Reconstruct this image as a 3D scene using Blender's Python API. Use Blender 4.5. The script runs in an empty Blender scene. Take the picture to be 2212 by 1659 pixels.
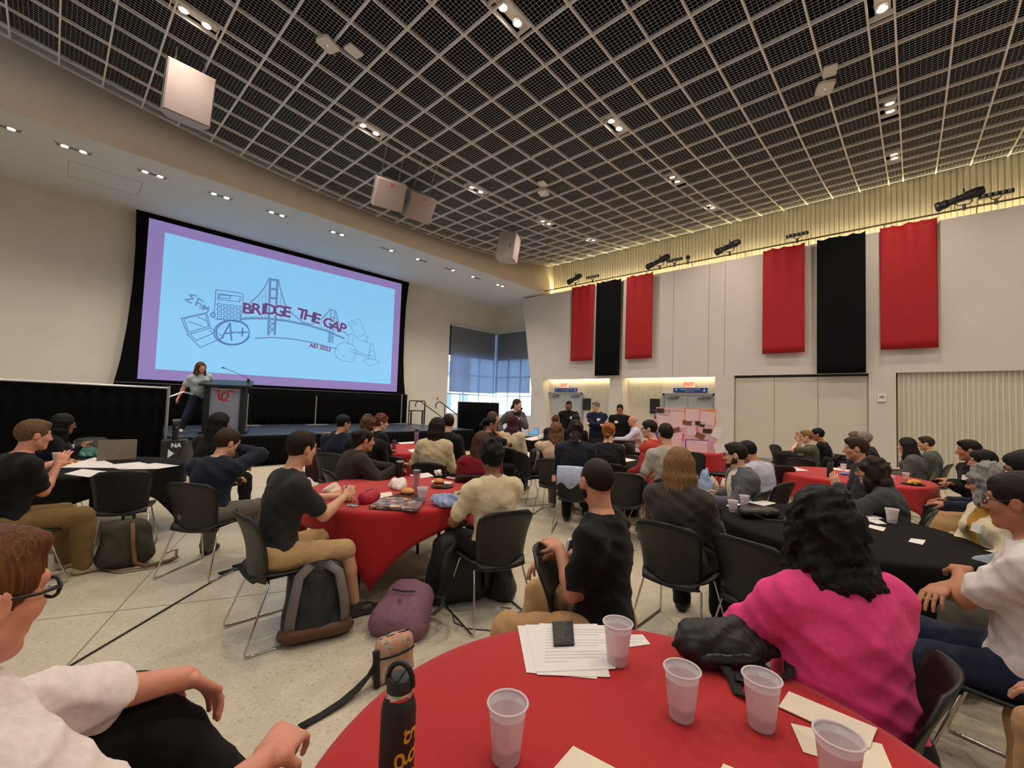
import bpy, math, random
import numpy as np
from mathutils import Vector, Matrix

SC = bpy.context.scene
COL = SC.collection
random.seed(7)

# ---------------------------------------------------------------- camera
FPX, CX, CY, HC = 930.0, 1106.0, 829.5, 1.6
_p, _r, _a = math.atan(43.5 / 930.0), 0.034, math.radians(43.0)
FWD = np.array([math.cos(_a) * math.cos(_p), math.sin(_a) * math.cos(_p), math.sin(_p)])
_rt = np.array([math.sin(_a), -math.cos(_a), 0.0]); _up = np.cross(_rt, FWD)
RGT = _rt * math.cos(_r) + _up * math.sin(_r)
UPV = -_rt * math.sin(_r) + _up * math.cos(_r)
CAMP = np.array([0, 0, HC])
cam_data = bpy.data.cameras.new('camera')
cam_data.sensor_fit = 'HORIZONTAL'; cam_data.sensor_width = 36.0
cam_data.lens = FPX / 2212.0 * 36.0
cam_data.clip_start = 0.05; cam_data.clip_end = 300
cam = bpy.data.objects.new('camera', cam_data); COL.objects.link(cam)
cam.matrix_world = Matrix(((RGT[0], UPV[0], -FWD[0], 0), (RGT[1], UPV[1], -FWD[1], 0),
                           (RGT[2], UPV[2], -FWD[2], HC), (0, 0, 0, 1)))
SC.camera = cam

# ---------------------------------------------------------------- world, exposure
SC.view_settings.view_transform = 'Standard'
SC.view_settings.look = 'None'
SC.view_settings.gamma = 1.0
SC.view_settings.use_curve_mapping = False
SC.view_settings.exposure = 0.56
W = bpy.data.worlds.new('overcast_sky'); SC.world = W; W.use_nodes = True
_nt = W.node_tree; _bg = _nt.nodes['Background']
_bg.inputs[0].default_value = (0.62, 0.78, 1.0, 1); _bg.inputs[1].default_value = 4.0
LAMP_W = 150.0      # watts of one ceiling downlight
SOFFIT_W = 140.0
WARM = (1.0, 0.86, 0.71)

# ---------------------------------------------------------------- picture -> place helpers
def ray(x, y): return FWD + RGT * ((x - CX) / FPX) - UPV * ((y - CY) / FPX)
def onz(x, y, z=0.0):
    d = ray(x, y); return CAMP + d * ((z - HC) / d[2])
def onX(x, y, X): d = ray(x, y); return CAMP + d * (X / d[0])
def onY(x, y, Y): d = ray(x, y); return CAMP + d * (Y / d[1])
def onD(x, y, D): return CAMP + ray(x, y) * D
def zc(X): return 6.987 + 0.01172 * (X - 6.93) ** 2

# ---------------------------------------------------------------- materials
MATS = {}
def _node(nt, t, **kw):
    n = nt.nodes.new(t)
    for k, v in kw.items(): setattr(n, k, v)
    return n
def mat(name, col, rough=0.6, metal=0.0, var=0.06, scale=30.0, bump=0.0, bscale=None, emit=None, estr=0.0,
        alpha=1.0, trans=0.0, sheen=0.0, stretch=None, spec=None, coat=0.0, detail=3.0, ior=None, fold=0.0):
    """principled material: base colour varied by a noise texture, noise bump"""
    if name in MATS: return MATS[name]
    m = bpy.data.materials.new(name); m.use_nodes = True; MATS[name] = m
    nt = m.node_tree; b = nt.nodes['Principled BSDF']
    b.inputs['Roughness'].default_value = rough; b.inputs['Metallic'].default_value = metal
    if spec is not None: b.inputs['Specular IOR Level'].default_value = spec
    if sheen: b.inputs['Sheen Weight'].default_value = sheen
    if coat: b.inputs['Coat Weight'].default_value = coat
    if trans: b.inputs['Transmission Weight'].default_value = trans
    if ior: b.inputs['IOR'].default_value = ior
    if alpha < 1: b.inputs['Alpha'].default_value = alpha
    tc = _node(nt, 'ShaderNodeTexCoord'); mp = _node(nt, 'ShaderNodeMapping')
    nt.links.new(tc.outputs['Object'], mp.inputs[0])
    if stretch: mp.inputs['Scale'].default_value = stretch
    nz = _node(nt, 'ShaderNodeTexNoise'); nz.inputs['Scale'].default_value = scale; nz.inputs['Detail'].default_value = detail
    nt.links.new(mp.outputs[0], nz.inputs['Vector'])
    mr = _node(nt, 'ShaderNodeMapRange'); mr.inputs['From Min'].default_value = 0.3; mr.inputs['From Max'].default_value = 0.7
    mr.inputs['To Min'].default_value = 1 - var; mr.inputs['To Max'].default_value = 1 + var
    nt.links.new(nz.outputs['Fac'], mr.inputs['Value'])
    mx = _node(nt, 'ShaderNodeVectorMath', operation='SCALE'); mx.inputs[0].default_value = col[:3]
    nt.links.new(mr.outputs[0], mx.inputs['Scale']); nt.links.new(mx.outputs[0], b.inputs['Base Color'])
    if bump:
        n2 = _node(nt, 'ShaderNodeTexNoise'); n2.inputs['Scale'].default_value = bscale or scale; n2.inputs['Detail'].default_value = detail
        nt.links.new(mp.outputs[0], n2.inputs['Vector'])
        bp = _node(nt, 'ShaderNodeBump'); bp.inputs['Strength'].default_value = bump; bp.inputs['Distance'].default_value = 0.01
        nt.links.new(n2.outputs['Fac'], bp.inputs['Height']); nt.links.new(bp.outputs[0], b.inputs['Normal'])
        if fold:
            n3 = _node(nt, 'ShaderNodeTexNoise'); n3.inputs['Scale'].default_value = 11; n3.inputs['Detail'].default_value = 2; n3.inputs['Distortion'].default_value = 0.5
            nt.links.new(mp.outputs[0], n3.inputs['Vector']); b2 = _node(nt, 'ShaderNodeBump'); b2.inputs['Strength'].default_value = fold; b2.inputs['Distance'].default_value = 0.04
            nt.links.new(n3.outputs['Fac'], b2.inputs['Height']); nt.links.new(b2.outputs[0], bp.inputs['Normal'])
    if emit:
        b.inputs['Emission Color'].default_value = (*emit, 1); b.inputs['Emission Strength'].default_value = estr
    return m
def srgb(r, g, b):
    f = lambda c: ((c / 255 + 0.055) / 1.055) ** 2.4 if c > 10 else c / 255 / 12.92
    return (f(r), f(g), f(b))

# ---------------------------------------------------------------- mesh builder
class MB:
    def __init__(s): s.v = []; s.f = []; s.m = []; s.mi = 0
    def add(s, vs, fs):
        o = len(s.v); s.v += [tuple(map(float, p)) for p in vs]; s.f += [tuple(o + i for i in q) for q in fs]; s.m += [s.mi] * len(fs)
        return s
    def box(s, a, b, M=None):
        x0, y0, z0 = a; x1, y1, z1 = b
        vs = [(x0, y0, z0), (x1, y0, z0), (x1, y1, z0), (x0, y1, z0), (x0, y0, z1), (x1, y0, z1), (x1, y1, z1), (x0, y1, z1)]
        if M is not None: vs = [M @ Vector(v) for v in vs]
        return s.add(vs, [(0, 3, 2, 1), (4, 5, 6, 7), (0, 1, 5, 4), (1, 2, 6, 5), (2, 3, 7, 6), (3, 0, 4, 7)])
    def rbox(s, a, b, r, M=None, n=3):
        """box with rounded vertical edges"""
        x0, y0, z0 = a; x1, y1, z1 = b; ring = []
        for cx, cy, t0 in ((x1 - r, y1 - r, 0), (x0 + r, y1 - r, 90), (x0 + r, y0 + r, 180), (x1 - r, y0 + r, 270)):
            for k in range(n + 1):
                t = math.radians(t0 + 90 * k / n); ring.append((cx + r * math.cos(t), cy + r * math.sin(t)))
        return s.prism(ring, z0, z1, M)
    def prism(s, ring, z0, z1, M=None):
        n = len(ring); vs = [(x, y, z0) for x, y in ring] + [(x, y, z1) for x, y in ring]
        if M is not None: vs = [M @ Vector(v) for v in vs]
        fs = [tuple(range(n - 1, -1, -1)), tuple(range(n, 2 * n))] + [(i, (i + 1) % n, n + (i + 1) % n, n + i) for i in range(n)]
        return s.add(vs, fs)
    def poly3(s, pts, off):
        """planar polygon extruded by a vector"""
        n = len(pts); o = np.array(off, float); a = [np.array(p, float) for p in pts]
        vs = a + [p + o for p in a]
        return s.add(vs, [tuple(range(n - 1, -1, -1)), tuple(range(n, 2 * n))] + [(i, (i + 1) % n, n + (i + 1) % n, n + i) for i in range(n)])
    def tube(s, pts, r, n=8, closed=False, cap=True):
        P = [np.array(p, float) for p in pts]; m = len(P); rr = r if hasattr(r, '__len__') else [r] * m
        rings = []; N = None
        for i in range(m):
            if closed: t = P[(i + 1) % m] - P[i - 1]
            else: t = P[min(i + 1, m - 1)] - P[max(i - 1, 0)]
            t = t / (np.linalg.norm(t) + 1e-9)
            if N is None:
                N = np.cross(t, [0, 0, 1.0]);
                if np.linalg.norm(N) < 0.1: N = np.cross(t, [1.0, 0, 0])
            N = N - t * (N @ t); N /= np.linalg.norm(N) + 1e-9; B = np.cross(t, N)
            rings.append([P[i] + rr[i] * (N * math.cos(2 * math.pi * k / n) + B * math.sin(2 * math.pi * k / n)) for k in range(n)])
        vs = [p for g in rings for p in g]; fs = []
        for i in range(m if closed else m - 1):
            a, b = i * n, ((i + 1) % m) * n
            fs += [(a + k, a + (k + 1) % n, b + (k + 1) % n, b + k) for k in range(n)]
        if cap and not closed: fs += [tuple(range(n - 1, -1, -1)), tuple((m - 1) * n + k for k in range(n))]
        return s.add(vs, fs)
    def lathe(s, prof, n=20, M=None):
        """profile [(radius, z)...] around z"""
        vs = []; fs = []; m = len(prof)
        for r, z in prof: vs += [(r * math.cos(2 * math.pi * k / n), r * math.sin(2 * math.pi * k / n), z) for k in range(n)]
        for i in range(m - 1): fs += [(i * n + k, i * n + (k + 1) % n, (i + 1) * n + (k + 1) % n, (i + 1) * n + k) for k in range(n)]
        if prof[0][0] > 1e-5: fs.append(tuple(range(n - 1, -1, -1)))
        if prof[-1][0] > 1e-5: fs.append(tuple((m - 1) * n + k for k in range(n)))
        if M is not None: vs = [M @ Vector(v) for v in vs]
        return s.add(vs, fs)
    def grid(s, P):
        """P[i][j] points -> quad sheet"""
        a, b = len(P), len(P[0])
        return s.add([p for r in P for p in r], [(i * b + j, i * b + j + 1, (i + 1) * b + j + 1, (i + 1) * b + j) for i in range(a - 1) for j in range(b - 1)])
    def mesh(s, name, mats, smooth=False):
        me = bpy.data.meshes.new(name); me.from_pydata(s.v, [], s.f)
        for m in (mats if isinstance(mats, (list, tuple)) else [mats]): me.materials.append(m)
        if any(s.m): me.polygons.foreach_set('material_index', s.m)
        if smooth: me.polygons.foreach_set('use_smooth', [True] * len(me.polygons))
        me.update(); return me
    def obj(s, name, mats, parent=None, smooth=False, **kw):
        return link(name, s.mesh(name, mats, smooth), parent, **kw)

def link(name, data, parent=None, loc=None, rot=None, M=None):
    o = bpy.data.objects.new(name, data); COL.objects.link(o)
    if parent is not None: o.parent = parent
    if M is not None: o.matrix_local = M
    else:
        if loc is not None: o.location = tuple(map(float, loc))
        if rot is not None: o.rotation_euler = rot
    return o
def autosmooth(o, ang=40):
    me = o.data; me.polygons.foreach_set('use_smooth', [True] * len(me.polygons))
    try: me.set_sharp_from_angle(angle=math.radians(ang))
    except Exception: pass
    return o
def bevel(o, w=0.004, seg=2):
    m = o.modifiers.new('bevel', 'BEVEL'); m.width = w; m.segments = seg; m.limit_method = 'ANGLE'; return o
def solid(o, t, off=0.0):
    m = o.modifiers.new('thickness', 'SOLIDIFY'); m.thickness = t; m.offset = off; return o
def tag(o, label, cat, group=None):
    o['label'] = label; o['category'] = cat
    if group: o['group'] = group
    return o
def struct(o, label=None):
    o['kind'] = 'structure'
    if label: o['label'] = label
    return o
def thing(name, label, cat, loc=(0, 0, 0), rz=0.0, group=None):
    o = bpy.data.objects.new(name, None); COL.objects.link(o); o.empty_display_size = 0.1
    o.location = tuple(map(float, loc)); o.rotation_euler = (0, 0, rz)
    return tag(o, label, cat, group)
def copy_tree(o, parent=None):
    c = o.copy(); COL.objects.link(c); c.parent = parent
    for ch in [k for k in o.children]: copy_tree(ch, c)
    return c
def Tm(loc=(0, 0, 0), rz=0.0, rx=0.0, ry=0.0, s=None):
    M = Matrix.Translation(Vector([float(a) for a in loc])) @ Matrix.Rotation(rz, 4, 'Z') @ Matrix.Rotation(rx, 4, 'X') @ Matrix.Rotation(ry, 4, 'Y')
    if s: M = M @ Matrix.Diagonal((*s, 1))
    return M
def text_obj(name, txt, size, material, parent=None, M=None, depth=0.002, align='CENTER', bold=0.0, sx=1.0):
    cu = bpy.data.curves.new('txt', 'FONT'); cu.body = txt; cu.size = size; cu.align_x = align; cu.align_y = 'CENTER'
    cu.extrude = depth; cu.offset = bold; cu.resolution_u = 3
    t = bpy.data.objects.new('txt', cu); COL.objects.link(t)
    dg = bpy.context.evaluated_depsgraph_get(); me = bpy.data.meshes.new_from_object(t.evaluated_get(dg))
    bpy.data.objects.remove(t); me.materials.clear(); me.materials.append(material)
    if sx != 1.0:
        for v in me.vertices: v.co.x *= sx
    return link(name, me, parent, M=M)
def ribbon(mb, pts, w, closed=False):
    """flat stroke in the xy plane with small thickness"""
    P = [np.array(p, float) for p in pts]
    if closed: P.append(P[0])
    for a, b in zip(P[:-1], P[1:]):
        d = b - a; L = np.linalg.norm(d)
        if L < 1e-6: continue
        d /= L; n = np.array([-d[1], d[0]]) * w / 2; e = d * w * 0.4
        q = [a - e - n, b + e - n, b + e + n, a - e + n]
        mb.prism([tuple(k) for k in q], 0.0, 0.002)
    return mb
# ================================================================ materials of the setting
M_wall = mat('painted_wall', srgb(218, 213, 204), 0.85, var=0.03, scale=1.5, bump=0.05, bscale=120)
M_wallgrey = mat('banner_wall_paint', srgb(208, 200, 194), 0.85, var=0.03, scale=1.2, bump=0.04, bscale=150)
M_soffit = mat('soffit_plaster', srgb(214, 214, 212), 0.9, var=0.02, scale=2)
M_fascia = mat('fascia_paint', srgb(212, 202, 188), 0.85, var=0.03, scale=1.0)
M_corr = mat('corrugated_panel', srgb(206, 200, 184), 0.6, var=0.03, scale=3)
M_part = mat('partition_vinyl', srgb(202, 194, 182), 0.8, var=0.03, scale=2, bump=0.05, bscale=200)
M_black = mat('plenum_black', (0.0015, 0.0015, 0.0015), 1.0, var=0.2, scale=3, spec=0.0)
M_bar = mat('grid_enamel', srgb(236, 234, 234), 0.5, var=0.03, scale=8)
M_egg = mat('egg_crate_enamel', srgb(194, 192, 194), 0.5, var=0.04, scale=8)
M_base = mat('base_metal', srgb(150, 148, 144), 0.4, 0.2, var=0.04, scale=6)
M_door = mat('door_grey', srgb(168, 172, 176), 0.45, var=0.03, scale=4)
M_frame = mat('door_frame_grey', srgb(150, 153, 156), 0.45, var=0.03, scale=4)
M_white = mat('white_plastic', srgb(226, 222, 216), 0.45, var=0.03, scale=12)
M_blk = mat('black_plastic', (0.012, 0.012, 0.013), 0.45, var=0.15, scale=20)
M_chrome = mat('chrome', srgb(205, 200, 192), 0.16, 1.0, var=0.04, scale=20)
M_alu = mat('aluminium', srgb(190, 194, 198), 0.3, 0.9, var=0.05, scale=15)

def floor_mat():
    m = bpy.data.materials.new('terrazzo'); m.use_nodes = True; nt = m.node_tree; b = nt.nodes['Principled BSDF']
    tc = _node(nt, 'ShaderNodeTexCoord')
    big = _node(nt, 'ShaderNodeTexNoise'); big.inputs['Scale'].default_value = 0.8; big.inputs['Detail'].default_value = 4
    v1 = _node(nt, 'ShaderNodeTexVoronoi'); v1.inputs['Scale'].default_value = 85
    v2 = _node(nt, 'ShaderNodeTexNoise'); v2.inputs['Scale'].default_value = 160; v2.inputs['Detail'].default_value = 2
    for n in (big, v1, v2): nt.links.new(tc.outputs['Object'], n.inputs['Vector'])
    base = _node(nt, 'ShaderNodeMix', data_type='RGBA')
    base.inputs['A'].default_value = (*srgb(200, 190, 168), 1); base.inputs['B'].default_value = (*srgb(214, 203, 180), 1)
    nt.links.new(big.outputs['Fac'], base.inputs['Factor'])
    rmp = _node(nt, 'ShaderNodeValToRGB'); e = rmp.color_ramp.elements
    e[0].position = 0.0; e[0].color = (0.45, 0.42, 0.38, 1); e[1].position = 0.10; e[1].color = (0.93, 0.93, 0.93, 1)
    n3 = rmp.color_ramp.elements.new(0.86); n3.color = (1, 1, 1, 1); n4 = rmp.color_ramp.elements.new(0.93); n4.color = (1.2, 1.18, 1.12, 1)
    sep = _node(nt, 'ShaderNodeSeparateColor'); nt.links.new(v1.outputs['Color'], sep.inputs[0]); nt.links.new(sep.outputs[0], rmp.inputs[0])
    mul = _node(nt, 'ShaderNodeMix', data_type='RGBA', blend_type='MULTIPLY'); mul.inputs['Factor'].default_value = 0.55
    nt.links.new(base.outputs['Result'], mul.inputs['A']); nt.links.new(rmp.outputs[0], mul.inputs['B'])
    r2 = _node(nt, 'ShaderNodeMapRange'); r2.inputs['From Min'].default_value = 0.3; r2.inputs['From Max'].default_value = 0.7
    r2.inputs['To Min'].default_value = 0.9; r2.inputs['To Max'].default_value = 1.08
    nt.links.new(v2.outputs['Fac'], r2.inputs['Value'])
    sc = _node(nt, 'ShaderNodeVectorMath', operation='SCALE'); nt.links.new(mul.outputs['Result'], sc.inputs[0]); nt.links.new(r2.outputs[0], sc.inputs['Scale'])
    nt.links.new(sc.outputs[0], b.inputs['Base Color']); b.inputs['Roughness'].default_value = 0.32
    b.inputs['Specular IOR Level'].default_value = 0.35
    return m
M_floor = floor_mat()

XW, XR, XA, YS = 14.2, 14.65, 15.15, 15.3      # banner wall, recess back, alcove wall, screen wall
X0, Y0 = -6.0, -8.0                             # walls behind the viewer
ZTOP = 8.6
# ---------------------------------------------------------------- floor
fl = MB().box((X0 - 0.2, Y0 - 0.2, -0.12), (XA + 0.3, YS + 0.3, 0)).obj('floor', M_floor); struct(fl, 'pale speckled terrazzo floor with thin joints')
M_joint = mat('joint_grey', srgb(122, 114, 100), 0.6)
def strip(name, a, b, w, h, m, parent):
    a = np.array(a[:2]); b = np.array(b[:2]); d = b - a; L = np.linalg.norm(d); d /= L
    mb = MB(); mb.box((0, -w / 2, 0), (L, w / 2, h))
    return link(name, mb.mesh(name, m), parent, M=Tm((a[0], a[1], 0.0), math.atan2(d[1], d[0])))
ja = onz(134, 1450); jb = onz(370, 1188); jd = (jb - ja) / np.linalg.norm(jb - ja)
strip('floor_joint', ja - jd * 2.5, ja + jd * 9, 0.007, 0.0012, M_joint, fl)
ka = onz(113, 1336); kb = onz(516, 1289); kd = (kb - ka) / np.linalg.norm(kb - ka)
strip('floor_joint', ka - kd * 3, ka + kd * 9, 0.007, 0.0012, M_joint, fl)
strip('floor_joint', ja + jd * 5.4 - kd * 4, ja + jd * 5.4 + kd * 8, 0.007, 0.0012, M_joint, fl)

# ---------------------------------------------------------------- walls
def wall(name, a, b, m, label=None):
    return struct(MB().box(a, b).obj(name, m), label)
w = MB()
WX0, WX1, WZ0, WZ1 = 12.17, XA, 1.05, 5.12
w.box((X0, YS, 0), (WX0, YS + 0.25, ZTOP)); w.box((WX0, YS, 0), (XA + 0.3, YS + 0.25, WZ0)); w.box((WX0, YS, WZ1), (XA + 0.3, YS + 0.25, ZTOP))
struct(w.obj('wall_screen', M_wall), 'pale plaster wall behind the stage and projection screen')
WY0 = 12.9
w = MB(); w.box((XA, WY0, 0), (XA + 0.25, YS, WZ0)); w.box((XA, WY0, WZ1), (XA + 0.25, YS, ZTOP)); w.box((XA, 11.0, 0), (XA + 0.25, WY0, ZTOP))
struct(w.obj('wall_alcove', M_wall), 'pale wall of the window alcove in the far corner')
wall('wall_rear', (X0 - 0.25, Y0 - 0.25, 0), (X0, YS + 0.25, ZTOP), M_wall)
wall('wall_right', (X0, Y0 - 0.25, 0), (XA + 0.3, Y0, ZTOP), M_wall)
# banner wall: header, piers (the first two lean)
OT = 2.70; WT = 6.32
w = MB()
w.box((XW, Y0, OT), (XR, 11.5, WT - 0.001))
w.poly3([(XW, 11.5, OT), (XW, 11.5, WT), (XW, 12.76, WT), (XW, 12.16, OT)], (XR - XW, 0, 0))
w.poly3([(XW, 11.5, OT), (XW, 12.16, OT), (XW, 11.72, 0), (XW, 11.05, 0)], (XR - XW, 0, 0))
w.poly3([(XW, 7.78, OT), (XW, 8.27, OT), (XW, 8.27, 0), (XW, 7.55, 0)], (XR - XW, 0, 0))
for a, b in ((3.99, 4.54), (0.3, 0.82)): w.box((XW, a, 0), (XR, b, OT))
bw = struct(w.obj('wall_banner', M_wallgrey), 'warm white wall hung with red and black banners')
for y in (5.9, 4.27, 4.75):
    MB().box((XW - 0.004, y - 0.006, OT), (XW - 0.0005, y + 0.006, WT)).obj('panel_joint', mat('panel_joint_grey', srgb(150, 142, 134), 0.9), bw)  # thin strips in a darker tone mark the panel joints
for a, b in ((0.82, 3.99),):
    MB().box((XW + 0.10, a, OT - 0.06), (XW + 0.16, b, OT)).obj('track', M_blk, bw)
wall('wall_recess', (XR, 3.9, 0), (XR + 0.12, 11.6, OT + 0.02), M_wallgrey, 'pale recess wall around the grey double doors')
def corrugated(name, x, y0, y1, z0, z1f, pitch, depth, m, label=None):
    n = int((y1 - y0) / pitch); prof = []
    for i in range(n):
        b = y0 + i * pitch
        prof += [(b, 0), (b + pitch * 0.38, 0), (b + pitch * 0.5, -depth), (b + pitch * 0.88, -depth)]
    prof.append((y0 + n * pitch, 0))
    mb = MB(); P = [[(x + d, y, z0) for y, d in prof], [(x + d, y, z1f) for y, d in prof]]
    mb.grid(P); o = mb.obj(name, m); solid(o, 0.004); return struct(o, label)
corrugated('wall_upper', 14.83, Y0, 12.2, 6.0, 8.8, 0.11, 0.018, M_corr, 'ribbed wall strip glowing above the banner wall')
corrugated('trim_1', XR - 0.01, 8.27, 9.62, 0.30, OT, 0.10, 0.018, M_corr, 'ribbed panel beside the far double doors')
corrugated('trim_2', XR - 0.01, 6.50, 7.9, 0.30, OT, 0.10, 0.018, M_corr, 'ribbed panel beside the near double doors')
corrugated('wall_ribbed', XW + 0.12, Y0, 0.3, 0.0, OT, 0.09, 0.028, M_corr, 'ribbed wall panel at the right edge')
# folding partition of three leaves
pa = struct(MB().box((XW + 0.12, 0.82, 0.0), (XW + 0.2, 3.99, OT - 0.06)).obj('wall_partition', M_part), 'smooth beige folding partition in three leaves')
for i in range(3):
    a = 0.86 + i * 1.04; bevel(MB().box((XW + 0.085, a, 0.28), (XW + 0.12, a + 1.03, OT - 0.07)).obj('panel', M_part, pa), 0.004)
for n, (a, b) in enumerate(((4.54, 7.55), (8.3, 11.05))):
    struct(MB().box((XR - 0.05, a, 0), (XR, b, 0.30)).obj('baseboard_recess' if n == 0 else 'baseboard_doors', M_base))
struct(MB().box((XW + 0.05, 0.82, 0), (XW + 0.085, 3.99, 0.28)).obj('baseboard_partition', M_base))
struct(MB().box((XW - 0.012, -8, 0), (XW, 0.3, 0.10)).obj('baseboard_banner', M_base))
struct(MB().box((X0, YS - 0.012, 0), (WX0, YS, 0.12)).obj('baseboard_screen', M_base))
# cove above the banner wall: trough with a light strip behind the lip
struct(MB().box((XR, Y0, 5.98), (14.86, 12.2, 6.05)).obj('trim_cove', M_wall))
M_cove = mat('cove_tube', (1, 0.9, 0.6), emit=(1.0, 0.82, 0.42), estr=120.0)
M_cove2 = mat('recess_tube', (1, 0.9, 0.6), emit=(1.0, 0.86, 0.50), estr=9.0)
ct = thing('cove_light', 'long yellow light strip hidden behind the top of the banner wall', 'light', (14.72, 0, 6.06))
MB().tube([(0, -7.9, 0.006), (0, 11.9, 0.03)], 0.018, 8).obj('tube', M_cove, ct)
MB().box((-0.03, -7.9, -0.01), (0.03, 11.9, 0.012)).obj('channel', M_white, ct)
for i, (a, b) in enumerate(((8.35, 11.4), (4.62, 7.7))):
    c = thing('recess_light', ('yellow light strip tucked above the far double doors', 'yellow light strip tucked above the near double doors')[i], 'light', (XR - 0.12, (a + b) / 2, OT - 0.03))
    MB().box((-0.03, a - (a + b) / 2, 0.0), (0.03, b - (a + b) / 2, 0.02)).obj('diffuser', M_cove2, c)
    MB().box((-0.045, a - (a + b) / 2, 0.02), (0.045, b - (a + b) / 2, 0.03)).obj('channel', M_white, c)

# ---------------------------------------------------------------- soffit and curved fascia
YF = 11.5
struct(MB().box((X0, YF, 6.4), (XA + 0.3, YS + 0.2, 6.55)).obj('ceiling_soffit', M_soffit), 'smooth grey-white lowered ceiling over the stage')
xs = np.linspace(X0, 14.85, 60)
g = [[(x, YF + 0.002, 6.39) for x in xs], [(x, YF + 0.12, zc(x) + 0.25) for x in xs]]
fa = MB().grid(g).obj('trim_fascia', M_fascia, smooth=True); solid(fa, 0.04, 1); struct(fa, 'curved beige fascia between stage ceiling and grid ceiling')
acc = MB(); 
for a, b in (((0.0, 12.95), (0.0, 13.9)), ((0.0, 13.9), (1.2, 13.9)), ((1.2, 12.95), (1.2, 13.9)), ((0.0, 12.95), (1.2, 12.95))):
    acc.box((a[0] - 0.006, min(a[1], b[1]) - 0.006, 6.396), (b[0] + 0.006, max(a[1], b[1]) + 0.006, 6.3995))
struct(acc.obj('trim_hatch', mat('hatch_line', srgb(175, 172, 168), 0.9)))
# ---------------------------------------------------------------- grid ceiling: sagging curve along X
XJ = [5.12 + 0.594 * j for j in range(-18, 17)]
YL = [8.22 + 0.607 * k for k in range(6)][::-1] + [7.93 - 0.607 * k for k in range(7)] + [4.0 - 0.597 * k for k in range(7)] \
     + [0.14 - 0.597 * k for k in range(7)] + [-3.73 - 0.6 * k for k in range(7)]
YL = sorted(set(round(y, 3) for y in YL + [11.56]))
xs = np.linspace(X0 - 0.1, 15.3, 50)
ce = MB().grid([[(x, Y0, zc(x) + 0.7) for x in xs], [(x, YS, zc(x) + 0.7) for x in xs]]).obj('ceiling', M_black)
struct(MB().box((14.76, Y0, 7.74), (14.80, 12.2, 8.7)).obj('trim_blackout', M_black)); solid(ce, 0.05, 0); struct(ce, 'sagging ceiling of white egg-crate grid panels under a black void')  # black closure strip added so the wall above the grid reads dark
for y in YL:                                       # bars that follow the curve
    mb = MB(); P = []
    for x in np.linspace(X0, 14.8, 44):
        z = zc(x); P.append([(x, y - 0.012, z), (x, y + 0.012, z), (x, y + 0.012, z + 0.05), (x, y - 0.012, z + 0.05), (x, y - 0.012, z)])
    mb.grid(P).obj('curved_bar', M_bar, ce)
barm = MB().box((-0.012, Y0, 0.0), (0.012, 11.56, 0.05)).mesh('cross_bar', M_bar)
for x in XJ: link('cross_bar', barm, ce, loc=(x, 0, zc(x) - 0.001))
def egg(lx, ly):
    mb = MB(); nx = max(2, round(lx / 0.0595)); ny = max(2, round(ly / 0.0605)); t = 0.0013
    for i in range(1, nx):
        x = -lx / 2 + lx * i / nx
        mb.add([(x - t, -ly / 2, 0), (x + t, -ly / 2, 0), (x + t, ly / 2, 0), (x - t, ly / 2, 0), (x - t, -ly / 2, 0.006), (x + t, -ly / 2, 0.006), (x + t, ly / 2, 0.006), (x - t, ly / 2, 0.006)],
               [(0, 3, 2, 1), (0, 4, 7, 3), (1, 2, 6, 5)])
    for i in range(1, ny):
        y = -ly / 2 + ly * i / ny
        mb.add([(-lx / 2, y - t, 0), (lx / 2, y - t, 0), (lx / 2, y + t, 0), (-lx / 2, y + t, 0), (-lx / 2, y - t, 0.006), (lx / 2, y - t, 0.006), (lx / 2, y + t, 0.006), (-lx / 2, y + t, 0.006)],
               [(0, 3, 2, 1), (0, 1, 5, 4), (3, 7, 6, 2)])
    return mb
LX = [-1.75, 1.2, 4.13, 7.07, 9.88, 12.38]; LY = [8.075, 4.145, 0.28, -3.585]
cells = []; cache = {}
for i in range(len(XJ) - 1):
    for k in range(len(YL) - 1):
        cx, cy = (XJ[i] + XJ[i + 1]) / 2, (YL[k] + YL[k + 1]) / 2; ly = YL[k + 1] - YL[k]
        if ly < 0.35 and any(abs(cx - a) < 0.30 for a in LX) and any(abs(cy - b) < 0.1 for b in LY): continue
        d = np.array([cx, cy, zc(cx)]) - CAMP; dep = d @ FWD
        vis = dep > 0.5 and abs(d @ RGT / dep) < 1106 / FPX + 0.05 and abs(d @ UPV / dep) < 830 / FPX + 0.05
        cells.append((0 if vis else 1, dep, cx, cy, round(ly - 0.024, 3)))
cells.sort()
rest = MB()
for n, (nv, dep, cx, cy, ly) in enumerate(cells):
    ang = -math.atan(2 * 0.01172 * (cx - 6.93)); key = ly
    if key not in cache: mb = egg(0.572, ly); cache[key] = (mb, mb.mesh('egg_crate_panel', M_egg))
    M = Tm((cx, cy, zc(cx) + 0.012), 0, 0, ang)
    if n < 300 and not nv: link('egg_crate_panel', cache[key][1], ce, M=M)
    else: rest.add([M @ Vector(v) for v in cache[key][0].v], cache[key][0].f)
ro = rest.obj('egg_crate_panels_beyond', M_egg, ce); ro['kind'] = 'stuff'

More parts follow.
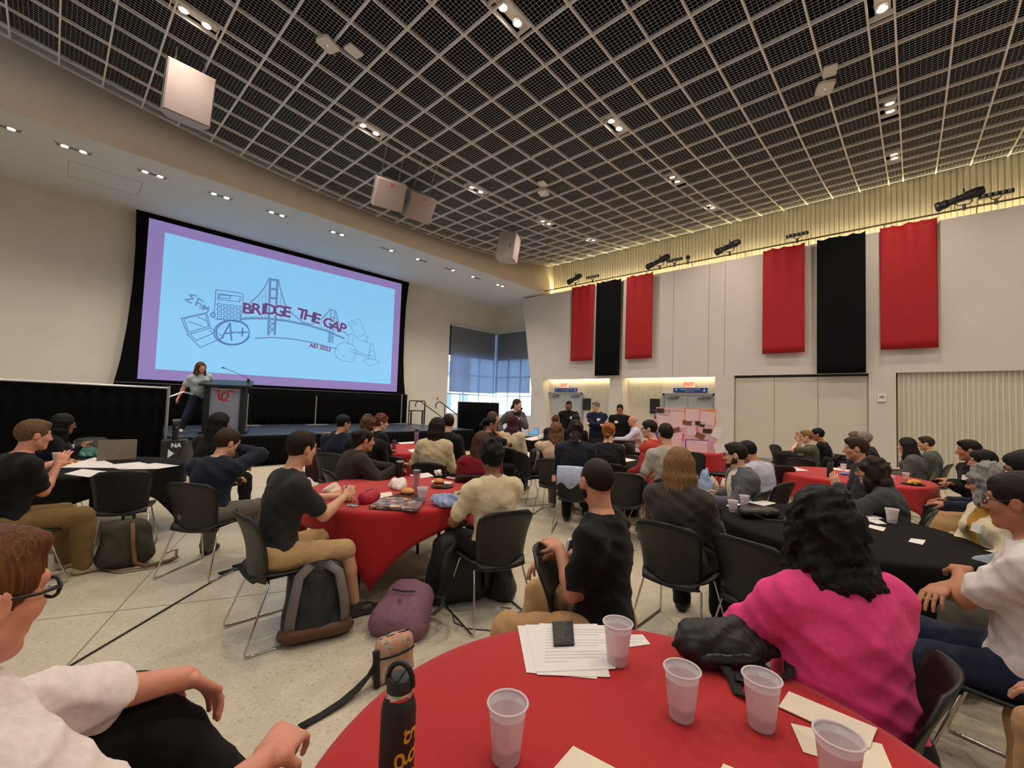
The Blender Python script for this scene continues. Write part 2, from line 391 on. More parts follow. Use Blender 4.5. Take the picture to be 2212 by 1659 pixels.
# ---------------------------------------------------------------- lamps
M_lamp = mat('lamp_face', (1, 0.95, 0.85), emit=(1.0, 0.86, 0.68), estr=30.0)
M_lamp2 = mat('soffit_lamp_face', (1, 0.95, 0.85), emit=(1.0, 0.90, 0.74), estr=16.0)
def spot(name, loc, power, parent, col=WARM, size=172, blend=1.0, rad=0.09, rot=(0, 0, 0)):
    L = bpy.data.lights.new(name, 'SPOT'); L.energy = power; L.color = col; L.spot_size = math.radians(size); L.spot_blend = blend; L.shadow_soft_size = rad
    return link(name, L, parent, loc=loc, rot=rot)
ordn = ['nearest', 'second', 'third', 'fourth', 'fifth']
for b, rowname in ((0, 'left'), (1, 'middle'), (2, 'right'), (3, 'rear')):
    for a, x in enumerate(LX):
        if b >= 2 and a < 1: continue
        y = LY[b]; z = zc(x); ang = -math.atan(2 * 0.01172 * (x - 6.93))
        seen = {0: [1, 2, 3, 4, 5], 1: [2, 3, 4, 5], 2: [3, 4, 5], 3: []}[b]
        if a in seen: lab = '%s twin spotlight along the %s row of the grid ceiling' % (ordn[seen.index(a)], rowname)
        else: lab = 'twin ceiling spotlight out of the picture overhead'
        t = thing('twin_spotlight', lab, 'ceiling light', (x, y, z), group=None if a in seen else 'spotlights out of view')
        t.rotation_euler = (0, ang, 0)
        mb = MB()
        for q in ((-0.31, -0.14, 0.31, -0.125), (-0.31, 0.125, 0.31, 0.14), (-0.31, -0.14, -0.295, 0.14), (0.295, -0.14, 0.31, 0.14)):
            mb.box((q[0], q[1], -0.012), (q[2], q[3], 0.06))
        mb.obj('frame', M_bar, t)
        MB().box((-0.29, -0.105, 0.055), (0.29, 0.06, 0.075)).obj('plate', M_white, t)
        for s in (-1, 1):
            r = link('lamp_ring', MB().lathe([(0.068, 0.0), (0.072, 0.0), (0.074, 0.05), (0.05, 0.05), (0.05, 0.035), (0.06, 0.0)], 20).mesh('lamp_ring', M_white, True), t, loc=(s * 0.15, -0.02, 0.0))
            link('lamp', MB().lathe([(0.0, 0.012), (0.05, 0.01), (0.058, 0.004)], 18).mesh('lamp', M_lamp, True), r)
            MB().tube([(s * 0.15 - 0.02, 0.03, 0.075), (s * 0.15, 0.06, 0.15), (s * 0.15 + 0.05, 0.07, 0.13), (s * 0.15 + 0.06, 0.05, 0.06)], 0.006, 5).obj('cable', M_white, t)
        spot('bulb', (0, -0.02, -0.03), LAMP_W, t)
SX = [-0.89, 0.06, 1.28, 2.55, 3.82, 5.46, 7.1, 8.37, 9.65, 10.88, 12.23]
for i, x in enumerate(SX):
    t = thing('recessed_light', 'recessed twin downlight in the stage ceiling, number %s from the left edge' % ['one', 'two', 'three', 'four', 'five', 'six', 'seven', 'eight', 'nine', 'ten', 'eleven'][i], 'ceiling light', (x, 12.25, 6.4))
    mb = MB()
    for q in ((-0.27, -0.085, 0.27, -0.065), (-0.27, 0.065, 0.27, 0.085), (-0.27, -0.085, -0.25, 0.085), (0.25, -0.085, 0.27, 0.085)): mb.box((q[0], q[1], -0.008), (q[2], q[3], 0.0))
    mb.obj('trim', M_white, t)
    MB().box((-0.25, -0.065, -0.004), (0.25, 0.065, -0.001)).obj('well', mat('well_grey', srgb(120, 112, 100), 0.5), t)
    for s in (-1, 1):
        if i in (5, 6, 7, 8, 9) and s == (1 if i % 2 else -1) and i > 5: continue
        link('lamp', MB().lathe([(0.0, -0.006), (0.045, -0.008), (0.055, -0.004)], 16).mesh('lamp', M_lamp2, True), t, loc=(s * 0.13, 0, 0))
    spot('bulb', (0, 0, -0.04), SOFFIT_W, t, col=(1.0, 0.88, 0.72), size=130)
# ================================================================ window, doors, screen, stage, banners, ceiling gear
# light-tight backing behind the banner wall
struct(MB().box((XA - 0.05, Y0, 0), (XA + 0.2, 11.2, ZTOP)).obj('wall_backing', M_wall))
# ---------------------------------------------------------------- corner window with shades
M_wframe = mat('window_frame', srgb(200, 206, 210), 0.4, 0.3, var=0.03, scale=8)
M_span = mat('spandrel', srgb(92, 98, 108), 0.7, var=0.04, scale=2)
def glass_mat():
    m = bpy.data.materials.new('window_glass'); m.use_nodes = True; nt = m.node_tree; nt.nodes.clear()
    o = _node(nt, 'ShaderNodeOutputMaterial'); mx = _node(nt, 'ShaderNodeMixShader'); t = _node(nt, 'ShaderNodeBsdfTransparent'); g = _node(nt, 'ShaderNodeBsdfGlossy')
    g.inputs['Roughness'].default_value = 0.03; t.inputs[0].default_value = (0.92, 0.97, 1.0, 1)
    mx.inputs[0].default_value = 0.05; nt.links.new(t.outputs[0], mx.inputs[1]); nt.links.new(g.outputs[0], mx.inputs[2]); nt.links.new(mx.outputs[0], o.inputs[0])
    return m
M_glass = glass_mat()
def shade_mat():
    m = bpy.data.materials.new('shade_fabric'); m.use_nodes = True; nt = m.node_tree; nt.nodes.clear()
    o = _node(nt, 'ShaderNodeOutputMaterial'); d = _node(nt, 'ShaderNodeBsdfDiffuse'); t = _node(nt, 'ShaderNodeBsdfTranslucent'); p = _node(nt, 'ShaderNodeBsdfTransparent')
    d.inputs[0].default_value = (0.30, 0.31, 0.34, 1); t.inputs[0].default_value = (0.30, 0.36, 0.48, 1); p.inputs[0].default_value = (0.8, 0.9, 1, 1)
    a = _node(nt, 'ShaderNodeMixShader'); a.inputs[0].default_value = 0.4; b = _node(nt, 'ShaderNodeMixShader'); b.inputs[0].default_value = 0.20
    wv = _node(nt, 'ShaderNodeTexNoise'); wv.inputs['Scale'].default_value = 300; bp = _node(nt, 'ShaderNodeBump'); bp.inputs['Strength'].default_value = 0.1
    nt.links.new(wv.outputs[0], bp.inputs['Height']); nt.links.new(bp.outputs[0], d.inputs['Normal'])
    nt.links.new(d.outputs[0], a.inputs[1]); nt.links.new(t.outputs[0], a.inputs[2]); nt.links.new(a.outputs[0], b.inputs[1]); nt.links.new(p.outputs[0], b.inputs[2]); nt.links.new(b.outputs[0], o.inputs[0])
    return m
M_shade = shade_mat()
ZS = 3.75
def window(name, along, lo, hi, plane, label):
    """along 'x' or 'y' : wall direction"""
    P = (lambda u, d, z: (u, plane + d, z)) if along == 'x' else (lambda u, d, z: (plane + d, u, z))
    def bx(mb, u0, u1, d0, d1, z0, z1):
        a, b = P(u0, d0, z0), P(u1, d1, z1); return mb.box(tuple(map(min, a, b)), tuple(map(max, a, b)))
    root = struct(bx(bx(MB(), lo, hi, 0.08, 0.16, WZ0, WZ0 + 0.06), lo, hi, 0.08, 0.16, WZ1 - 0.06, WZ1).obj(name, M_wframe), label)
    n = 3 if hi - lo > 2.3 else 2
    for i in range(n + 1):
        u = lo + (hi - lo) * i / n; bx(MB(), u - 0.03, u + 0.03, 0.08, 0.16, WZ0, ZS).obj('mullion', M_wframe, root)
    for z in (1.98, 2.9): bx(MB(), lo, hi, 0.09, 0.15, z - 0.025, z + 0.025).obj('transom', M_wframe, root)
    for i in range(n):
        for z0, z1 in ((WZ0 + 0.06, 1.955), (2.005, 2.875), (2.925, ZS)):
            bx(MB(), lo + (hi - lo) * i / n + 0.03, lo + (hi - lo) * (i + 1) / n - 0.03, 0.118, 0.124, z0, z1).obj('pane', M_glass, root)
    bx(MB(), lo, hi, 0.08, 0.2, ZS, WZ1).obj('spandrel', M_span, root)
    return root
window('window_1', 'x', WX0, XA, YS, 'tall corner window beside the screen wall')
window('window_2', 'y', WY0, YS, XA, 'corner window behind the standing speaker')
for nm, along, lo, hi, plane, zb, lab in (('a', 'x', WX0 + 0.03, XA - 0.03, YS - 0.05, 2.10, 'grey roller shade on the corner window beside the screen wall'),
                                    ('b', 'y', WY0 + 0.03, YS - 0.09, XA - 0.05, 2.16, 'grey roller shade on the window next to the leaning pier')):
    t = thing('roller_shade', lab, 'shade', (lo, plane - 0.02, zb) if along == 'x' else (plane - 0.02, lo, zb))
    if along == 'x':
        solid(MB().grid([[(0, 0, 0), (hi - lo, 0, 0)], [(0, 0, WZ1 - zb), (hi - lo, 0, WZ1 - zb)]]).obj('fabric', M_shade, t), 0.002)
        MB().box((0, -0.012, -0.03), (hi - lo, 0.008, 0.0)).obj('hem_bar', M_alu, t)
        MB().box((-0.02, -0.06, WZ1 - zb - 0.07), (hi - lo + 0.02, 0.02, WZ1 - zb + 0.02)).obj('cassette', M_wframe, t)
    else:
        solid(MB().grid([[(0, 0, 0), (0, hi - lo, 0)], [(0, 0, WZ1 - zb), (0, hi - lo, WZ1 - zb)]]).obj('fabric', M_shade, t), 0.002)
        MB().box((-0.012, 0, -0.03), (0.008, hi - lo, 0.0)).obj('hem_bar', M_alu, t)
        MB().box((-0.06, -0.02, WZ1 - zb - 0.07), (0.02, hi - lo + 0.02, WZ1 - zb + 0.02)).obj('cassette', M_wframe, t)
# building and ground outside
M_bld = mat('far_render', srgb(214, 206, 200), 0.9, var=0.05, scale=0.6); M_bldw = mat('far_window', srgb(120, 135, 150), 0.2, 0.0)
for lab, M, L, H in (('pale apartment block seen through the left part of the window', Tm((17, 31, -3), math.radians(8)), 24, 13), ('white office block seen through the right part of the window', Tm((34, 9, -3), math.radians(98)), 26, 10)):
    b = thing('building', lab, 'building', M.translation, M.to_euler().z)
    MB().box((-L / 2, 0, 0), (L / 2, 6, H)).obj('wall', M_bld, b)
    wm = MB().box((-0.6, -0.06, 0), (0.6, 0.02, 1.5)).mesh('window', M_bldw)
    for i in range(int(L / 2.4)):
        for k in range(int(H / 3)): link('window', wm, b, loc=(-L / 2 + 1.4 + i * 2.4, 0, 1.0 + k * 3))
    MB().box((-L / 2 - 0.2, -0.3, H), (L / 2 + 0.2, 6, H + 0.4)).obj('parapet', M_bld, b)
og = MB().box((XA + 0.4, -20, -3.2), (60, 60, -3)).obj('ground_outside', mat('pavement', srgb(150, 150, 146), 0.9, scale=1)); struct(og)

# ---------------------------------------------------------------- double doors, exit and shelter signs
M_red_e = mat('exit_red', srgb(225, 60, 40), 0.5, emit=(1.0, 0.13, 0.05), estr=0.55); M_exit = mat('exit_face', srgb(236, 190, 170), 0.4, emit=(1.0, 0.62, 0.5), estr=0.35)
M_blue = mat('sign_blue', srgb(24, 66, 150), 0.4, var=0.03); M_signw = mat('sign_white', srgb(225, 230, 240), 0.5)
M_push = mat('push_bar', srgb(150, 150, 150), 0.3, 0.8)
for i, (ya, yb) in enumerate(((9.72, 11.42), (4.66, 6.38))):
    nm = 'far' if i == 0 else 'near'; yc = (ya + yb) / 2; H = 2.16
    d = struct(MB().box((XR - 0.03, ya, 0), (XR - 0.002, yb, H - 0.06)).obj('door_%d' % (i + 1), M_frame), 'grey double doors at the %s end of the banner wall' % nm)
    f = MB(); f.box((XR - 0.09, ya - 0.02, 0), (XR, ya + 0.06, H)); f.box((XR - 0.09, yb - 0.06, 0), (XR, yb + 0.02, H)); f.box((XR - 0.09, ya, H - 0.07), (XR, yb, H))
    f.obj('door_frame', M_frame, d)
    for s in (0, 1):
        a, b = (ya + 0.07, yc - 0.006) if s == 0 else (yc + 0.006, yb - 0.07)
        lf = bevel(MB().box((XR - 0.075, a, 0.01), (XR - 0.031, b, H - 0.075)).obj('leaf', M_door, d), 0.003)
        MB().box((XR - 0.13, a + 0.08, 0.98), (XR - 0.10, b - 0.08, 1.06)).box((XR - 0.10, a + 0.1, 0.99), (XR - 0.076, a + 0.16, 1.05)).box((XR - 0.10, b - 0.16, 0.99), (XR - 0.076, b - 0.1, 1.05)).obj('push_bar', M_push, lf)
        m = (a + b) / 2 + (-0.12 if s == 0 else 0.12)
        MB().box((XR - 0.15, m - 0.17, H - 0.19), (XR - 0.076, m + 0.17, H - 0.13)).box((XR - 0.15, m - 0.25, H - 0.125), (XR - 0.09, m + 0.05, H - 0.105)).obj('door_closer', M_push, lf)
    e = thing('exit_sign', 'small red EXIT sign above the %s double doors' % nm, 'sign', (XR - 0.03, (10.62, 5.49)[i], 2.36))
    MB().box((-0.04, -0.16, 0), (0.03, 0.16, 0.2)).obj('housing', M_exit, e)
    text_obj('lettering', 'EXIT', 0.17, M_red_e, e, Tm((-0.043, 0, 0.1), -math.pi / 2, math.pi / 2), 0.001, bold=0.006)
    MB().box((-0.02, -0.05, 0.2), (0.02, 0.05, 0.30)).obj('bracket', M_white, e)
    g = thing('shelter_sign', 'blue shelter sign with white arrow above the %s double doors' % nm, 'sign', (XR - 0.03, (10.57, 5.47)[i], 2.20))
    MB().box((-0.012, -0.56, 0), (0.02, 0.56, 0.145)).obj('panel', M_blue, g)
    text_obj('lettering', 'TORNADO SAFE ZONE', 0.066, M_signw, g, Tm((-0.0135, 0, 0.098), -math.pi / 2, math.pi / 2), 0.0006)
    text_obj('lettering', 'Next Lower Level', 0.042, M_signw, g, Tm((-0.0135, 0, 0.04), -math.pi / 2, math.pi / 2), 0.0006)
    a = MB(); MT = Tm((-0.0135, -0.47, 0.07), -math.pi / 2, math.pi / 2)
    a.prism([(-0.012, 0.05), (-0.012, -0.01), (0.012, -0.01), (0.012, 0.05)], 0, 0.001, MT); a.prism([(-0.05, 0.0), (-0.03, 0.0), (0, -0.03), (0.03, 0.0), (0.05, 0.0), (0, -0.055)], 0, 0.001, MT); a.obj('arrow', M_signw, g)
    a = MB(); MT = Tm((-0.0135, 0.46, 0.075), -math.pi / 2, math.pi / 2)
    for r0, r1 in ((0.045, -0.0), (0.036, -0.018), (0.026, -0.032), (0.012, -0.046)): a.prism([(-r0, 0.012 + r1 + 0.03), (-r0 * 0.8, r1 + 0.03), (r0, r1 + 0.03), (r0, 0.010 + r1 + 0.03)], 0, 0.001, MT)
    a.obj('tornado_symbol', M_signw, g)
    p = thing('wall_plaque', 'black rectangular notice plaque on ribbed wall beside the %s doors' % nm, 'sign', (XR - 0.055, (9.5, 6.68)[i], (1.47, 1.44)[i]))
    bevel(MB().box((-0.015, -0.18, 0), (0.01, 0.18, 0.46 if i == 0 else 0.52)).obj('board', M_blk, p), 0.004)
    text_obj('lettering', 'CAPACITY', 0.035, mat('plaque_text', srgb(120, 120, 120), 0.6), p, Tm((-0.017, 0, 0.1), -math.pi / 2, math.pi / 2), 0.0006)
    q = tag(bevel(MB().box((XR - 0.07, -0.06, 0), (XR - 0.04, 0.06, 0.13)).obj('fire_alarm_pull', mat('alarm_red', srgb(150, 30, 28), 0.4)), 0.01), 'small red alarm pull below the black plaque by the %s doors' % nm, 'alarm'); q.location = (0, (9.3, 6.62)[i], 1.25)
t = thing('drinking_fountain', 'steel drinking fountain on the wall behind the standing men', 'fountain', (XR - 0.05, 9.0, 0.85))
MB().prism([(0.0, -0.2), (0.0, 0.2), (-0.2, 0.2), (-0.34, 0.1), (-0.34, -0.1), (-0.2, -0.2)], 0, 0.16).obj('basin', M_alu, t); MB().box((-0.22, -0.14, -0.45), (0.0, 0.14, 0.0)).obj('cabinet', M_base, t)
for lab, p, w_, h_ in (('white thermostat box on the leaning pier', onX(1160, 845, XW), 0.12, 0.16), ('white thermostat with vents on the pier right of the partition', onX(1905, 860, XW), 0.16, 0.19)):
    t = thing('thermostat', lab, 'thermostat', p)
    bevel(MB().box((-0.05, -w_ / 2, -h_ / 2), (0.0, w_ / 2, h_ / 2)).obj('case', M_white, t), 0.012)
    MB().box((-0.053, -w_ * 0.3, -h_ * 0.05), (-0.049, w_ * 0.3, h_ * 0.3)).obj('grille', mat('grille_grey', srgb(150, 145, 138), 0.6), t)
t = tag(bevel(MB().box((-0.05, -0.012, -0.07), (0.05, 0.0, 0.07)).obj('wall_switch', mat('beige_plate', srgb(150, 146, 132), 0.5)), 0.004), 'small switch plate on the wall left of the corner window', 'switch'); t.location = onY(945, 861, YS)

# ---------------------------------------------------------------- projection screen
YP = 14.95
t = thing('projection_screen', 'wide black-bordered projection screen showing a pale blue BRIDGE THE GAP slide', 'screen', (5.45, YP, 1.73))
def sp(x, y, d=0.0):
    p = onY(x, y, YP); return (p[0] - 5.45, d, p[2] - 1.73)
left = [(1.29, 6.42), (1.33, 5.4), (1.33, 4.4), (1.28, 3.3), (1.2, 2.4), (1.10, 1.74)]; right = [(9.72, 6.42), (9.62, 5.4), (9.6, 4.3), (9.62, 3.2), (9.68, 2.4), (9.78, 1.74)]
ring = [(x - 5.45, 0.02, z - 1.73) for x, z in left] + [(x - 5.45, 0.02, z - 1.73) for x, z in right[::-1]]
M_velvet = mat('screen_border', (0.004, 0.004, 0.0045), 1.0, spec=0.1)
MB().poly3(ring, (0, 0.02, 0)).obj('border', M_velvet, t)
MB().box((-4.4, -0.03, -0.06), (4.4, 0.05, 0.02)).obj('bottom_bar', M_blk, t); MB().box((-4.45, -0.08, 4.68), (4.45, 0.12, 4.74)).obj('top_slot', M_alu, t)
def emis(name, c, s, base=0.25):
    return mat(name, tuple(k * base for k in c), 0.9, var=0.02, scale=1, emit=c, estr=s)
MP = emis('slide_purple', srgb(146, 128, 186), 0.56); MBL = emis('slide_blue', srgb(130, 190, 230), 0.70)
ML = emis('slide_line', srgb(112, 150, 200), 0.50); ML2 = emis('slide_line_dark', srgb(98, 134, 190), 0.50); MT_ = emis('slide_text', srgb(104, 88, 150), 0.46); MW_ = emis('slide_white', srgb(225, 225, 240), 0.6)
def quad(pts, d, m, nm): return MB().poly3([sp(*p, d) for p in pts], (0, 0.004, 0)).obj(nm, m, t)
def zrect(x0, x1, z0, z1, d, m, nm): return MB().box((x0 - 5.45, d, z0 - 1.73), (x1 - 5.45, d + 0.004, z1 - 1.73)).obj(nm, m, t)
zrect(1.56, 9.37, 1.93, 6.26, 0.012, MP, 'image_frame'); zrect(1.91, 9.07, 2.22, 5.97, 0.005, MBL, 'image_field')
S5 = 2212 / 480.0
def cp(x, y): p = onY(370 + x / S5, 590 + y / S5, YP); return (p[0] - 5.45, p[2] - 1.73)
def draw(strokes, w, m, nm):
    mb = MB()
    for s in strokes: ribbon(mb, [cp(*p) for p in s], w)
    o = link(nm, mb.mesh(nm, m), t, M=Matrix(((1, 0, 0, 0), (0, 0, -1, 0.004), (0, 1, 0, 0), (0, 0, 0, 1)))); return o
def arc(x, y, rx, ry, a0=0, a1=360, n=26, rot=0):
    r = math.radians(rot); out = []
    for k in range(n + 1):
        a = math.radians(a0 + (a1 - a0) * k / n); u, v = rx * math.cos(a), ry * math.sin(a); out.append((x + u * math.cos(r) - v * math.sin(r), y + u * math.sin(r) + v * math.cos(r)))
    return out
# bridge
draw([[(985, 55), (965, 610)], [(1058, 68), (1030, 610)], [(975, 60), (1065, 72)], [(985, 155), (1055, 163)], [(985, 245), (1048, 255)], [(700, 455), (800, 448), (950, 452), (1150, 475), (1350, 515), (1550, 575), (1720, 650)]], 0.07, ML, 'bridge_drawing')
for st_ in ([[(972, 60), (930, 140), (870, 220), (780, 300)], [(1068, 75), (1090, 170), (1130, 300), (1200, 400), (1310, 490), (1400, 510), (1490, 460), (1560, 390), (1580, 355)], [(1640, 380), (1660, 480), (1700, 570), (1760, 620)], [(1590, 360), (1575, 690)], [(1630, 375), (1605, 690)], [(1585, 365), (1635, 375)], [(1585, 440), (1630, 446)], 
      [(985, 480), (1030, 530), (975, 600)], [(1035, 480), (980, 530), (1035, 600)], [(1560, 600), (1605, 640), (1560, 685)], [(1605, 600), (1560, 645), (1605, 690)]]): draw([st_], 0.035, ML, 'bridge_cable')
draw([[(870, 245), (872, 440)], [(905, 210), (900, 440)], [(938, 160), (935, 440)], [(1090, 200), (1088, 450)], [(1115, 290), (1112, 460)], [(1180, 400), (1176, 465)], [(1500, 460), (1490, 540)], [(1530, 430), (1520, 545)], [(1550, 410), (1545, 560)], [(1650, 440), (1640, 590)]], 0.014, ML, 'hanger_lines')
draw([[(840, 648), (1000, 640), (1200, 655), (1400, 690), (1650, 755)]], 0.04, ML, 'water_line')
# calculator, laptop, grade, formula
draw([[(445, 165), (700, 200), (718, 215), (690, 490), (440, 455), (425, 430), (445, 165)], [(470, 205), (690, 232), (680, 285), (462, 262), (470, 205)], [(485, 215), (590, 228), (585, 255), (480, 245), (485, 215)]] +
     [[(462 + 62 * i, 300 + 8 * i + 42 * j), (502 + 62 * i, 305 + 8 * i + 42 * j), (498 + 62 * i, 330 + 8 * i + 42 * j), (458 + 62 * i, 325 + 8 * i + 42 * j), (462 + 62 * i, 300 + 8 * i + 42 * j)] for i in range(4) for j in range(4)], 0.022, ML2, 'calculator_drawing')
draw([[(100, 450), (355, 390), (390, 545), (165, 615), (100, 450)], [(125, 455), (340, 405), (372, 530), (175, 590), (125, 455)], [(165, 615), (290, 740), (520, 640), (390, 545)], [(200, 620), (250, 670), (415, 600), (380, 570)], [(175, 485), (320, 530)], [(270, 440), (345, 470)]], 0.022, ML2, 'laptop_drawing')
draw([arc(612, 592, 165, 118), arc(606, 592, 180, 124, 20, 330)], 0.035, ML2, 'grade_circle')
draw([[(500, 650), (585, 500), (600, 665)], [(530, 600), (640, 590)], [(710, 550), (705, 625)], [(660, 592), (755, 588)]], 0.045, ML2, 'grade_letters')
draw([[(250, 225), (185, 215), (215, 255), (140, 265), (200, 300)], [(245, 320), (270, 250), (320, 285)], [(255, 290), (290, 305)], [(290, 320), (325, 330)], [(285, 345), (315, 350)], [(320, 365), (330, 320), (345, 355), (370, 340), (365, 380)], arc(415, 415, 20, 22)], 0.04, ML, 'formula_drawing')
# hard hat, scroll, cone, papers
draw([arc(1735, 780, 108, 88, 130, 420), [(1630, 830), (1700, 870), (1790, 885), (1840, 840)], [(1690, 815), (1740, 830)], [(1760, 490), (1870, 455), (1935, 605), (1845, 640), (1760, 490)], [(1775, 600), (1755, 700), (1800, 720), (1820, 620), (1775, 600)], [(1840, 650), (1985, 705), (1970, 830), (1820, 790)], [(1780, 750), (1970, 820)], [(1775, 775), (1960, 845)], [(1960, 620), (1925, 680), (1950, 690), (1960, 620)],
      [(1985, 700), (1960, 850), (2035, 860), (2005, 690)], [(1980, 770), (2020, 780)], [(1970, 820), (2030, 830)], [(1900, 870), (1985, 930), (2080, 885), (2000, 850), (1900, 870)], [(1805, 490), (1790, 530)], [(1830, 485), (1815, 530)], [(1850, 490), (1838, 525)]], 0.016, ML, 'tools_drawing')
def letters(seq, m, big, nm):
    for ch, x, y, h, rot in seq:
        c = cp(x, y); a, b = cp(x, y - h / 2), cp(x, y + h / 2); hh = abs(a[1] - b[1])
        for mm, off, bo in ((MW_, 0.002, 0.075), (m, 0.0, 0.05)):
            text_obj(nm, ch, hh / 0.70, mm, t, Matrix.Translation(Vector((c[0], -0.0 - (0.004 if bo < 0.06 else 0.001), c[1]))) @ Matrix.Rotation(math.pi / 2, 4, 'X') @ Matrix.Rotation(rot, 4, 'Z'), 0.0015, bold=hh * (bo if big else bo * 1.1), sx=1.08)
letters([('B', 755, 358, 104, -.02), ('R', 845, 362, 104, -.02), ('I', 918, 363, 104, -.03), ('D', 982, 366, 104, -.04), ('G', 1072, 378, 104, -.05), ('E', 1150, 390, 104, -.06), ('T', 1300, 412, 100, -.1), ('H', 1375, 432, 100, -.12), ('E', 1448, 455, 98, -.14), ('G', 1560, 500, 94, -.18), ('A', 1635, 532, 94, -.2), ('P', 1705, 550, 92, -.22)], MT_, True, 'title_letter')
letters([('A', 1395, 722, 40, -.08), ('E', 1428, 728, 40, -.08), ('I', 1452, 732, 40, -.08), ('2', 1490, 740, 40, -.1), ('0', 1518, 748, 40, -.1), ('2', 1546, 754, 40, -.1), ('3', 1574, 762, 40, -.1)], MT_, False, 'date_letter')

# ---------------------------------------------------------------- stage, drapes, podium, rails
M_stage = mat('stage_deck', srgb(52, 60, 72), 0.38, var=0.15, scale=5, bump=0.03); M_skirt = mat('black_drape', (0.0035, 0.0035, 0.004), 1.0, var=0.2, scale=8, spec=0.1)
def drape(mb, a, b, z0, z1, amp=0.03, pitch=0.16, top_amp=None):
    a = np.array(a, float); b = np.array(b, float); L = np.linalg.norm(b - a); d = (b - a) / L; n = np.array([-d[1], d[0]]); k = max(8, int(L / pitch * 8)); P = []
    for zi in range(5):
        s = zi / 4; row = []
        for i in range(k + 1):
            u = L * i / k; o = amp * (0.45 + 0.55 * (1 - s)) * (math.sin(u / pitch * 2 * math.pi + 0.7 * math.sin(u * 2.1)) + 0.3 * math.sin(u * 9.7))
            p = a + d * u + n * o; row.append((p[0], p[1], z0 + (z1 - z0) * s))
        P.append(row)
    return mb.grid(P)
SX0, SX1, SY0, SZ = 1.75, 9.85, 10.9, 0.70
t = thing('stage', 'low black portable stage with blue-grey deck below the screen', 'stage', ((SX0 + SX1) / 2, SY0, 0))
cx_ = (SX0 + SX1) / 2
for i in range(4):
    for j in range(2):
        x0 = SX0 + (SX1 - SX0) * i / 4; y0 = SY0 + 4.2 * j / 2
        bevel(MB().box((x0 - cx_ + 0.004, y0 - SY0 + 0.004, SZ - 0.09), (x0 - cx_ + (SX1 - SX0) / 4 - 0.004, y0 - SY0 + 2.1 - 0.004, SZ)).obj('deck_panel', M_stage, t), 0.004)
sk = MB(); drape(sk, (SX0 - cx_, -0.03), (SX1 - cx_, -0.03), 0.005, SZ - 0.02, 0.015, 0.13); drape(sk, (SX1 - cx_ + 0.03, 0), (SX1 - cx_ + 0.03, 4.2), 0.005, SZ - 0.02, 0.015, 0.13); drape(sk, (SX0 - cx_ - 0.03, 4.2), (SX0 - cx_ - 0.03, 0), 0.005, SZ - 0.02, 0.015, 0.13)
solid(sk.obj('skirt', M_skirt, t, smooth=True), 0.004)
for x in np.linspace(SX0 + 0.1, SX1 - 0.1, 5):
    for y in (0.1, 2.1, 4.1): MB().tube([(x - cx_, y, 0), (x - cx_, y, SZ - 0.09)], 0.025, 6).obj('leg', M_blk, t)
# back drape under the screen with two silver uprights
t = thing('back_drape', 'black pipe-and-drape curtain running under the projection screen', 'curtain', (5.4, 14.72, SZ))
solid(drape(MB(), (-4.25, 0), (4.3, 0), 0.01, 1.12, 0.03, 0.2).obj('cloth', M_skirt, t, smooth=True), 0.004); MB().tube([(-4.3, 0, 1.12), (4.32, 0, 1.12)], 0.02, 8).obj('rail', M_blk, t)
for lab, px_, h in (('silver drape upright on a base plate right of the podium', 533, 0.95), ('silver drape upright standing mid-stage below the screen', 681, 0.95), ('silver drape upright at the right end of the stage curtain', 866, 1.12)):
    p = onY(px_, 905, 14.55); u = thing('drape_pole', lab, 'pole', (p[0], 14.55, SZ))
    MB().tube([(0, 0, 0.01), (0, 0, h)], 0.022, 10).obj('upright', M_alu, u); MB().box((-0.32, -0.28, 0.0), (0.32, 0.06, 0.012)).obj('base_plate', M_base, u)
# left black drape with rail and pole
t = thing('side_drape', 'long black drape wall on a silver rail at the left of the stage', 'curtain', (1.5, 10.1, 0))
solid(drape(MB(), (-7.3, 0.0), (-0.03, 0.0), 0.01, 1.69, 0.035, 0.2).obj('cloth', M_skirt, t, smooth=True), 0.004)
MB().tube([(-7.3, -0.03, 1.70), (-2.0, -0.03, 1.72)], 0.014, 8).tube([(-2.3, -0.035, 1.71), (0, -0.035, 1.68)], 0.02, 8).obj('rail', M_alu, t); MB().tube([(0, -0.03, 0), (0, -0.03, 1.72)], 0.026, 10).obj('upright', M_alu, t); MB().box((-0.25, -0.25, 0), (0.25, 0.2, 0.012)).obj('base_plate', M_base, t)
MB().tube([(0.02, -0.03, 1.52), (0.25, 0.1, 1.62), (0.42, 0.25, 1.58)], 0.016, 8).obj('hand_rail', M_alu, t)
# right drape wall
pa, pb = onD(990, 868, 15.7), onD(1078, 870, 15.3); t = thing('corner_drape', 'black drape panel on a frame below the corner window', 'curtain', (pa[0], pa[1], 0))
dv = (pb - pa)[:2]
solid(drape(MB(), (0, 0), dv, 0.01, 1.62, 0.025, 0.16).obj('cloth', M_skirt, t, smooth=True), 0.004)
MB().tube([(0, 0, 1.625), (dv[0], dv[1], 1.625)], 0.016, 8).obj('rail', M_alu, t)
for q in (np.zeros(2), dv): MB().tube([(q[0], q[1], 0), (q[0], q[1], 1.63)], 0.018, 8).obj('upright', M_alu, t)
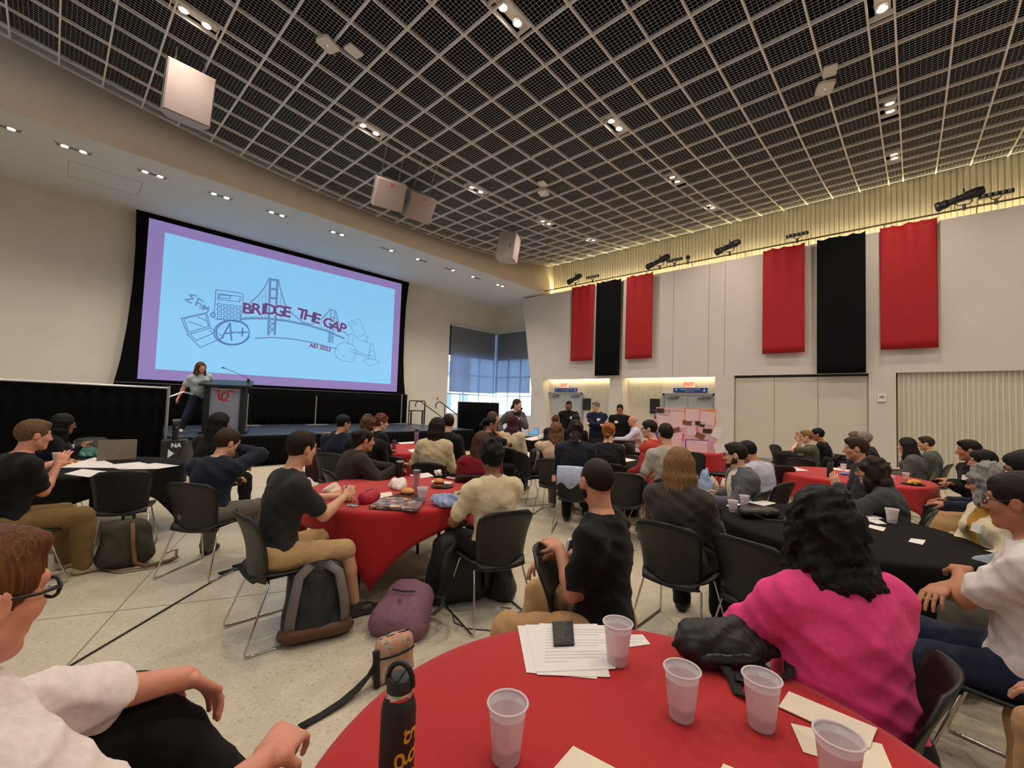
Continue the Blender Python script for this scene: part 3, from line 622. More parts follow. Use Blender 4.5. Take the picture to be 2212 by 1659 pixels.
# guard rail and stair rails
t = thing('guard_rail', 'black tubular guard rail at the right end of the stage', 'railing', (SX1 - 0.25, 14.2, SZ))
def loop(mb, pts, r): return mb.tube(pts, r, 8)
a = MB(); loop(a, [(-0.2, -0.1, 0), (-0.2, -0.1, 0.86), (-0.18, -0.1, 0.9), (0.5, -0.1, 0.9), (0.53, -0.1, 0.86), (0.53, -0.1, 0)], 0.022); a.obj('hoop', M_blk, t)
MB().box((-0.2, -0.12, 0.50), (0.53, -0.08, 0.54)).box((-0.12, -0.12, 0), (-0.07, -0.08, 0.5)).box((0.4, -0.12, 0), (0.45, -0.08, 0.5)).obj('lower_rail', M_blk, t)
for i, (y, lab) in enumerate(((13.6, 'near black stair handrail with hooked end at the stage steps'), (14.9, 'far black stair handrail with hooked end at the stage steps'))):
    t = thing('stair_rail', lab, 'railing', (SX1 + 0.1, y - 0.6, 0))
    MB().tube([(-0.12, 0, 1.36), (-0.13, 0, 1.48), (-0.05, 0, 1.57), (0.06, 0, 1.60), (0.18, 0, 1.54), (0.6, 0, 1.30), (1.3, 0, 0.90)], 0.02, 8).obj('handrail', M_blk, t)
    for x, z in ((0.3, 1.47), (1.2, 0.95)): MB().tube([(x, 0, 0.0), (x, 0, z)], 0.018, 8).obj('post', M_blk, t)
t = thing('stage_steps', 'dark portable steps at the right end of the stage', 'steps', (SX1 + 0.1, 13.0, 0))
for i in range(3): MB().box((0.05 + i * 0.32, 0, 0.0), (0.37 + i * 0.32, 1.25, SZ - 0.17 * (i + 1))).obj('step', M_blk, t)
# podium
P0 = onz(484, 936, SZ); ang = math.radians(-97 + 16)
t = thing('podium', 'black lectern with silver front panel and red UC emblem on stage', 'lectern', (P0[0], P0[1], SZ), math.atan2(-P0[1], -P0[0]) + math.pi / 2 - 0.12)
# local: front faces -Y
M_pod = mat('podium_black', srgb(26, 28, 32), 0.4, var=0.1, scale=10); M_pfront = mat('podium_silver', srgb(150, 158, 178), 0.35, 0.35, var=0.05, scale=3)
a = MB()
for s in (-1, 1):
    a.poly3([(s * 0.40, -0.22, 0.0), (s * 0.40, 0.25, 0.0), (s * 0.40, 0.22, 1.14), (s * 0.40, -0.2, 1.06)], (-s * 0.11, 0, 0))
a.obj('side_panel', M_pod, t)
MB().box((-0.30, -0.16, 0.05), (0.30, -0.12, 1.04)).obj('front_panel', M_pfront, t); MB().box((-0.3, -0.165, 1.0), (0.3, -0.115, 1.03)).obj('front_trim', M_alu, t)
MB().poly3([(-0.50, -0.30, 1.07), (0.50, -0.30, 1.07), (0.50, 0.32, 1.20), (-0.50, 0.32, 1.20)], (0, 0, 0.045)).obj('top', M_pod, t); MB().box((-0.46, -0.28, 0), (0.46, 0.3, 0.05)).obj('plinth', M_pod, t)
a = MB(); M_uc = mat('emblem_red', srgb(200, 30, 45), 0.5)
st = [[(-0.20, 0.13), (-0.15, 0.135), (-0.13, 0.12), (-0.13, -0.02), (-0.11, -0.07), (-0.06, -0.09)], [(0.05, 0.12), (0.05, 0.0), (0.03, -0.05), (-0.02, -0.085)], arc(0.0, -0.01, 0.075, 0.1, 95, 265, 12), [(-0.01, 0.09), (0.01, 0.06)], [(0.05, 0.12), (0.12, 0.125), (0.16, 0.11), (0.17, 0.07)], [(0.01, -0.11), (0.09, -0.10)]]
for s, w_ in zip(st, (0.034, 0.034, 0.026, 0.02, 0.024, 0.016)): ribbon(a, s, w_)
link('emblem', a.mesh('emblem', M_uc), t, M=Tm((0, -0.162, 0.86), 0, math.pi / 2))
a = MB(); a.tube([(0.40, 0.05, 1.2), (0.42, 0.04, 1.28)], 0.03, 8); a.tube([(0.42, 0.04, 1.28), (0.30, -0.02, 1.36), (-0.05, -0.12, 1.50)], 0.006, 6); a.tube([(-0.05, -0.12, 1.5), (-0.11, -0.13, 1.515)], 0.013, 8)
link('gooseneck', a.mesh('gooseneck', M_blk), t); MB().tube([(0.44, 0.05, 1.27), (0.5, 0.05, 1.0), (0.5, 0.0, 0.4), (0.53, -0.05, 0.15), (0.46, -0.1, 0.01), (0.36, -0.12, 0.006)], 0.006, 5).obj('cable', M_blk, t)

# ---------------------------------------------------------------- banners and rail of stage lights
M_bred = mat('banner_red', srgb(162, 8, 20), 0.75, var=0.06, scale=4, bump=0.1, bscale=300); M_bblk = mat('banner_black', (0.004, 0.004, 0.0045), 0.95, spec=0.15, var=0.1, scale=4)
XB = 14.05
def banner(y0, y1, zb, m, lab, seed):
    rnd = random.Random(seed); t = thing('banner', lab, 'banner', (XB, (y0 + y1) / 2, zb)); W_ = y1 - y0; P = []; ph = [rnd.uniform(0, 6.28) for _ in range(4)]
    for i in range(15):
        s = i / 14; z = (6.36 - zb) * s; row = []
        for j in range(25):
            u = j / 24; o = 0.018 * math.sin(u * 9 + ph[0]) + 0.03 * s ** 3 * math.sin(u * 17 + ph[1]) + 0.012 * math.sin(u * 4 + s * 3 + ph[2])
            row.append((o * (0.5 + 0.5 * s), -W_ / 2 + W_ * u, z - (0.03 * abs(math.sin(u * 3.14159 * 4)) if i == 14 else 0)))
        P.append(row)
    solid(MB().grid(P).obj('cloth', m, t, smooth=True), 0.004)
    a = MB()
    for j in range(5): a.tube([(0.0, -W_ / 2 + W_ * j / 4, 6.34 - zb), (0.05, -W_ / 2 + W_ * j / 4, 6.43 - zb)], 0.006, 5)
    a.obj('ties', M_white, t)
for y0, y1, zb, m, lab in ((8.95, 9.97, 3.38, M_bred, 'red banner furthest to the left, nearest the corner window'), (7.80, 8.83, 2.78, M_bblk, 'long black banner of the left trio'), (6.56, 7.59, 3.35, M_bred, 'red banner at the right of the left trio'),
                           (2.16, 3.20, 3.30, M_bred, 'red banner at the left of the right trio'), (0.86, 1.89, 2.70, M_bblk, 'long black banner of the right trio'), (-0.45, 0.58, 3.26, M_bred, 'wide red banner at the far right')):
    banner(y0, y1, zb, m, lab, int(y0 * 100))
t = thing('light_rail', 'thin pipe rail along the top of the banner wall', 'rail', (14.1, 2.0, WT))
MB().tube([(0, -10, 0.13), (0, 9.6, 0.13)], 0.022, 8).obj('pipe', mat('pipe_brown', srgb(110, 96, 76), 0.4, 0.5), t)
for y in np.arange(-9.5, 9.7, 1.6): MB().tube([(0, y, 0.13), (0.13, y, 0.10), (0.16, y, -0.02)], 0.012, 6).obj('stand_off', M_base, t)
def yoke(mb, w_, h): return mb.tube([(-w_, 0, h), (-w_, 0, 0.1), (-w_ * 0.6, 0, 0.06), (w_ * 0.6, 0, 0.06), (w_, 0, 0.1), (w_, 0, h)], 0.012, 6).tube([(0, 0, -0.06), (0, 0, 0.07)], 0.03, 8)
for lab, x, y, s in (('first', 1243, 620, 1), ('second', 1425, 585, 1.25), ('third', 1576, 560, 1.05), ('fourth', 2083, 470, 1.1)):
    p = onX(x, y, 14.1); t = thing('ellipsoidal_spotlight', '%s long black stage spotlight from the corner on the wall rail' % lab, 'stage light', (14.1, p[1], WT + 0.16), math.radians(90))
    yoke(MB(), 0.13, 0.22).obj('yoke', M_blk, t)
    M = Tm((0, 0, 0.24), math.radians(20), math.radians(-62))
    MB().lathe([(0.08, -0.40 * s), (0.10, -0.36 * s), (0.10, -0.26 * s), (0.075, -0.22 * s), (0.085, 0.0), (0.105, 0.06), (0.11, 0.20 * s), (0.08, 0.30 * s), (0.03, 0.31 * s)], 16, Tm((0, 0, 0.24), math.radians(-14), 0, math.radians(-80))).obj('barrel', M_blk, t, smooth=False)
    MB().lathe([(0.10, -0.02), (0.115, 0.0), (0.115, 0.06), (0.10, 0.08)], 14, Tm((0, 0, 0.24), math.radians(-14), 0, math.radians(-80)) @ Matrix.Translation((0, 0, -0.42 * s))).obj('colour_frame', M_blk, t)
    MB().tube([(0.12, 0.1, 0.3), (0.16, 0.12, 0.1), (0.15, 0.05, -0.02)], 0.008, 5).obj('cable', M_blk, t)
    MB().box((-0.012, -0.02, 0.33), (0.012, 0.02, 0.42), Tm((0, 0, 0.02))).obj('shutter_knob', M_blk, t)
for lab, x, y in (('first', 1280, 610), ('second', 1457, 580), ('third', 1722, 532), ('fourth', 2152, 455)):
    p = onX(x, y, 14.1); t = thing('light_bar', '%s short black light bar from the corner on the wall rail' % lab, 'stage light', (14.1, p[1], WT + 0.15), math.radians(90))
    bevel(MB().box((-0.27, -0.05, 0.12), (0.27, 0.05, 0.21)).obj('bar', M_blk, t), 0.008)
    for k in range(5): MB().lathe([(0.0, 0), (0.028, 0), (0.03, -0.012)], 10, Tm((-0.2 + k * 0.1, 0.05, 0.165), 0, math.radians(90))).obj('lens', M_base, t)
    yoke(MB(), 0.08, 0.13).obj('bracket', M_blk, t); MB().tube([(0.25, 0, 0.14), (0.29, 0.02, 0.05), (0.24, 0, -0.02)], 0.006, 5).obj('cable', M_blk, t)
p = onX(1486, 572, 14.1); t = thing('small_spot', 'tiny black round spotlight beside the second light bar', 'stage light', (14.1, p[1], WT + 0.15), math.radians(90))
MB().lathe([(0.05, -0.08), (0.07, -0.05), (0.07, 0.04), (0.03, 0.09)], 12, Tm((0, 0, 0.17), 0.4, math.radians(70))).obj('can', M_blk, t); yoke(MB(), 0.05, 0.15).obj('yoke', M_blk, t)

# ---------------------------------------------------------------- hung loudspeakers and access points
M_spk = mat('speaker_grey', srgb(176, 166, 162), 0.55, var=0.03, scale=10); M_grl = mat('speaker_grille', srgb(158, 144, 142), 0.7, var=0.05, scale=200, bump=0.15, bscale=400)
M_logo = mat('logo_orange', srgb(214, 66, 40), 0.5)
def speaker(lab, p, w_, h, d, rz, tilt, badge=True, taper=0.55):
    t = thing('loudspeaker', lab, 'loudspeaker', p); t.rotation_euler = (tilt, 0, rz)
    ring = [(-w_ / 2, -d * 0.5), (w_ / 2, -d * 0.5), (w_ / 2, -d * 0.1), (w_ / 2 * taper, d * 0.5), (-w_ / 2 * taper, d * 0.5), (-w_ / 2, -d * 0.1)]
    bevel(MB().prism(ring, -h / 2, h / 2).obj('cabinet', M_spk, t), 0.008)
    bevel(MB().box((-w_ / 2 + 0.012, -d * 0.5 - 0.018, -h / 2 + 0.012), (w_ / 2 - 0.012, -d * 0.5, h / 2 - 0.012)).obj('grille', M_grl, t), 0.008)
    if badge: MB().box((-0.03, -d * 0.5 - 0.021, h / 2 - 0.12), (0.03, -d * 0.5 - 0.017, h / 2 - 0.06)).obj('badge', M_logo, t)
    MB().box((-w_ / 2 - 0.004, -d * 0.3, -0.06), (-w_ / 2 + 0.004, -d * 0.26, 0.06)).box((w_ / 2 - 0.004, -d * 0.3, -0.06), (w_ / 2 + 0.004, -d * 0.26, 0.06)).obj('handle_slot', M_blk, t)
    a = MB()
    for sx in (-0.3, 0.3): a.tube([(sx * w_, 0, h / 2 - 0.02), (sx * w_, 0.02, h / 2 + 0.28 + 0.5 * (tilt > 0.3))], 0.012, 6)
    a.obj('hanging_rod', M_base, t); return t
speaker('large pale loudspeaker hung below the ceiling at the left', onD(403, 208, 7.35), 0.66, 0.80, 0.5, math.radians(2), math.radians(14), False)
speaker('left loudspeaker of the hung central pair', onD(836, 416, 10.1), 0.68, 0.62, 0.6, math.radians(-14), math.radians(34))
speaker('right loudspeaker of the hung central pair', onD(899, 443, 10.75), 0.70, 0.62, 0.6, math.radians(-4), math.radians(34))
speaker('pale loudspeaker hung near the far corner of the ceiling', onD(1097, 536, 13.3), 0.56, 0.80, 0.55, math.radians(28), math.radians(8), False, 0.8)
for i, (a, b) in enumerate((((708, 95), (764, 110)), ((1174, 416), (1172, 397)), ((1782, 189), (1793, 153)))):
    nm = ['left', 'far middle', 'right'][i]
    def onc(x, y, o):
        d = ray(x, y); s = 8.0
        for _ in range(60): q = CAMP + d * s; s += (zc(q[0]) - o - q[2]) / abs(d[2]) * 0.6
        return CAMP + d * s
    p = onc(*a, 0.10); t = thing('access_point', 'white wireless access point under the %s part of the grid ceiling' % nm, 'access point', p, math.radians(20))
    bevel(MB().rbox((-0.15, -0.12, -0.03), (0.15, 0.12, 0.02), 0.05).obj('case', M_white, t), 0.006); MB().lathe([(0.0, -0.033), (0.006, -0.032), (0.007, -0.03)], 8).obj('status_led', mat('led_blue', (0.2, 0.4, 1), emit=(0.2, 0.4, 1), estr=3), t)
    MB().tube([(0.12, 0.02, 0), (0.2, 0.05, -0.02), (0.18, 0.1, 0.05)], 0.005, 5).obj('cable', M_white, t); MB().tube([(0, 0, 0.02), (0, 0, 0.10)], 0.02, 8).obj('stem', M_white, t)
    p = onc(*b, 0.03); t = thing('antenna_plate', 'small white rectangular antenna plate beside the %s access point' % nm, 'antenna', p, math.radians(10))
    bevel(MB().rbox((-0.13, -0.09, -0.015), (0.13, 0.09, 0.015), 0.02).obj('plate', M_white, t), 0.004); MB().tube([(0, 0, 0.01), (0, 0, 0.04)], 0.012, 6).obj('stem', M_white, t)
# ================================================================ people: bodies grown as smooth implicit surfaces
V3 = lambda *a: np.array(a, float)
def nrm(v): return v / (np.linalg.norm(v) + 1e-9)
_COR = np.array([(i, j, k) for i in (0, 1) for j in (0, 1) for k in (0, 1)])
_EDG = [(a, b) for a in range(8) for b in range(a + 1, 8) if np.abs(_COR[a] - _COR[b]).sum() == 1]
class Blob:
    """smooth union of tapered capsules and ellipsoids, meshed with surface nets"""
    def __init__(s): s.p = []; s.cuts = []; s.noise = None
    def cap(s, a, b, ra, rb=None, k=0.02, flat=None, sub=False):
        s.p.append(('c', V3(*a), V3(*b), ra, ra if rb is None else rb, k, flat, sub)); return s
    def ell(s, c, r, k=0.02, R=None, sub=False):
        s.p.append(('e', V3(*c), V3(*r), R, k, sub)); return s
    def cut(s, p, n): s.cuts.append((V3(*p), nrm(V3(*n)))); return s
    def grow(s, t):
        b = Blob(); b.cuts = list(s.cuts)
        for q in s.p:
            if q[-1]: continue
            b.p.append(('c', q[1], q[2], q[3] + t, q[4] + t, q[5], q[6], False) if q[0] == 'c' else ('e', q[1], q[2] + t, q[3], q[4], False))
        return b
    def mesh(s, vox):
        lo = np.full(3, 1e9); hi = -lo; B = []
        for q in s.p:
            if q[0] == 'c': r = max(q[3], q[4]); a = np.minimum(q[1], q[2]) - r; b = np.maximum(q[1], q[2]) + r; m = q[5]
            else: r = max(q[2]); a = q[1] - r; b = q[1] + r; m = q[4]
            B.append((a, b, m))
            if not q[-1]: lo = np.minimum(lo, a); hi = np.maximum(hi, b)
        lo -= 3 * vox; hi += 3 * vox; n = np.ceil((hi - lo) / vox).astype(int) + 1
        D = np.full(n, 0.08, np.float32); ax = [lo[i] + vox * np.arange(n[i], dtype=np.float32) for i in range(3)]
        for q, (a, b, m) in zip(s.p, B):
            mg = m + 2.5 * vox
            i0 = np.maximum(0, np.floor((a - mg - lo) / vox).astype(int)); i1 = np.minimum(n, np.ceil((b + mg - lo) / vox).astype(int) + 1)
            if (i1 <= i0).any(): continue
            sl = tuple(slice(i0[i], i1[i]) for i in range(3))
            X = ax[0][sl[0]][:, None, None]; Y = ax[1][sl[1]][None, :, None]; Z = ax[2][sl[2]][None, None, :]
            if q[0] == 'c':
                _, A, Bp, ra, rb, k, flat, sub = q; ba = Bp - A; L = ba @ ba + 1e-9
                px, py, pz = X - A[0], Y - A[1], Z - A[2]
                t = np.clip((px * ba[0] + py * ba[1] + pz * ba[2]) / L, 0, 1)
                qx, qy, qz = px - t * ba[0], py - t * ba[1], pz - t * ba[2]
                if flat is not None:
                    nv, f = flat; dn = (qx * nv[0] + qy * nv[1] + qz * nv[2]) * (f - 1); qx = qx + dn * nv[0]; qy = qy + dn * nv[1]; qz = qz + dn * nv[2]
                d = np.sqrt(qx * qx + qy * qy + qz * qz) - (ra + (rb - ra) * t)
            else:
                _, c, r, R, k, sub = q; px, py, pz = X - c[0], Y - c[1], Z - c[2]
                if R is not None: px, py, pz = (R[0, 0] * px + R[1, 0] * py + R[2, 0] * pz, R[0, 1] * px + R[1, 1] * py + R[2, 1] * pz, R[0, 2] * px + R[1, 2] * py + R[2, 2] * pz)
                k0 = np.sqrt((px / r[0]) ** 2 + (py / r[1]) ** 2 + (pz / r[2]) ** 2); k1 = np.sqrt((px / r[0] ** 2) ** 2 + (py / r[1] ** 2) ** 2 + (pz / r[2] ** 2) ** 2) + 1e-6
                d = k0 * (k0 - 1) / k1
            E_ = D[sl]
            if sub: d = -d; h = np.clip(0.5 - 0.5 * (d - E_) / -k, 0, 1) if False else None; D[sl] = np.maximum(E_, d)
            else:
                h = np.clip(0.5 + 0.5 * (E_ - d) / k, 0, 1); D[sl] = E_ + (d - E_) * h - k * h * (1 - h)
        X, Y, Z = ax[0][:, None, None], ax[1][None, :, None], ax[2][None, None, :]
        if s.noise is not None: D = D + s.noise(X, Y, Z)
        for p, nn in s.cuts: D = np.maximum(D, (X - p[0]) * nn[0] + (Y - p[1]) * nn[1] + (Z - p[2]) * nn[2])
        sg = D < 0
        cnt = sum(sg[i:n[0] - 1 + i, j:n[1] - 1 + j, k:n[2] - 1 + k].astype(np.int8) for i, j, k in _COR)
        act = (cnt > 0) & (cnt < 8); I = np.argwhere(act)
        if len(I) == 0: return np.zeros((0, 3)), np.zeros((0, 4), int)
        idx = np.full(act.shape, -1, np.int32); idx[act] = np.arange(len(I))
        d8 = np.stack([D[I[:, 0] + c[0], I[:, 1] + c[1], I[:, 2] + c[2]] for c in _COR], 1)
        acc = np.zeros((len(I), 3)); num = np.zeros(len(I))
        for a, b in _EDG:
            m = (d8[:, a] < 0) != (d8[:, b] < 0); t = np.where(m, d8[:, a] / (d8[:, a] - d8[:, b] + 1e-12), 0)
            acc += m[:, None] * (_COR[a] + t[:, None] * (_COR[b] - _COR[a])); num += m
        vs = lo + vox * (I + acc / num[:, None]); F = []
        for axn in range(3):
            u, w_ = [(1, 2), (2, 0), (0, 1)][axn]
            s0 = [slice(None)] * 3; s1 = [slice(None)] * 3; s0[axn] = slice(0, -1); s1[axn] = slice(1, None)
            for e in (u, w_): s0[e] = slice(1, -1); s1[e] = slice(1, -1)
            A_, B_ = sg[tuple(s0)], sg[tuple(s1)]; dif = np.argwhere(A_ != B_)
            if len(dif) == 0: continue
            pos = dif.copy(); pos[:, u] += 1; pos[:, w_] += 1
            def cell(du, dw): c = pos.copy(); c[:, u] += du; c[:, w_] += dw; return idx[c[:, 0], c[:, 1], c[:, 2]]
            q = np.stack([cell(-1, -1), cell(0, -1), cell(0, 0), cell(-1, 0)], 1); fl = ~A_[dif[:, 0], dif[:, 1], dif[:, 2]]
            q[fl] = q[fl][:, ::-1]; F.append(q)
        F = np.concatenate(F); F = F[(F >= 0).all(1)]
        return vs, F
def fast_mesh(name, parts, m):
    vs = np.concatenate([p[0] for p in parts]); off = np.cumsum([0] + [len(p[0]) for p in parts]); fs = np.concatenate([p[1] + o for p, o in zip(parts, off)])
    me = bpy.data.meshes.new(name); me.vertices.add(len(vs)); me.vertices.foreach_set('co', vs.astype(np.float32).ravel())
    me.loops.add(fs.size); me.loops.foreach_set('vertex_index', fs.astype(np.int32).ravel()); me.polygons.add(len(fs))
    me.polygons.foreach_set('loop_start', np.arange(0, fs.size, 4, dtype=np.int32)); me.polygons.foreach_set('use_smooth', np.ones(len(fs), bool))
    me.materials.append(m); me.update(calc_edges=True); return me
def wrinkle(amp, sx=22, sy=26, sz=17, ph=0.0):
    def f(X, Y, Z):
        a = np.sin(X * sx * 0.8 + Z * sz * 1.3 + 2.2 * np.sin(Y * 9 + Z * 6 + ph) + ph); b = np.sin(Z * sz * 2.1 - Y * sy * 0.9 + 2.0 * np.sin(X * 11 + ph)); c = np.sin(Y * sy + 2.5 * np.sin(Z * 13 + X * 7 + ph))
        return (amp * (1.5 * (np.abs(a) - 0.6) + 1.1 * (np.abs(b) - 0.6) + 0.5 * c)).astype(np.float32)
    return f
def curl(amp, f=95, ph=0.0):
    return lambda X, Y, Z: (amp * (np.sin(X * f + 2 * np.sin(Z * f * .5 + ph)) * np.sin(Y * f * .9 + 2 * np.sin(X * f * .45)) + 0.8 * np.sin(Z * f * .8 + 2 * np.sin(Y * f * .6 + ph)))).astype(np.float32)
def strand(amp, c, f=34, ph=0.0):
    return lambda X, Y, Z: (amp * np.sin(f * np.arctan2(X - c[0], Y - c[1] + 1e-6) + 1.6 * np.sin(Z * 23 + ph) + 0.8 * np.sin(Z * 61))).astype(np.float32)

SKIN = {}
def skin(tone):
    c = {'fair': srgb(214, 160, 130), 'warm': srgb(202, 142, 110), 'pink': srgb(214, 146, 122), 'tan': srgb(176, 118, 86), 'brown': srgb(138, 90, 64), 'light': srgb(224, 178, 150)}[tone]
    return mat('skin_' + tone, c, 0.55, var=0.08, scale=14, bump=0.08, bscale=180)
def cloth(name, c, sc=60, b=0.12): return mat('cloth_' + name, c, 0.85, var=0.07, scale=sc, bump=b, bscale=260, sheen=0.06, spec=0.25, fold=0.22)
def hairm(name, c): return mat('hair_' + name, tuple(k * 0.8 for k in c), 0.5, spec=0.22, var=0.45, scale=16, bump=0.5, bscale=26, stretch=(9, 9, 1.2), detail=5)
def limb2(S, T, l1, l2, pole):
    d = T - S; L = min(np.linalg.norm(d), (l1 + l2) * 0.995); d = nrm(d); T = S + d * L
    a = (l1 * l1 - l2 * l2 + L * L) / (2 * L); h = math.sqrt(max(0, l1 * l1 - a * a)); p = pole - d * (pole @ d)
    return S + d * a + nrm(p) * h, T
def hand_blob(wr, d, n, side, curl_=0.5, s=1.0, fd=None, spread=1.0):
    """wr wrist, d pointing direction, n back-of-hand normal; side +1 right, -1 left"""
    d = nrm(d); n = nrm(n - d * (n @ d)); x = np.cross(d, n) * side     # toward the thumb
    b = Blob(); pl = 0.092 * s; fl = (n, 1.75)
    fd = d if fd is None else nrm(fd); b.cap(wr - fd * 0.05, wr + d * 0.012, 0.0285 * s, 0.026 * s, 0.015)
    for t in (-0.030, -0.010, 0.010, 0.030): b.cap(wr + d * 0.012 + x * t * 0.6 * s, wr + d * pl + x * t * s, 0.019 * s, 0.0145 * s, 0.012, (n, 1.35))
    L = {0.030: (.044, .027, .022), 0.010: (.049, .031, .023), -0.010: (.045, .029, .022), -0.030: (.035, .021, .019)}
    for i, t in enumerate((0.030, 0.010, -0.010, -0.030)):
        p = wr + d * (pl - 0.002 + (0.004 if abs(t) < 0.02 else -0.004)) + x * t * s; a = curl_ * (0.55 + 0.12 * i) * 1.1; fd = nrm(d + x * t * 2.2 * spread)
        r = 0.0092 * s
        for j, l in enumerate(L[t]):
            ang = a * (0.75 + 0.75 * j); dd = fd * math.cos(ang) - n * math.sin(ang); q = p + dd * l * s
            b.cap(p, q, r, r * 0.93, 0.004); p = q; r *= 0.93
    p = wr + d * 0.022 * s + x * 0.026 * s; dd = nrm(d * 0.66 + x * 0.68 - n * (0.25 + 0.4 * curl_)); q = p + dd * 0.045 * s; b.cap(p, q, 0.017 * s, 0.0118 * s, 0.012)
    dd = nrm(d * 0.9 + x * (0.35 - 0.35 * curl_) - n * (0.25 + 0.4 * curl_)); p = q; q = p + dd * 0.03 * s; b.cap(p, q, 0.0115 * s, 0.0105 * s, 0.006); b.cap(q, q + nrm(dd - n * 0.2) * 0.022 * s, 0.0105 * s, 0.0085 * s, 0.004)
    return b
CNT = {'p': 0}
def person(label, at, heading, look=None, pose='sit', s=1.0, girth=1.0, lean=4, side=0, twist=0, pitch=6, roll=0, rh=None, lh=None, rp=None, lp=None, rdir=None, ldir=None,
           tone='fair', hair=('short', 'brown', srgb(60, 42, 30)), top=('tee', 'black', (0.02, 0.02, 0.02)), legs=('long', 'black', (0.02, 0.02, 0.02)), shoes=(0.02, 0.02, 0.02),
           rf=None, lf=None, vox=None, glasses=None, beard=None, tag_at=None, bust=0.0, belly=0.0, inner=None, collar=None, group=None, base=0.0, curlh=0.55, hs=1.0, seat=0.0, rn=None, ln=None, hv=None, no_legs=False, kneeL=None, kneeR=None, smile=False):
    """at = (pixel x, pixel y, depth) of the head centre; heading / look are degrees clockwise from straight away from the viewer"""
    H = onD(*at); los = math.atan2(ray(at[0], at[1])[1], ray(at[0], at[1])[0]); ad = math.radians(heading)
    rz = los - ad - math.pi / 2; look = heading if look is None else look; hy = -math.radians(look - heading)      # local yaw of head
    sit = pose == 'sit'; l_, g = lean, girth
    dep = at[2]; vox = vox or (0.010 if dep < 2.4 else 0.013 if dep < 4.2 else 0.017 if dep < 7 else 0.022); hv = hv or (0.0062 if dep < 2.4 else 0.0075 if dep < 4.2 else 0.0095 if dep < 7 else 0.012)
    up = nrm(V3(math.sin(math.radians(side)), math.sin(math.radians(l_)), math.cos(math.radians(l_)))); z0 = (0.545 + seat) if sit else 0.93 * s
    P = V3(0, 0, z0)
    tw = math.radians(-twist); cr, sr = math.cos(tw), math.sin(tw); rx = nrm(V3(cr, sr, 0) - up * (V3(cr, sr, 0) @ up)); fy = np.cross(up, rx)
    ts = (H[2] - base - z0 - 0.165 * hs) / (0.535 * up[2] + 1e-6); ts = min(1.16, max(0.84, ts)) if sit else s
    waist = P + up * 0.16 * ts; chest = P + up * 0.36 * ts; nb = P + up * 0.525 * ts + fy * 0.0
    Ry = lambda a: np.array([[math.cos(a), -math.sin(a), 0], [math.sin(a), math.cos(a), 0], [0, 0, 1.0]])
    Rx = lambda a: np.array([[1, 0, 0], [0, math.cos(a), -math.sin(a)], [0, math.sin(a), math.cos(a)]])
    Rr = lambda a: np.array([[math.cos(a), 0, math.sin(a)], [0, 1, 0], [-math.sin(a), 0, math.cos(a)]])
    HR = Ry(hy) @ Rx(math.radians(-pitch)) @ Rr(math.radians(roll))
    hc = nb + up * 0.085 + HR @ V3(0, 0.035, 0.085) * hs + fy * 0.015
    # root placed so the head centre falls where the photo has it
    c_, s_ = math.cos(rz), math.sin(rz); ox = H[0] - (c_ * hc[0] - s_ * hc[1]); oy = H[1] - (s_ * hc[0] + c_ * hc[1])
    t = thing('person', label, 'person', (ox, oy, base), rz, group)
    def wl(tg):
        w = onD(*tg[1:]); dx, dy = w[0] - ox, w[1] - oy; return V3(c_ * dx + s_ * dy, -s_ * dx + c_ * dy, w[2] - base)
    hl = lambda x, y, z: hc + HR @ (V3(x, y, z) * hs)
    # ---- skeleton
    sw = 0.178 * (0.55 + 0.45 * g) * (s if not sit else 1) * (0.93 if bust else 1.04)
    S = {1: chest + up * 0.095 * ts + rx * sw, -1: chest + up * 0.095 * ts - rx * sw}
    l1, l2 = 0.285 * (0.6 + 0.4 * ts) * s, 0.25 * (0.6 + 0.4 * ts) * s
    dflt = {1: V3(0.17, 0.36, 0.68 if sit else 0.85), -1: V3(-0.17, 0.36, 0.68 if sit else 0.85)}
    if not sit: dflt = {1: P + V3(0.25, 0.08, -0.08), -1: P + V3(-0.25, 0.08, -0.08)}
    arm = {}
    for sd, tg, pole in ((1, rh, rp), (-1, lh, lp)):
        T_ = dflt[sd] if tg is None else wl(tg) if len(tg) == 4 else V3(*tg); pl = V3(*pole) if pole is not None else V3(0.35 * sd, -0.45, -0.8)
        arm[sd] = (S[sd],) + limb2(S[sd], T_, l1, l2, pl)
    hip = {1: P + V3(0.092 * (0.5 + 0.5 * g), 0, -0.02), -1: P + V3(-0.092 * (0.5 + 0.5 * g), 0, -0.02)}; leg = {}
    for sd, ft, kp in ((1, rf, kneeR), (-1, lf, kneeL)):
        if ft is not None and len(ft) == 4: ft = wl(ft)
        if sit: F = V3(*ft) if ft is not None else V3(0.14 * sd, 0.46, 0.085)
        else: F = V3(*ft) if ft is not None else V3(0.11 * sd, 0.0, 0.085)
        leg[sd] = (hip[sd],) + limb2(hip[sd], F, 0.435 * s, 0.425 * s, V3(*kp) if kp is not None else V3(0.12 * sd, 0.75, 0.65) if sit else V3(0.05 * sd, 1, 0.1))
    # ---- trunk
    T = Blob(); f1 = (fy, 1.36 - 0.25 * (g - 1))
    T.ell(P + up * 0.02, V3(0.168 * g, 0.125 * g, 0.115), 0.05); wg = 0.90 if bust and g < 1.15 else 1.0; T.cap(P + up * 0.05, waist, 0.148 * g, 0.142 * g * wg, 0.05, f1); T.cap(waist, chest, 0.142 * g * wg, 0.165 * (0.4 + 0.6 * g), 0.05, f1)
    T.cap(chest, chest + up * 0.08 * ts, 0.158 * (0.4 + 0.6 * g), 0.12, 0.05, f1)
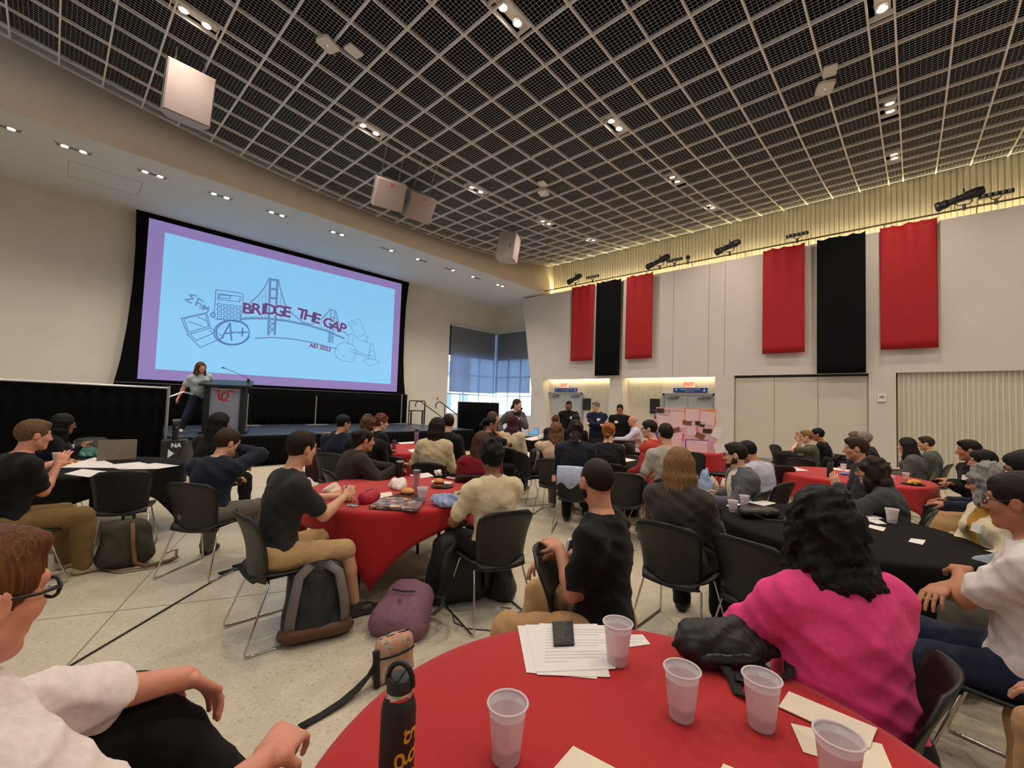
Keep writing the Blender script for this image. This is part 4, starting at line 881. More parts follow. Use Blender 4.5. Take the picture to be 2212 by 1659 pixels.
    for sd in (1, -1): T.cap(nb - up * 0.035 + rx * sd * 0.025, S[sd] - rx * sd * 0.015, 0.052, 0.05, 0.06); T.cap(chest + rx * sd * 0.06 - up * 0.02, S[sd] - up * 0.025 - rx * sd * 0.02, 0.085, 0.058, 0.06, f1)
    if bust:
        for sd in (1, -1): T.ell(chest + up * 0.0 + rx * sd * 0.075 + fy * (0.085 + 0.03 * bust), V3(0.07, 0.06, 0.065) * (0.8 + 0.35 * bust), 0.04)
    if belly: T.ell(waist + fy * 0.05, V3(0.15 * g, 0.13 + 0.06 * belly, 0.13), 0.06)
    A1, A2, NK = Blob(), Blob(), Blob(); q = 0.5 + 0.5 * g
    for sd in (1, -1):
        a, e, w_ = arm[sd]; A1.cap(a, e, 0.054 * q, 0.042 * q, 0.03); A1.ell(a - up * 0.01, V3(0.053, 0.053, 0.056) * q, 0.05); m_ = e + (w_ - e) * 0.28
        A2.cap(e, m_, 0.042 * q, 0.041 * q, 0.02); A2.cap(m_, w_, 0.041 * q, 0.027, 0.02)
    NK.cap(nb - up * 0.03, hl(0, -0.012, -0.05), 0.056 * (0.6 + 0.4 * g), 0.054, 0.03)
    LG = Blob(); LL = Blob()
    for sd in (1, -1):
        h_, k_, f_ = leg[sd]; LG.cap(h_ - V3(0, 0.03, 0) if sit else h_, k_, 0.088 * g, 0.062 * q, 0.03); LL.cap(k_, k_ + (f_ - k_) * 0.35, 0.06 * q, 0.056 * q, 0.02); LL.cap(k_ + (f_ - k_) * 0.35, f_, 0.056 * q, 0.036, 0.02)
    # ---- head
    HB = Blob(); far = dep > 7
    HB.ell(hl(0, -0.014, 0.028), V3(0.077, 0.097, 0.09) * hs, 0.02, HR); HB.ell(hl(0, 0.022, -0.03), V3(0.062, 0.068, 0.085) * hs, 0.025, HR)
    for sd in (1, -1): HB.cap(hl(0.05 * sd, 0.005, -0.055), hl(0.016 * sd, 0.062, -0.094), 0.024 * hs, 0.021 * hs, 0.02)
    HB.ell(hl(0, 0.066, -0.094), V3(0.027, 0.024, 0.019) * hs, 0.015, HR)
    HB.cap(hl(0, 0.089, 0.014), hl(0, 0.108, -0.026), 0.009 * hs, 0.0125 * hs, 0.01); HB.cap(hl(-0.013, 0.094, -0.03), hl(0.013, 0.094, -0.03), 0.009 * hs, None, 0.007)
    HB.cap(hl(-0.045, 0.068, 0.034), hl(0.045, 0.066, 0.034), 0.0145 * hs, None, 0.02)
    for sd in (1, -1):
        HB.ell(hl(0.045 * sd, 0.058, -0.02), V3(0.02, 0.02, 0.02) * hs, 0.03, HR)
        HB.ell(hl(0.032 * sd, 0.094, 0.012), V3(0.017, 0.010, 0.009) * hs, 0.01, HR, True)
        HB.ell(hl(0.079 * sd, -0.012, -0.002), V3(0.011, 0.021, 0.032) * hs, 0.008, HR)
        if dep < 4.5: HB.ell(hl(0.091 * sd, -0.008, 0.002), V3(0.006, 0.012, 0.019) * hs, 0.01, HR, True)
    HB.cap(hl(-0.02, 0.083, -0.056), hl(0.02, 0.083, -0.056), 0.0085 * hs, None, 0.006); HB.cap(hl(-0.017, 0.081, -0.069), hl(0.017, 0.081, -0.069), 0.0095 * hs, None, 0.006)
    HB.cap(hl(0, -0.01, -0.03), nb - up * 0.02, 0.056 * hs, 0.058 * (0.6 + 0.4 * g), 0.03)
    # ---- skin mesh: trunk, arms, (bare) legs in one field; head and hands finer, sunk into it
    sk = Blob(); sk.p = T.p + A1.p + A2.p + NK.p + (LG.p + LL.p if legs[0] != 'long' else [])
    parts = [sk.mesh(0.013 if dep < 2.6 else vox * 1.35), HB.mesh(hv)]
    for sd, dd, nn in ((1, rdir, rn), (-1, ldir, ln)):
        a, e, w_ = arm[sd]; d = nrm(w_ - e) if dd is None else nrm(V3(*dd)); n_ = V3(0.25 * sd, 0.1, 1.0) if nn is None else V3(*nn)
        if nn is None and abs(d[2]) > 0.8: n_ = V3(sd, 0.3, 0)
        parts.append(hand_blob(w_, d, n_, -sd if False else sd, curlh if not isinstance(curlh, dict) else curlh[sd], 1.0 * (0.9 if bust else 1.0), w_ - e).mesh(0.0042 if dep < 1.2 else 0.0055 if dep < 4 else 0.0075))
    bo = link('body', fast_mesh('body', parts, skin(tone)), t)
    # eyes
    if dep < 6:
        em = MB().lathe([(0, -0.012), (0.006, -0.0104), (0.0104, -0.006), (0.012, 0), (0.0104, 0.006), (0.0064, 0.0102)], 10); em.mi = 1; em.lathe([(0.0064, 0.0102), (0.003, 0.0116), (0.0, 0.012)], 10)
        me = em.mesh('eye', [mat('eye_white', srgb(215, 208, 200), 0.2), mat('iris_dark', srgb(45, 30, 22), 0.15)], True)
        for sd in (1, -1):
            M = Matrix.Translation(Vector(hl(0.032 * sd, 0.0785, 0.011))) @ Matrix(HR.tolist()).to_4x4() @ Matrix.Rotation(-math.pi / 2, 4, 'X') @ Matrix.Scale(hs, 4); link('eye', me, bo, M=M)
            eb = MB().tube([hl((0.014 + 0.012 * i) * sd, 0.0885 - 0.0045 * i * i * 0.8, 0.036 + 0.003 * math.sin(i)) for i in range(4)], [0.003, 0.0038, 0.0034, 0.002], 6); link('eyebrow', eb.mesh('eyebrow', hairm('brow', srgb(40, 28, 20)), True), bo)
        if dep < 4.5: link('lips', MB().tube([hl(0.024 * u, 0.0905 - 0.012 * u * u, -0.0625) for u in (-1, -.5, 0, .5, 1)], [0.002, 0.005, 0.006, 0.005, 0.002], 6).mesh('lips', mat('lips', srgb(168, 92, 84), 0.5), True), bo)
    # ---- top garment
    kind, cn, cc = top; cm = cloth(cn, cc); ph = CNT['p'] * 1.7; CNT['p'] += 1; thick = {'tee': 0.012, 'long': 0.014, 'jacket': 0.024, 'sweater': 0.022, 'polo': 0.013, 'roll': 0.016}[kind]
    tb = T.grow(thick); sl = A1.grow(thick + 0.006); slv = []
    if kind in ('tee', 'polo'):
        for sd in (1, -1): a, e, w_ = arm[sd]; m_ = a + (e - a) * 0.72; slv.append(('c', a, m_, 0.06 * q, 0.066 * q, 0.05, None, False)); slv.append(('e', a - up * 0.01, V3(0.058, 0.06, 0.06) * q, None, 0.05, False))
    else:
        ex = 0.22 if kind == 'roll' else 0.97
        for sd in (1, -1): a, e, w_ = arm[sd]; slv += [('c', a, e, 0.056 * q + thick, 0.05 * q + thick, 0.03, None, False), ('e', a - up * 0.01, V3(0.05, 0.052, 0.054) * q + thick, None, 0.05, False), ('c', e, e + (w_ - e) * ex, 0.046 * q + thick, (0.031 if kind != 'roll' else 0.05) + thick, 0.02, None, False)]
        if kind == 'roll':
            for sd in (1, -1): a, e, w_ = arm[sd]; slv.append(('c', e + (w_ - e) * 0.17, e + (w_ - e) * 0.30, 0.066, 0.064, 0.008, None, False))
    tb.p += slv; tb.noise = wrinkle({'jacket': 0.0058, 'sweater': 0.0048, 'roll': 0.0085}.get(kind, 0.0050) * (1.35 if dep < 2.5 and kind != 'roll' else 1.0), ph=ph)
    tb.p.append(('c', nb + up * 0.01, nb + up * 0.2, 0.064 * (0.6 + 0.4 * g), 0.09, 0.01, None, True))
    if inner is not None:
        o_ = 0.16; tb.p.append(('c', waist + fy * (o_ + 0.05) - up * 0.12, nb + fy * 0.09, 0.05, 0.07, 0.01, None, True))
        ib = T.grow(0.010); ib.noise = wrinkle(0.002, ph=ph); ib.p.append(('c', nb + up * 0.02, nb + up * 0.2, 0.062, 0.09, 0.01, None, True)); link('shirt', fast_mesh('shirt', [ib.mesh(vox)], cloth(*inner)), t)
    if sit or True: tb.cut(P - up * (0.06 if kind != 'jacket' else 0.10), -up)
    link({'tee': 'tshirt', 'polo': 'polo_shirt', 'long': 'shirt' if inner is None else 'overshirt', 'jacket': 'jacket', 'sweater': 'sweater', 'roll': 'rolled_shirt'}[kind], fast_mesh('top', [tb.mesh(vox)], cm), t)
    if collar:
        a = []; cb = Blob()
        for i in range(13):
            an = math.pi * 2 * i / 12; a.append(nb + rx * 0.068 * math.sin(an) * (0.7 + 0.3 * g) + fy * (0.066 * math.cos(an) + 0.008) + up * (0.012 - 0.03 * max(0, math.cos(an))))
        for i in range(12): cb.cap(a[i], a[i + 1], 0.011, 0.011, 0.006)
        for sd in (1, -1): cb.cap(nb + rx * 0.02 * sd + fy * 0.078 - up * 0.01, nb + rx * 0.055 * sd + fy * 0.085 - up * 0.05, 0.014, 0.008, 0.01)
        link('collar', fast_mesh('collar', [cb.mesh(0.0065 if dep < 4 else 0.01)], cm if collar is True else cloth(*collar)), t)
    # ---- legs
    if not no_legs:
        lb = LG.grow(0.014); lb.ell(P + up * 0.0, V3(0.168 * g, 0.125 * g, 0.10) + 0.008, 0.05); lb.noise = wrinkle(0.0032, ph=ph + 2)
        if legs[0] == 'long': lb.p += [(q_[0], q_[1], q_[2], q_[3] + 0.016, q_[4] + 0.03, q_[5], q_[6], q_[7]) for q_ in LL.p]
        else:
            for sd in (1, -1): h_, k_, f_ = leg[sd]; lb.cut(k_ + (k_ - h_) * 0.02, k_ - h_) if False else None
        link('trousers' if legs[0] == 'long' else 'shorts', fast_mesh('legs', [lb.mesh(vox * (1.1 if dep < 3.3 else 1.4))], cloth(legs[1], legs[2])), t)
        for sd in (1, -1):
            h_, k_, f_ = leg[sd]; dv = V3(*(nrm(V3(0.12 * sd, 1, 0)))); b = Blob(); z = -f_[2] + 0.035 if sit else -0.05
            b.cap(f_ + V3(0, -0.03, z + 0.01), f_ + dv * 0.10 + V3(0, 0, z), 0.04, 0.042, 0.02); b.cap(f_ + dv * 0.10 + V3(0, 0, z), f_ + dv * 0.16 + V3(0, 0, z - 0.006), 0.042, 0.03, 0.02); b.cap(f_, f_ + V3(0, 0, z + 0.01), 0.044, 0.042, 0.02)
            b.cut(f_ + V3(0, 0, -f_[2] + 0.004 if sit else -0.081), (0, 0, -1)); link('shoe', fast_mesh('shoe', [b.mesh(0.011 if dep < 3.6 else 0.017)], mat('shoe_%d_%d_%d' % tuple(int(c * 255) for c in shoes), shoes, 0.5)), t)
    # ---- hair
    hk, hn, hcol = hair[:3]; hm = hairm(hn, hcol); hb = Blob(); ln = hair[3] if len(hair) > 3 else 0.3; C0 = hl(0, -0.014, 0.028)
    hvx = hv * (1.0 if dep < 4 else 1.2)
    def cutline(fz=0.066, nz=-0.085): hb.cut(hl(0, 0.0, (fz + nz) / 2 + 0.004), HR @ V3(0, 0.155 * 1.0, -0.155 * (1.0)))
    if hk in ('short', 'buzz', 'curly', 'bald', 'quiff', 'fade'):
        e = {'short': 0.014, 'buzz': 0.0035, 'curly': 0.03, 'bald': 0.006, 'quiff': 0.012, 'fade': 0.006}[hk]
        hb.ell(hl(0, -0.016, 0.030 + e * 0.3), (V3(0.077, 0.097, 0.09) + V3(e * 0.6, e * 0.8, e * 1.2)) * hs, 0.01, HR)
        if hk in ('quiff', 'fade'): hb.ell(hl(0, 0.03, 0.098), V3(0.055, 0.062, 0.03) * hs, 0.02, HR)
        if hk == 'short': hb.ell(hl(0.01, 0.035, 0.088), V3(0.055, 0.05, 0.028) * hs, 0.02, HR)
        hb.p.append(('e', hl(0, 0.088, -0.01), V3(0.07, 0.05, 0.075) * hs, HR, 0.01, True))
        for sd in (1, -1): hb.p.append(('e', hl(0.085 * sd, -0.008, -0.012), V3(0.03, 0.026, 0.034) * hs, HR, 0.01, True))
        hb.cut(hl(0, -0.06, -0.068), HR @ V3(0, -0.25, -1)); hb.cut(hl(0, 0.02, -0.012), HR @ V3(0, 0.6, -0.7))
        if hk == 'bald': hb.cut(hl(0, 0, 0.03), HR @ V3(0, 0.3, 1))
        hb.noise = curl(0.0075, 70, ph) if hk == 'curly' else strand(0.0022 if hk != 'buzz' else 0.0006, C0, 40, ph)
    elif hk in ('long', 'wavy', 'bob', 'pony', 'bun', 'tail'):
        e = 0.016 if hk not in ('pony', 'bun', 'tail') else 0.010
        hb.ell(hl(0, -0.018, 0.034), (V3(0.077, 0.097, 0.09) + e) * hs, 0.02, HR)
        if hk in ('long', 'wavy', 'bob'):
            NS = 15
            for i in range(NS):
                an = math.radians(62 + 236 * i / (NS - 1)); x_, y_ = 0.080 * math.sin(an), 0.088 * math.cos(an) - 0.014; bk = -math.cos(an)
                a = hl(x_, y_, 0.03); b_ = hl(x_ * 1.06, y_ * 1.04 - 0.004, -0.085); hb.cap(a, b_, 0.022 * hs, 0.026 * hs, 0.025)
                if ln > 0.14:
                    out = nrm(HR @ V3(x_, y_, 0)); e1 = b_ + V3(0, 0, -1) * (ln - 0.12) * (0.86 + 0.14 * math.sin(i * 2.3)) + out * 0.012 - fy * (0.03 if bk > 0.25 else -0.015)
                    hb.cap(b_, e1, 0.026 * hs, (0.022 if ln > 0.25 else 0.026) * hs, 0.025)
            hb.p.append(('e', hl(0, 0.105, -0.03), V3(0.058, 0.062, 0.105) * hs, HR, 0.01, True))
        else:
            hb.p.append(('e', hl(0, 0.088, -0.01), V3(0.07, 0.05, 0.08) * hs, HR, 0.01, True)); hb.cut(hl(0, -0.06, -0.08), HR @ V3(0, 0.5, -1))
            for sd in (1, -1): hb.p.append(('e', hl(0.09 * sd, -0.004, -0.012), V3(0.03, 0.022, 0.032) * hs, HR, 0.01, True))
        if hk == 'pony':
            hb.ell(hl(0, -0.115, 0.03), V3(0.03, 0.03, 0.03) * hs, 0.02, HR); a = hl(0, -0.13, 0.03); b_ = hl(0, -0.165, -0.06); hb.cap(a, b_, 0.026, 0.036, 0.03); hb.cap(b_, b_ - V3(0, 0, ln) * 0.6 - fy * 0.01, 0.036, 0.014, 0.03)
        if hk == 'tail':
            a = hl(0, -0.1, -0.06); b_ = a - V3(0, 0, 0.10) - fy * 0.04; hb.cap(hl(0, -0.06, -0.03), a, 0.05, 0.045, 0.03); hb.cap(a, b_, 0.045, 0.055, 0.03); hb.cap(b_, b_ - V3(0, 0, ln * 0.5) - fy * 0.01, 0.055, 0.03, 0.03)
        if hk == 'bun': hb.ell(hl(0, -0.11, 0.06), V3(0.05, 0.045, 0.05) * hs, 0.02, HR); hb.ell(hl(0.0, -0.10, -0.02), V3(0.05, 0.04, 0.06) * hs, 0.02, HR)
        hb.noise = curl(0.007, 62, ph) if hk in ('wavy', 'bun') else strand(0.0045, C0, 30, ph)
        if len(hair) > 4 and hair[4] == 'curl':
            n1, n2 = curl(0.0085, 58, ph), curl(0.004, 150, ph); hb.noise = lambda X, Y, Z: n1(X, Y, Z) + n2(X, Y, Z) - 0.006
    elif hk == 'hijab':
        hb.ell(hl(0, -0.016, 0.028), (V3(0.077, 0.097, 0.09) + 0.022) * hs, 0.03, HR); hb.cap(hl(0, -0.01, -0.05), nb + up * 0.01, 0.095, 0.10, 0.04); hb.cap(nb - rx * 0.05, S[-1] + up * 0.02, 0.085, 0.05, 0.04); hb.cap(nb + rx * 0.05, S[1] + up * 0.02, 0.085, 0.05, 0.04)
        hb.cap(nb - fy * 0.05 + rx * 0.03, chest - fy * 0.13 + rx * 0.05 - up * 0.06, 0.05, 0.03, 0.03); hb.p.append(('e', hl(0, 0.10, -0.02), V3(0.055, 0.07, 0.082) * hs, HR, 0.01, True)); hb.noise = wrinkle(0.003, 40, 40, 30, ph); hm = cloth(hn, hcol)
    if hb.p: link('headscarf' if hk == 'hijab' else 'hair', fast_mesh('hair', [hb.mesh(hvx)], hm), t)
    if beard:
        b = Blob(); b.cap(hl(-0.052, 0.006, -0.055), hl(-0.014, 0.064, -0.094), 0.0265 * hs, 0.024 * hs, 0.02); b.cap(hl(0.052, 0.006, -0.055), hl(0.014, 0.064, -0.094), 0.0265 * hs, 0.024 * hs, 0.02); b.ell(hl(0, 0.068, -0.096), V3(0.032, 0.026, 0.022) * hs, 0.015, HR)
        b.cap(hl(-0.026, 0.078, -0.047), hl(0.026, 0.078, -0.047), 0.013 * hs, None, 0.01); b.cap(hl(-0.055, 0.0, -0.01), hl(-0.055, 0.004, -0.055), 0.022 * hs, 0.025 * hs, 0.02); b.cap(hl(0.055, 0.0, -0.01), hl(0.055, 0.004, -0.055), 0.022 * hs, 0.025 * hs, 0.02)
        b.p.append(('e', hl(0, 0.1, -0.064), V3(0.026, 0.03, 0.008) * hs, HR, 0.01, True)); b.noise = curl(0.0016, 300, ph); link('beard', fast_mesh('beard', [b.mesh(hv)], hairm('beard_' + beard[0], beard[1])), t)
    if glasses:
        gm = mat('spectacle_' + glasses[0], glasses[1], 0.3); a = MB(); rr = 0.0036 if dep < 1 else 0.0024 if dep < 3 else 0.003
        for sd in (1, -1):
            a.tube([hl(0.033 * sd + 0.026 * math.cos(k * math.pi / 6), 0.101 - 0.006 * abs(math.cos(k * math.pi / 6)), 0.008 + 0.019 * math.sin(k * math.pi / 6)) for k in range(12)], rr, 6, closed=True)
            a.tube([hl(0.06 * sd, 0.096, 0.014), hl(0.079 * sd, 0.05, 0.012), hl(0.083 * sd, -0.02, 0.012)], rr, 6)
        a.tube([hl(-0.008, 0.102, 0.012), hl(0, 0.106, 0.014), hl(0.008, 0.102, 0.012)], rr, 6); link('spectacles', a.mesh('spectacles', gm, True), t)
    if tag_at:
        p = chest + up * 0.02 + rx * tag_at * 0.085 + fy * (0.155 * (0.5 + 0.5 * g) + 0.03 * bust); R = np.stack([rx, up, fy], 1)
        M = Matrix.Translation(Vector(p)) @ Matrix(R.tolist()).to_4x4() @ Matrix.Rotation(math.radians(-14), 4, 'X')
        MB().box((-0.042, -0.03, -0.012), (0.042, 0.03, 0.003)).obj('name_tag', mat('name_tag_white', srgb(236, 230, 228), 0.6), t, M=M)
    return t, rz, dict(P=P, chest=chest, nb=nb, hc=hc, S=S, arm=arm, leg=leg, up=up, rx=rx, fy=fy, hl=hl, HR=HR)
# ================================================================ chairs and tables
M_shell = mat('chair_shell', srgb(24, 23, 21), 0.45, var=0.08, scale=14, bump=0.05, bscale=400)
def _back():
    P = []
    for i in range(11):
        s = i / 10; z = 0.40 + 0.44 * s; w = 0.19 + 0.045 * s - 0.02 * math.sin(math.pi * min(1, s * 1.4)) * 0
        if s > 0.86: w -= 0.07 * ((s - 0.86) / 0.14) ** 2
        yb = -0.205 - 0.10 * s + 0.035 * math.sin(math.pi * s); row = []
        for j in range(13): u = -1 + j / 6; row.append((w * u, yb + 0.05 * u * u, z - 0.012 * u * u * s))
        P.append(row)
    return P
def _seat():
    P = []
    for i in range(10):
        s = i / 9; y = -0.225 + 0.45 * s; w = 0.205 + 0.03 * math.sin(math.pi * s * 0.8) - 0.03 * max(0, 0.2 - s) / 0.2; row = []
        if s > 0.85: w -= 0.04 * ((s - 0.85) / 0.15) ** 2
        for j in range(11): u = -1 + j / 5; row.append((w * u, y, 0.445 + 0.018 * u * u - 0.012 * math.sin(math.pi * s) - 0.03 * max(0, s - 0.8) / 0.2 - 0.045 * max(0, 0.12 - s) / 0.12))
        P.append(row)
    return P
CH = {}
def chair(label, loc, rz, group='black sled-base chairs'):
    if not CH:
        o = solid(MB().grid(_back()).obj('backrest', M_shell, None, smooth=True), 0.012); CH['b'] = o.data
        bpy.data.objects.remove(o); CH['s'] = MB().grid(_seat()).mesh('seat', M_shell, True)
        for sd in (1, -1):
            CH[sd] = MB().tube([(0.10 * sd, 0.13, 0.405), (0.17 * sd, 0.13, 0.41), (0.195 * sd, 0.135, 0.395), (0.25 * sd, 0.255, 0.03), (0.25 * sd, 0.25, 0.011), (0.252 * sd, 0.2, 0.009), (0.252 * sd, -0.22, 0.009), (0.25 * sd, -0.265, 0.013), (0.248 * sd, -0.27, 0.035), (0.2 * sd, -0.14, 0.395), (0.175 * sd, -0.135, 0.41), (0.10 * sd, -0.13, 0.405)], 0.0068, 8).mesh('sled_leg', M_chrome, True)
        CH['x'] = MB().tube([(-0.12, 0.13, 0.404), (0.12, 0.13, 0.404)], 0.0068, 6).tube([(-0.12, -0.13, 0.404), (0.12, -0.13, 0.404)], 0.0068, 6).box((-0.15, -0.16, 0.405), (0.15, 0.16, 0.418)).mesh('under_frame', M_blk)
    t = thing('shell_chair', label, 'chair', loc, rz, group)
    for nm, k in (('backrest', 'b'), ('seat', 's')): solid(link(nm, CH[k], t), 0.012)
    link('sled_leg', CH[1], t); link('sled_leg', CH[-1], t); link('under_frame', CH['x'], t); return t
def seated(who, at, heading, chair_on=True, dy=0.06, crot=0.0, **kw):
    t, rz, J = person(kw.pop('label'), at, heading, **kw)
    if chair_on:
        o = t.location; c, s = math.cos(rz), math.sin(rz)
        chair('black plastic chair with chrome sled base under ' + who, (o[0] - s * dy, o[1] + c * dy, 0), rz + crot)
    return t, rz, J
M_rcloth = mat('red_tablecloth', srgb(176, 15, 22), 0.82, var=0.05, scale=5, bump=0.12, bscale=420, sheen=0.15); M_bcloth = mat('black_tablecloth', (0.008, 0.0068, 0.0064), 0.9, var=0.12, scale=6, bump=0.1, bscale=420, spec=0.15)
M_ttop = mat('table_laminate', srgb(150, 140, 128), 0.5)
def round_table(label, clabel, loc, r, m, h=1.12, rot=0.0, full=None, seed=1, legs=True):
    rnd = random.Random(seed)
    t = thing('round_table', label, 'table', (loc[0], loc[1], 0), rot); MB().lathe([(r - 0.02, 0.700), (r - 0.01, 0.705), (r - 0.008, 0.732), (r - 0.012, 0.7385)], 40).obj('tabletop', M_ttop, t)
    if legs:
        for k in range(4):
            a = k * math.pi / 2 + 0.4; c, s = math.cos(a), math.sin(a); MB().tube([(0.25 * c, 0.25 * s, 0.70), (0.42 * c, 0.42 * s, 0.68), (0.47 * c, 0.47 * s, 0.6), (0.5 * c, 0.5 * s, 0.0)], 0.016, 8).obj('leg', M_blk, t)
    # cloth: square (or round) sheet over the round top
    ph = [rnd.uniform(0, 6.28) for _ in range(3)]; N = 120; rings = [0.02, 0.3 * r, 0.7 * r, r - 0.03, r, r + 0.012]; P = []
    drops = [0.06, 0.14, 0.26, 0.42, 0.6, 0.8, 1.0]
    for k, q in enumerate(rings):
        row = []
        for i in range(N):
            a = 2 * math.pi * i / N; z = 0.743 - (0.004 if k == 4 else 0.018 if k == 5 else 0); row.append((q * math.cos(a), q * math.sin(a), z))
        P.append(row)
    for d in drops:
        row = []
        for i in range(N):
            a = 2 * math.pi * i / N
            if full is None: R = h / max(abs(math.cos(a)), abs(math.sin(a))); hang = min(R - r, 0.66)
            else: hang = full
            dd = 0.018 + (hang - 0.018) * d; fold = (0.45 * math.sin(9 * a + ph[0]) + 0.35 * math.sin(14 * a + ph[1]) + 0.3 * math.sin(5 * a + ph[2])); q = r + 0.013 + fold * 0.085 * min(0.5, dd) + 0.03 * dd
            row.append((q * math.cos(a), q * math.sin(a), max(0.004, 0.743 - dd)))
        P.append(row)
    nr = len(P); cm_ = MB().add([p for row in P for p in row], [(i * N + (j + 1) % N, i * N + j, (i + 1) * N + j, (i + 1) * N + (j + 1) % N) for i in range(nr - 1) for j in range(N)] + [tuple(range(N))])
    c = tag(cm_.obj('tablecloth', m, smooth=True), clabel, 'tablecloth', 'tablecloths'); c.location = (loc[0], loc[1], 0); c.rotation_euler = (0, 0, rot); solid(c, 0.003, 1); return t
RED, BLK = M_rcloth, M_bcloth
round_table('round folding table in the foreground under a red cloth', 'smooth red cloth on the big foreground table', (0.94, 0.42), 0.76, RED, 1.0, 0.3, seed=3)
round_table('round folding table in mid-room under a red cloth with a long hanging corner', 'red cloth with a long corner hanging beside the man in charcoal tee', (2.28, 3.6), 0.81, RED, 0.98, math.radians(-132 + 45), seed=5)
round_table('round folding table at left under a black cloth', 'black cloth covered with large papers at the left table', (0.38, 6.8), 0.82, BLK, 1.02, 0.15, seed=8)
round_table('round folding table at right under a long black cloth', 'long black cloth on the table behind the woman in pink', (4.18, 0.42), 0.80, BLK, full=0.66, seed=11)
round_table('round folding table at far right under a red cloth', 'red cloth on the table in front of the man in black jacket', (7.9, 0.65), 0.88, RED, 1.12, 0.5, seed=12)
round_table('round folding table near the stage under a red cloth', 'red cloth on the table by the woman with long dark hair', (4.45, 6.65), 0.80, RED, 1.0, 0.2, seed=14)
round_table('round folding table mid-back under a black cloth', 'black cloth on the table with the blue bottle', (6.3, 3.55), 0.77, BLK, 1.0, 0.7, seed=15)
round_table('round folding table at the back under a black cloth', 'black cloth on the table in front of the woman in headscarf', (8.5, 7.1), 0.77, BLK, 1.0, 0.3, seed=16)
round_table('round folding table before the doors under a red cloth', 'red cloth on the table beside the bald man', (10.7, 6.4), 0.77, RED, 1.0, 0.3, seed=17)
round_table('round folding table holding the poster board under a red cloth', 'red cloth on the table holding the pink poster board', (9.45, 3.55), 0.77, RED, 1.0, 0.4, seed=18)
round_table('round folding table before the partition under a black cloth', 'black cloth on the table in front of the partition', (11.2, 1.5), 0.77, BLK, 1.0, 0.2, seed=19)
# ================================================================ the people in the hall
BR, DB, BK = ('brown', srgb(66, 44, 30)), ('dark_brown', srgb(36, 24, 18)), ('black', srgb(14, 12, 12))
BLKC = ('black', (0.004, 0.004, 0.0045)); NAVY = ('navy', srgb(26, 32, 48)); KH = ('khaki', srgb(188, 150, 104)); CREAM = ('cream', srgb(222, 204, 168)); DG = ('charcoal', srgb(46, 44, 42)); JEAN = ('jeans', srgb(30, 38, 58)); GREYP = ('grey_trousers', srgb(104, 100, 92)); WHT = ('white', srgb(228, 216, 212))
blackspec = ('black', (0.01, 0.01, 0.01))
SHW = srgb(200, 194, 184)
# --- foreground
person('man at the lower left in rolled white shirt and black glasses, back of head turned', (-62, 1288, 0.78), 62, look=60, lean=-6, girth=1.06, pitch=10, tone='pink', hair=('quiff', 'auburn', srgb(112, 66, 36)), top=('roll', 'white_shirt', srgb(232, 220, 216)), legs=('long',) + BLKC,
       lh=('w', 488, 1448, 1.22), rh=('w', 575, 1640, 0.98), lp=(-0.5, -0.3, -0.6), rp=(0.5, -0.2, -0.7), ldir=(0.15, 0.75, -0.75), rdir=(-0.1, 1, -0.05), curlh={1: 1.25, -1: 0.55}, glasses=blackspec, vox=0.008, hv=0.0048, collar=True, beard=None, kneeL=(-0.35, 0.45, 1.0), kneeR=(0.3, 0.8, 0.6), lf=(0.16, 0.50, 0.46), rf=(0.25, 0.45, 0.085), ln=(0, 0.6, 0.8))
seated('the man in the black polo', (1288, 1038, 2.25), -72, look=-28, label='man in black polo with crossed wrists turned to watch the stage, khaki trousers', lean=2, girth=1.08, pitch=4, tone='warm', hair=('buzz', 'cropped', srgb(40, 27, 20)), beard=('dark', srgb(44, 30, 24)), top=('polo',) + BLKC, legs=('long',) + KH,
       lh=('w', 1208, 1185, 2.28), rh=('w', 1192, 1198, 2.38), lp=(-0.3, -0.1, -1), rp=(0.4, 0.3, -0.8), ldir=(0.5, 0.8, 0.15), rdir=(-0.6, 0.8, -0.5), curlh=0.6, tag_at=-0.6, collar=True, lf=(-0.22, 0.42, 0.085), kneeL=(-0.5, 0.75, 0.5), chair_on=False, seat=-0.02)
seated('the woman in pink', (1776, 1128, 1.58), -38, look=-30, label='woman in a bright pink top with shoulder-length black curls seen from behind', girth=1.22, lean=7, pitch=6, crot=math.radians(45), tone='warm', hair=('long', 'black', srgb(12, 10, 10), 0.21, 'curl'), hs=1.02, top=('tee', 'pink', srgb(236, 72, 130)), legs=('long',) + BLKC, lh=(-0.16, 0.34, 0.72), lp=(-1, 0.0, -0.75), rh=(0.2, 0.4, 0.72), bust=0.9, belly=0.6, vox=0.009)
seated('the man in white tee', (2200, 1082, 1.9), -84, look=-78, label='man in white tee and dark jeans sitting with folded arms at the right edge', lean=-2, girth=1.08, tone='tan', hair=('short',) + DB, top=('tee',) + WHT, legs=('long',) + JEAN, lh=(0.10, 0.24, 0.86), rh=(-0.12, 0.26, 0.82), lp=(-0.7, 0.2, -0.6), rp=(0.7, 0.2, -0.6), ldir=(1, 0.1, 0), rdir=(-1, 0.1, -0.1), lf=(-0.2, 0.62, 0.085), rf=(0.1, 0.55, 0.085), glasses=blackspec)
person('person at the lower right corner with only khaki knees in view', (2560, 1100, 1.45), -98, tone='fair', top=('tee',) + NAVY, legs=('long',) + KH, lf=(-0.2, 0.40, 0.085), kneeL=(-0.2, 0.8, 0.6))
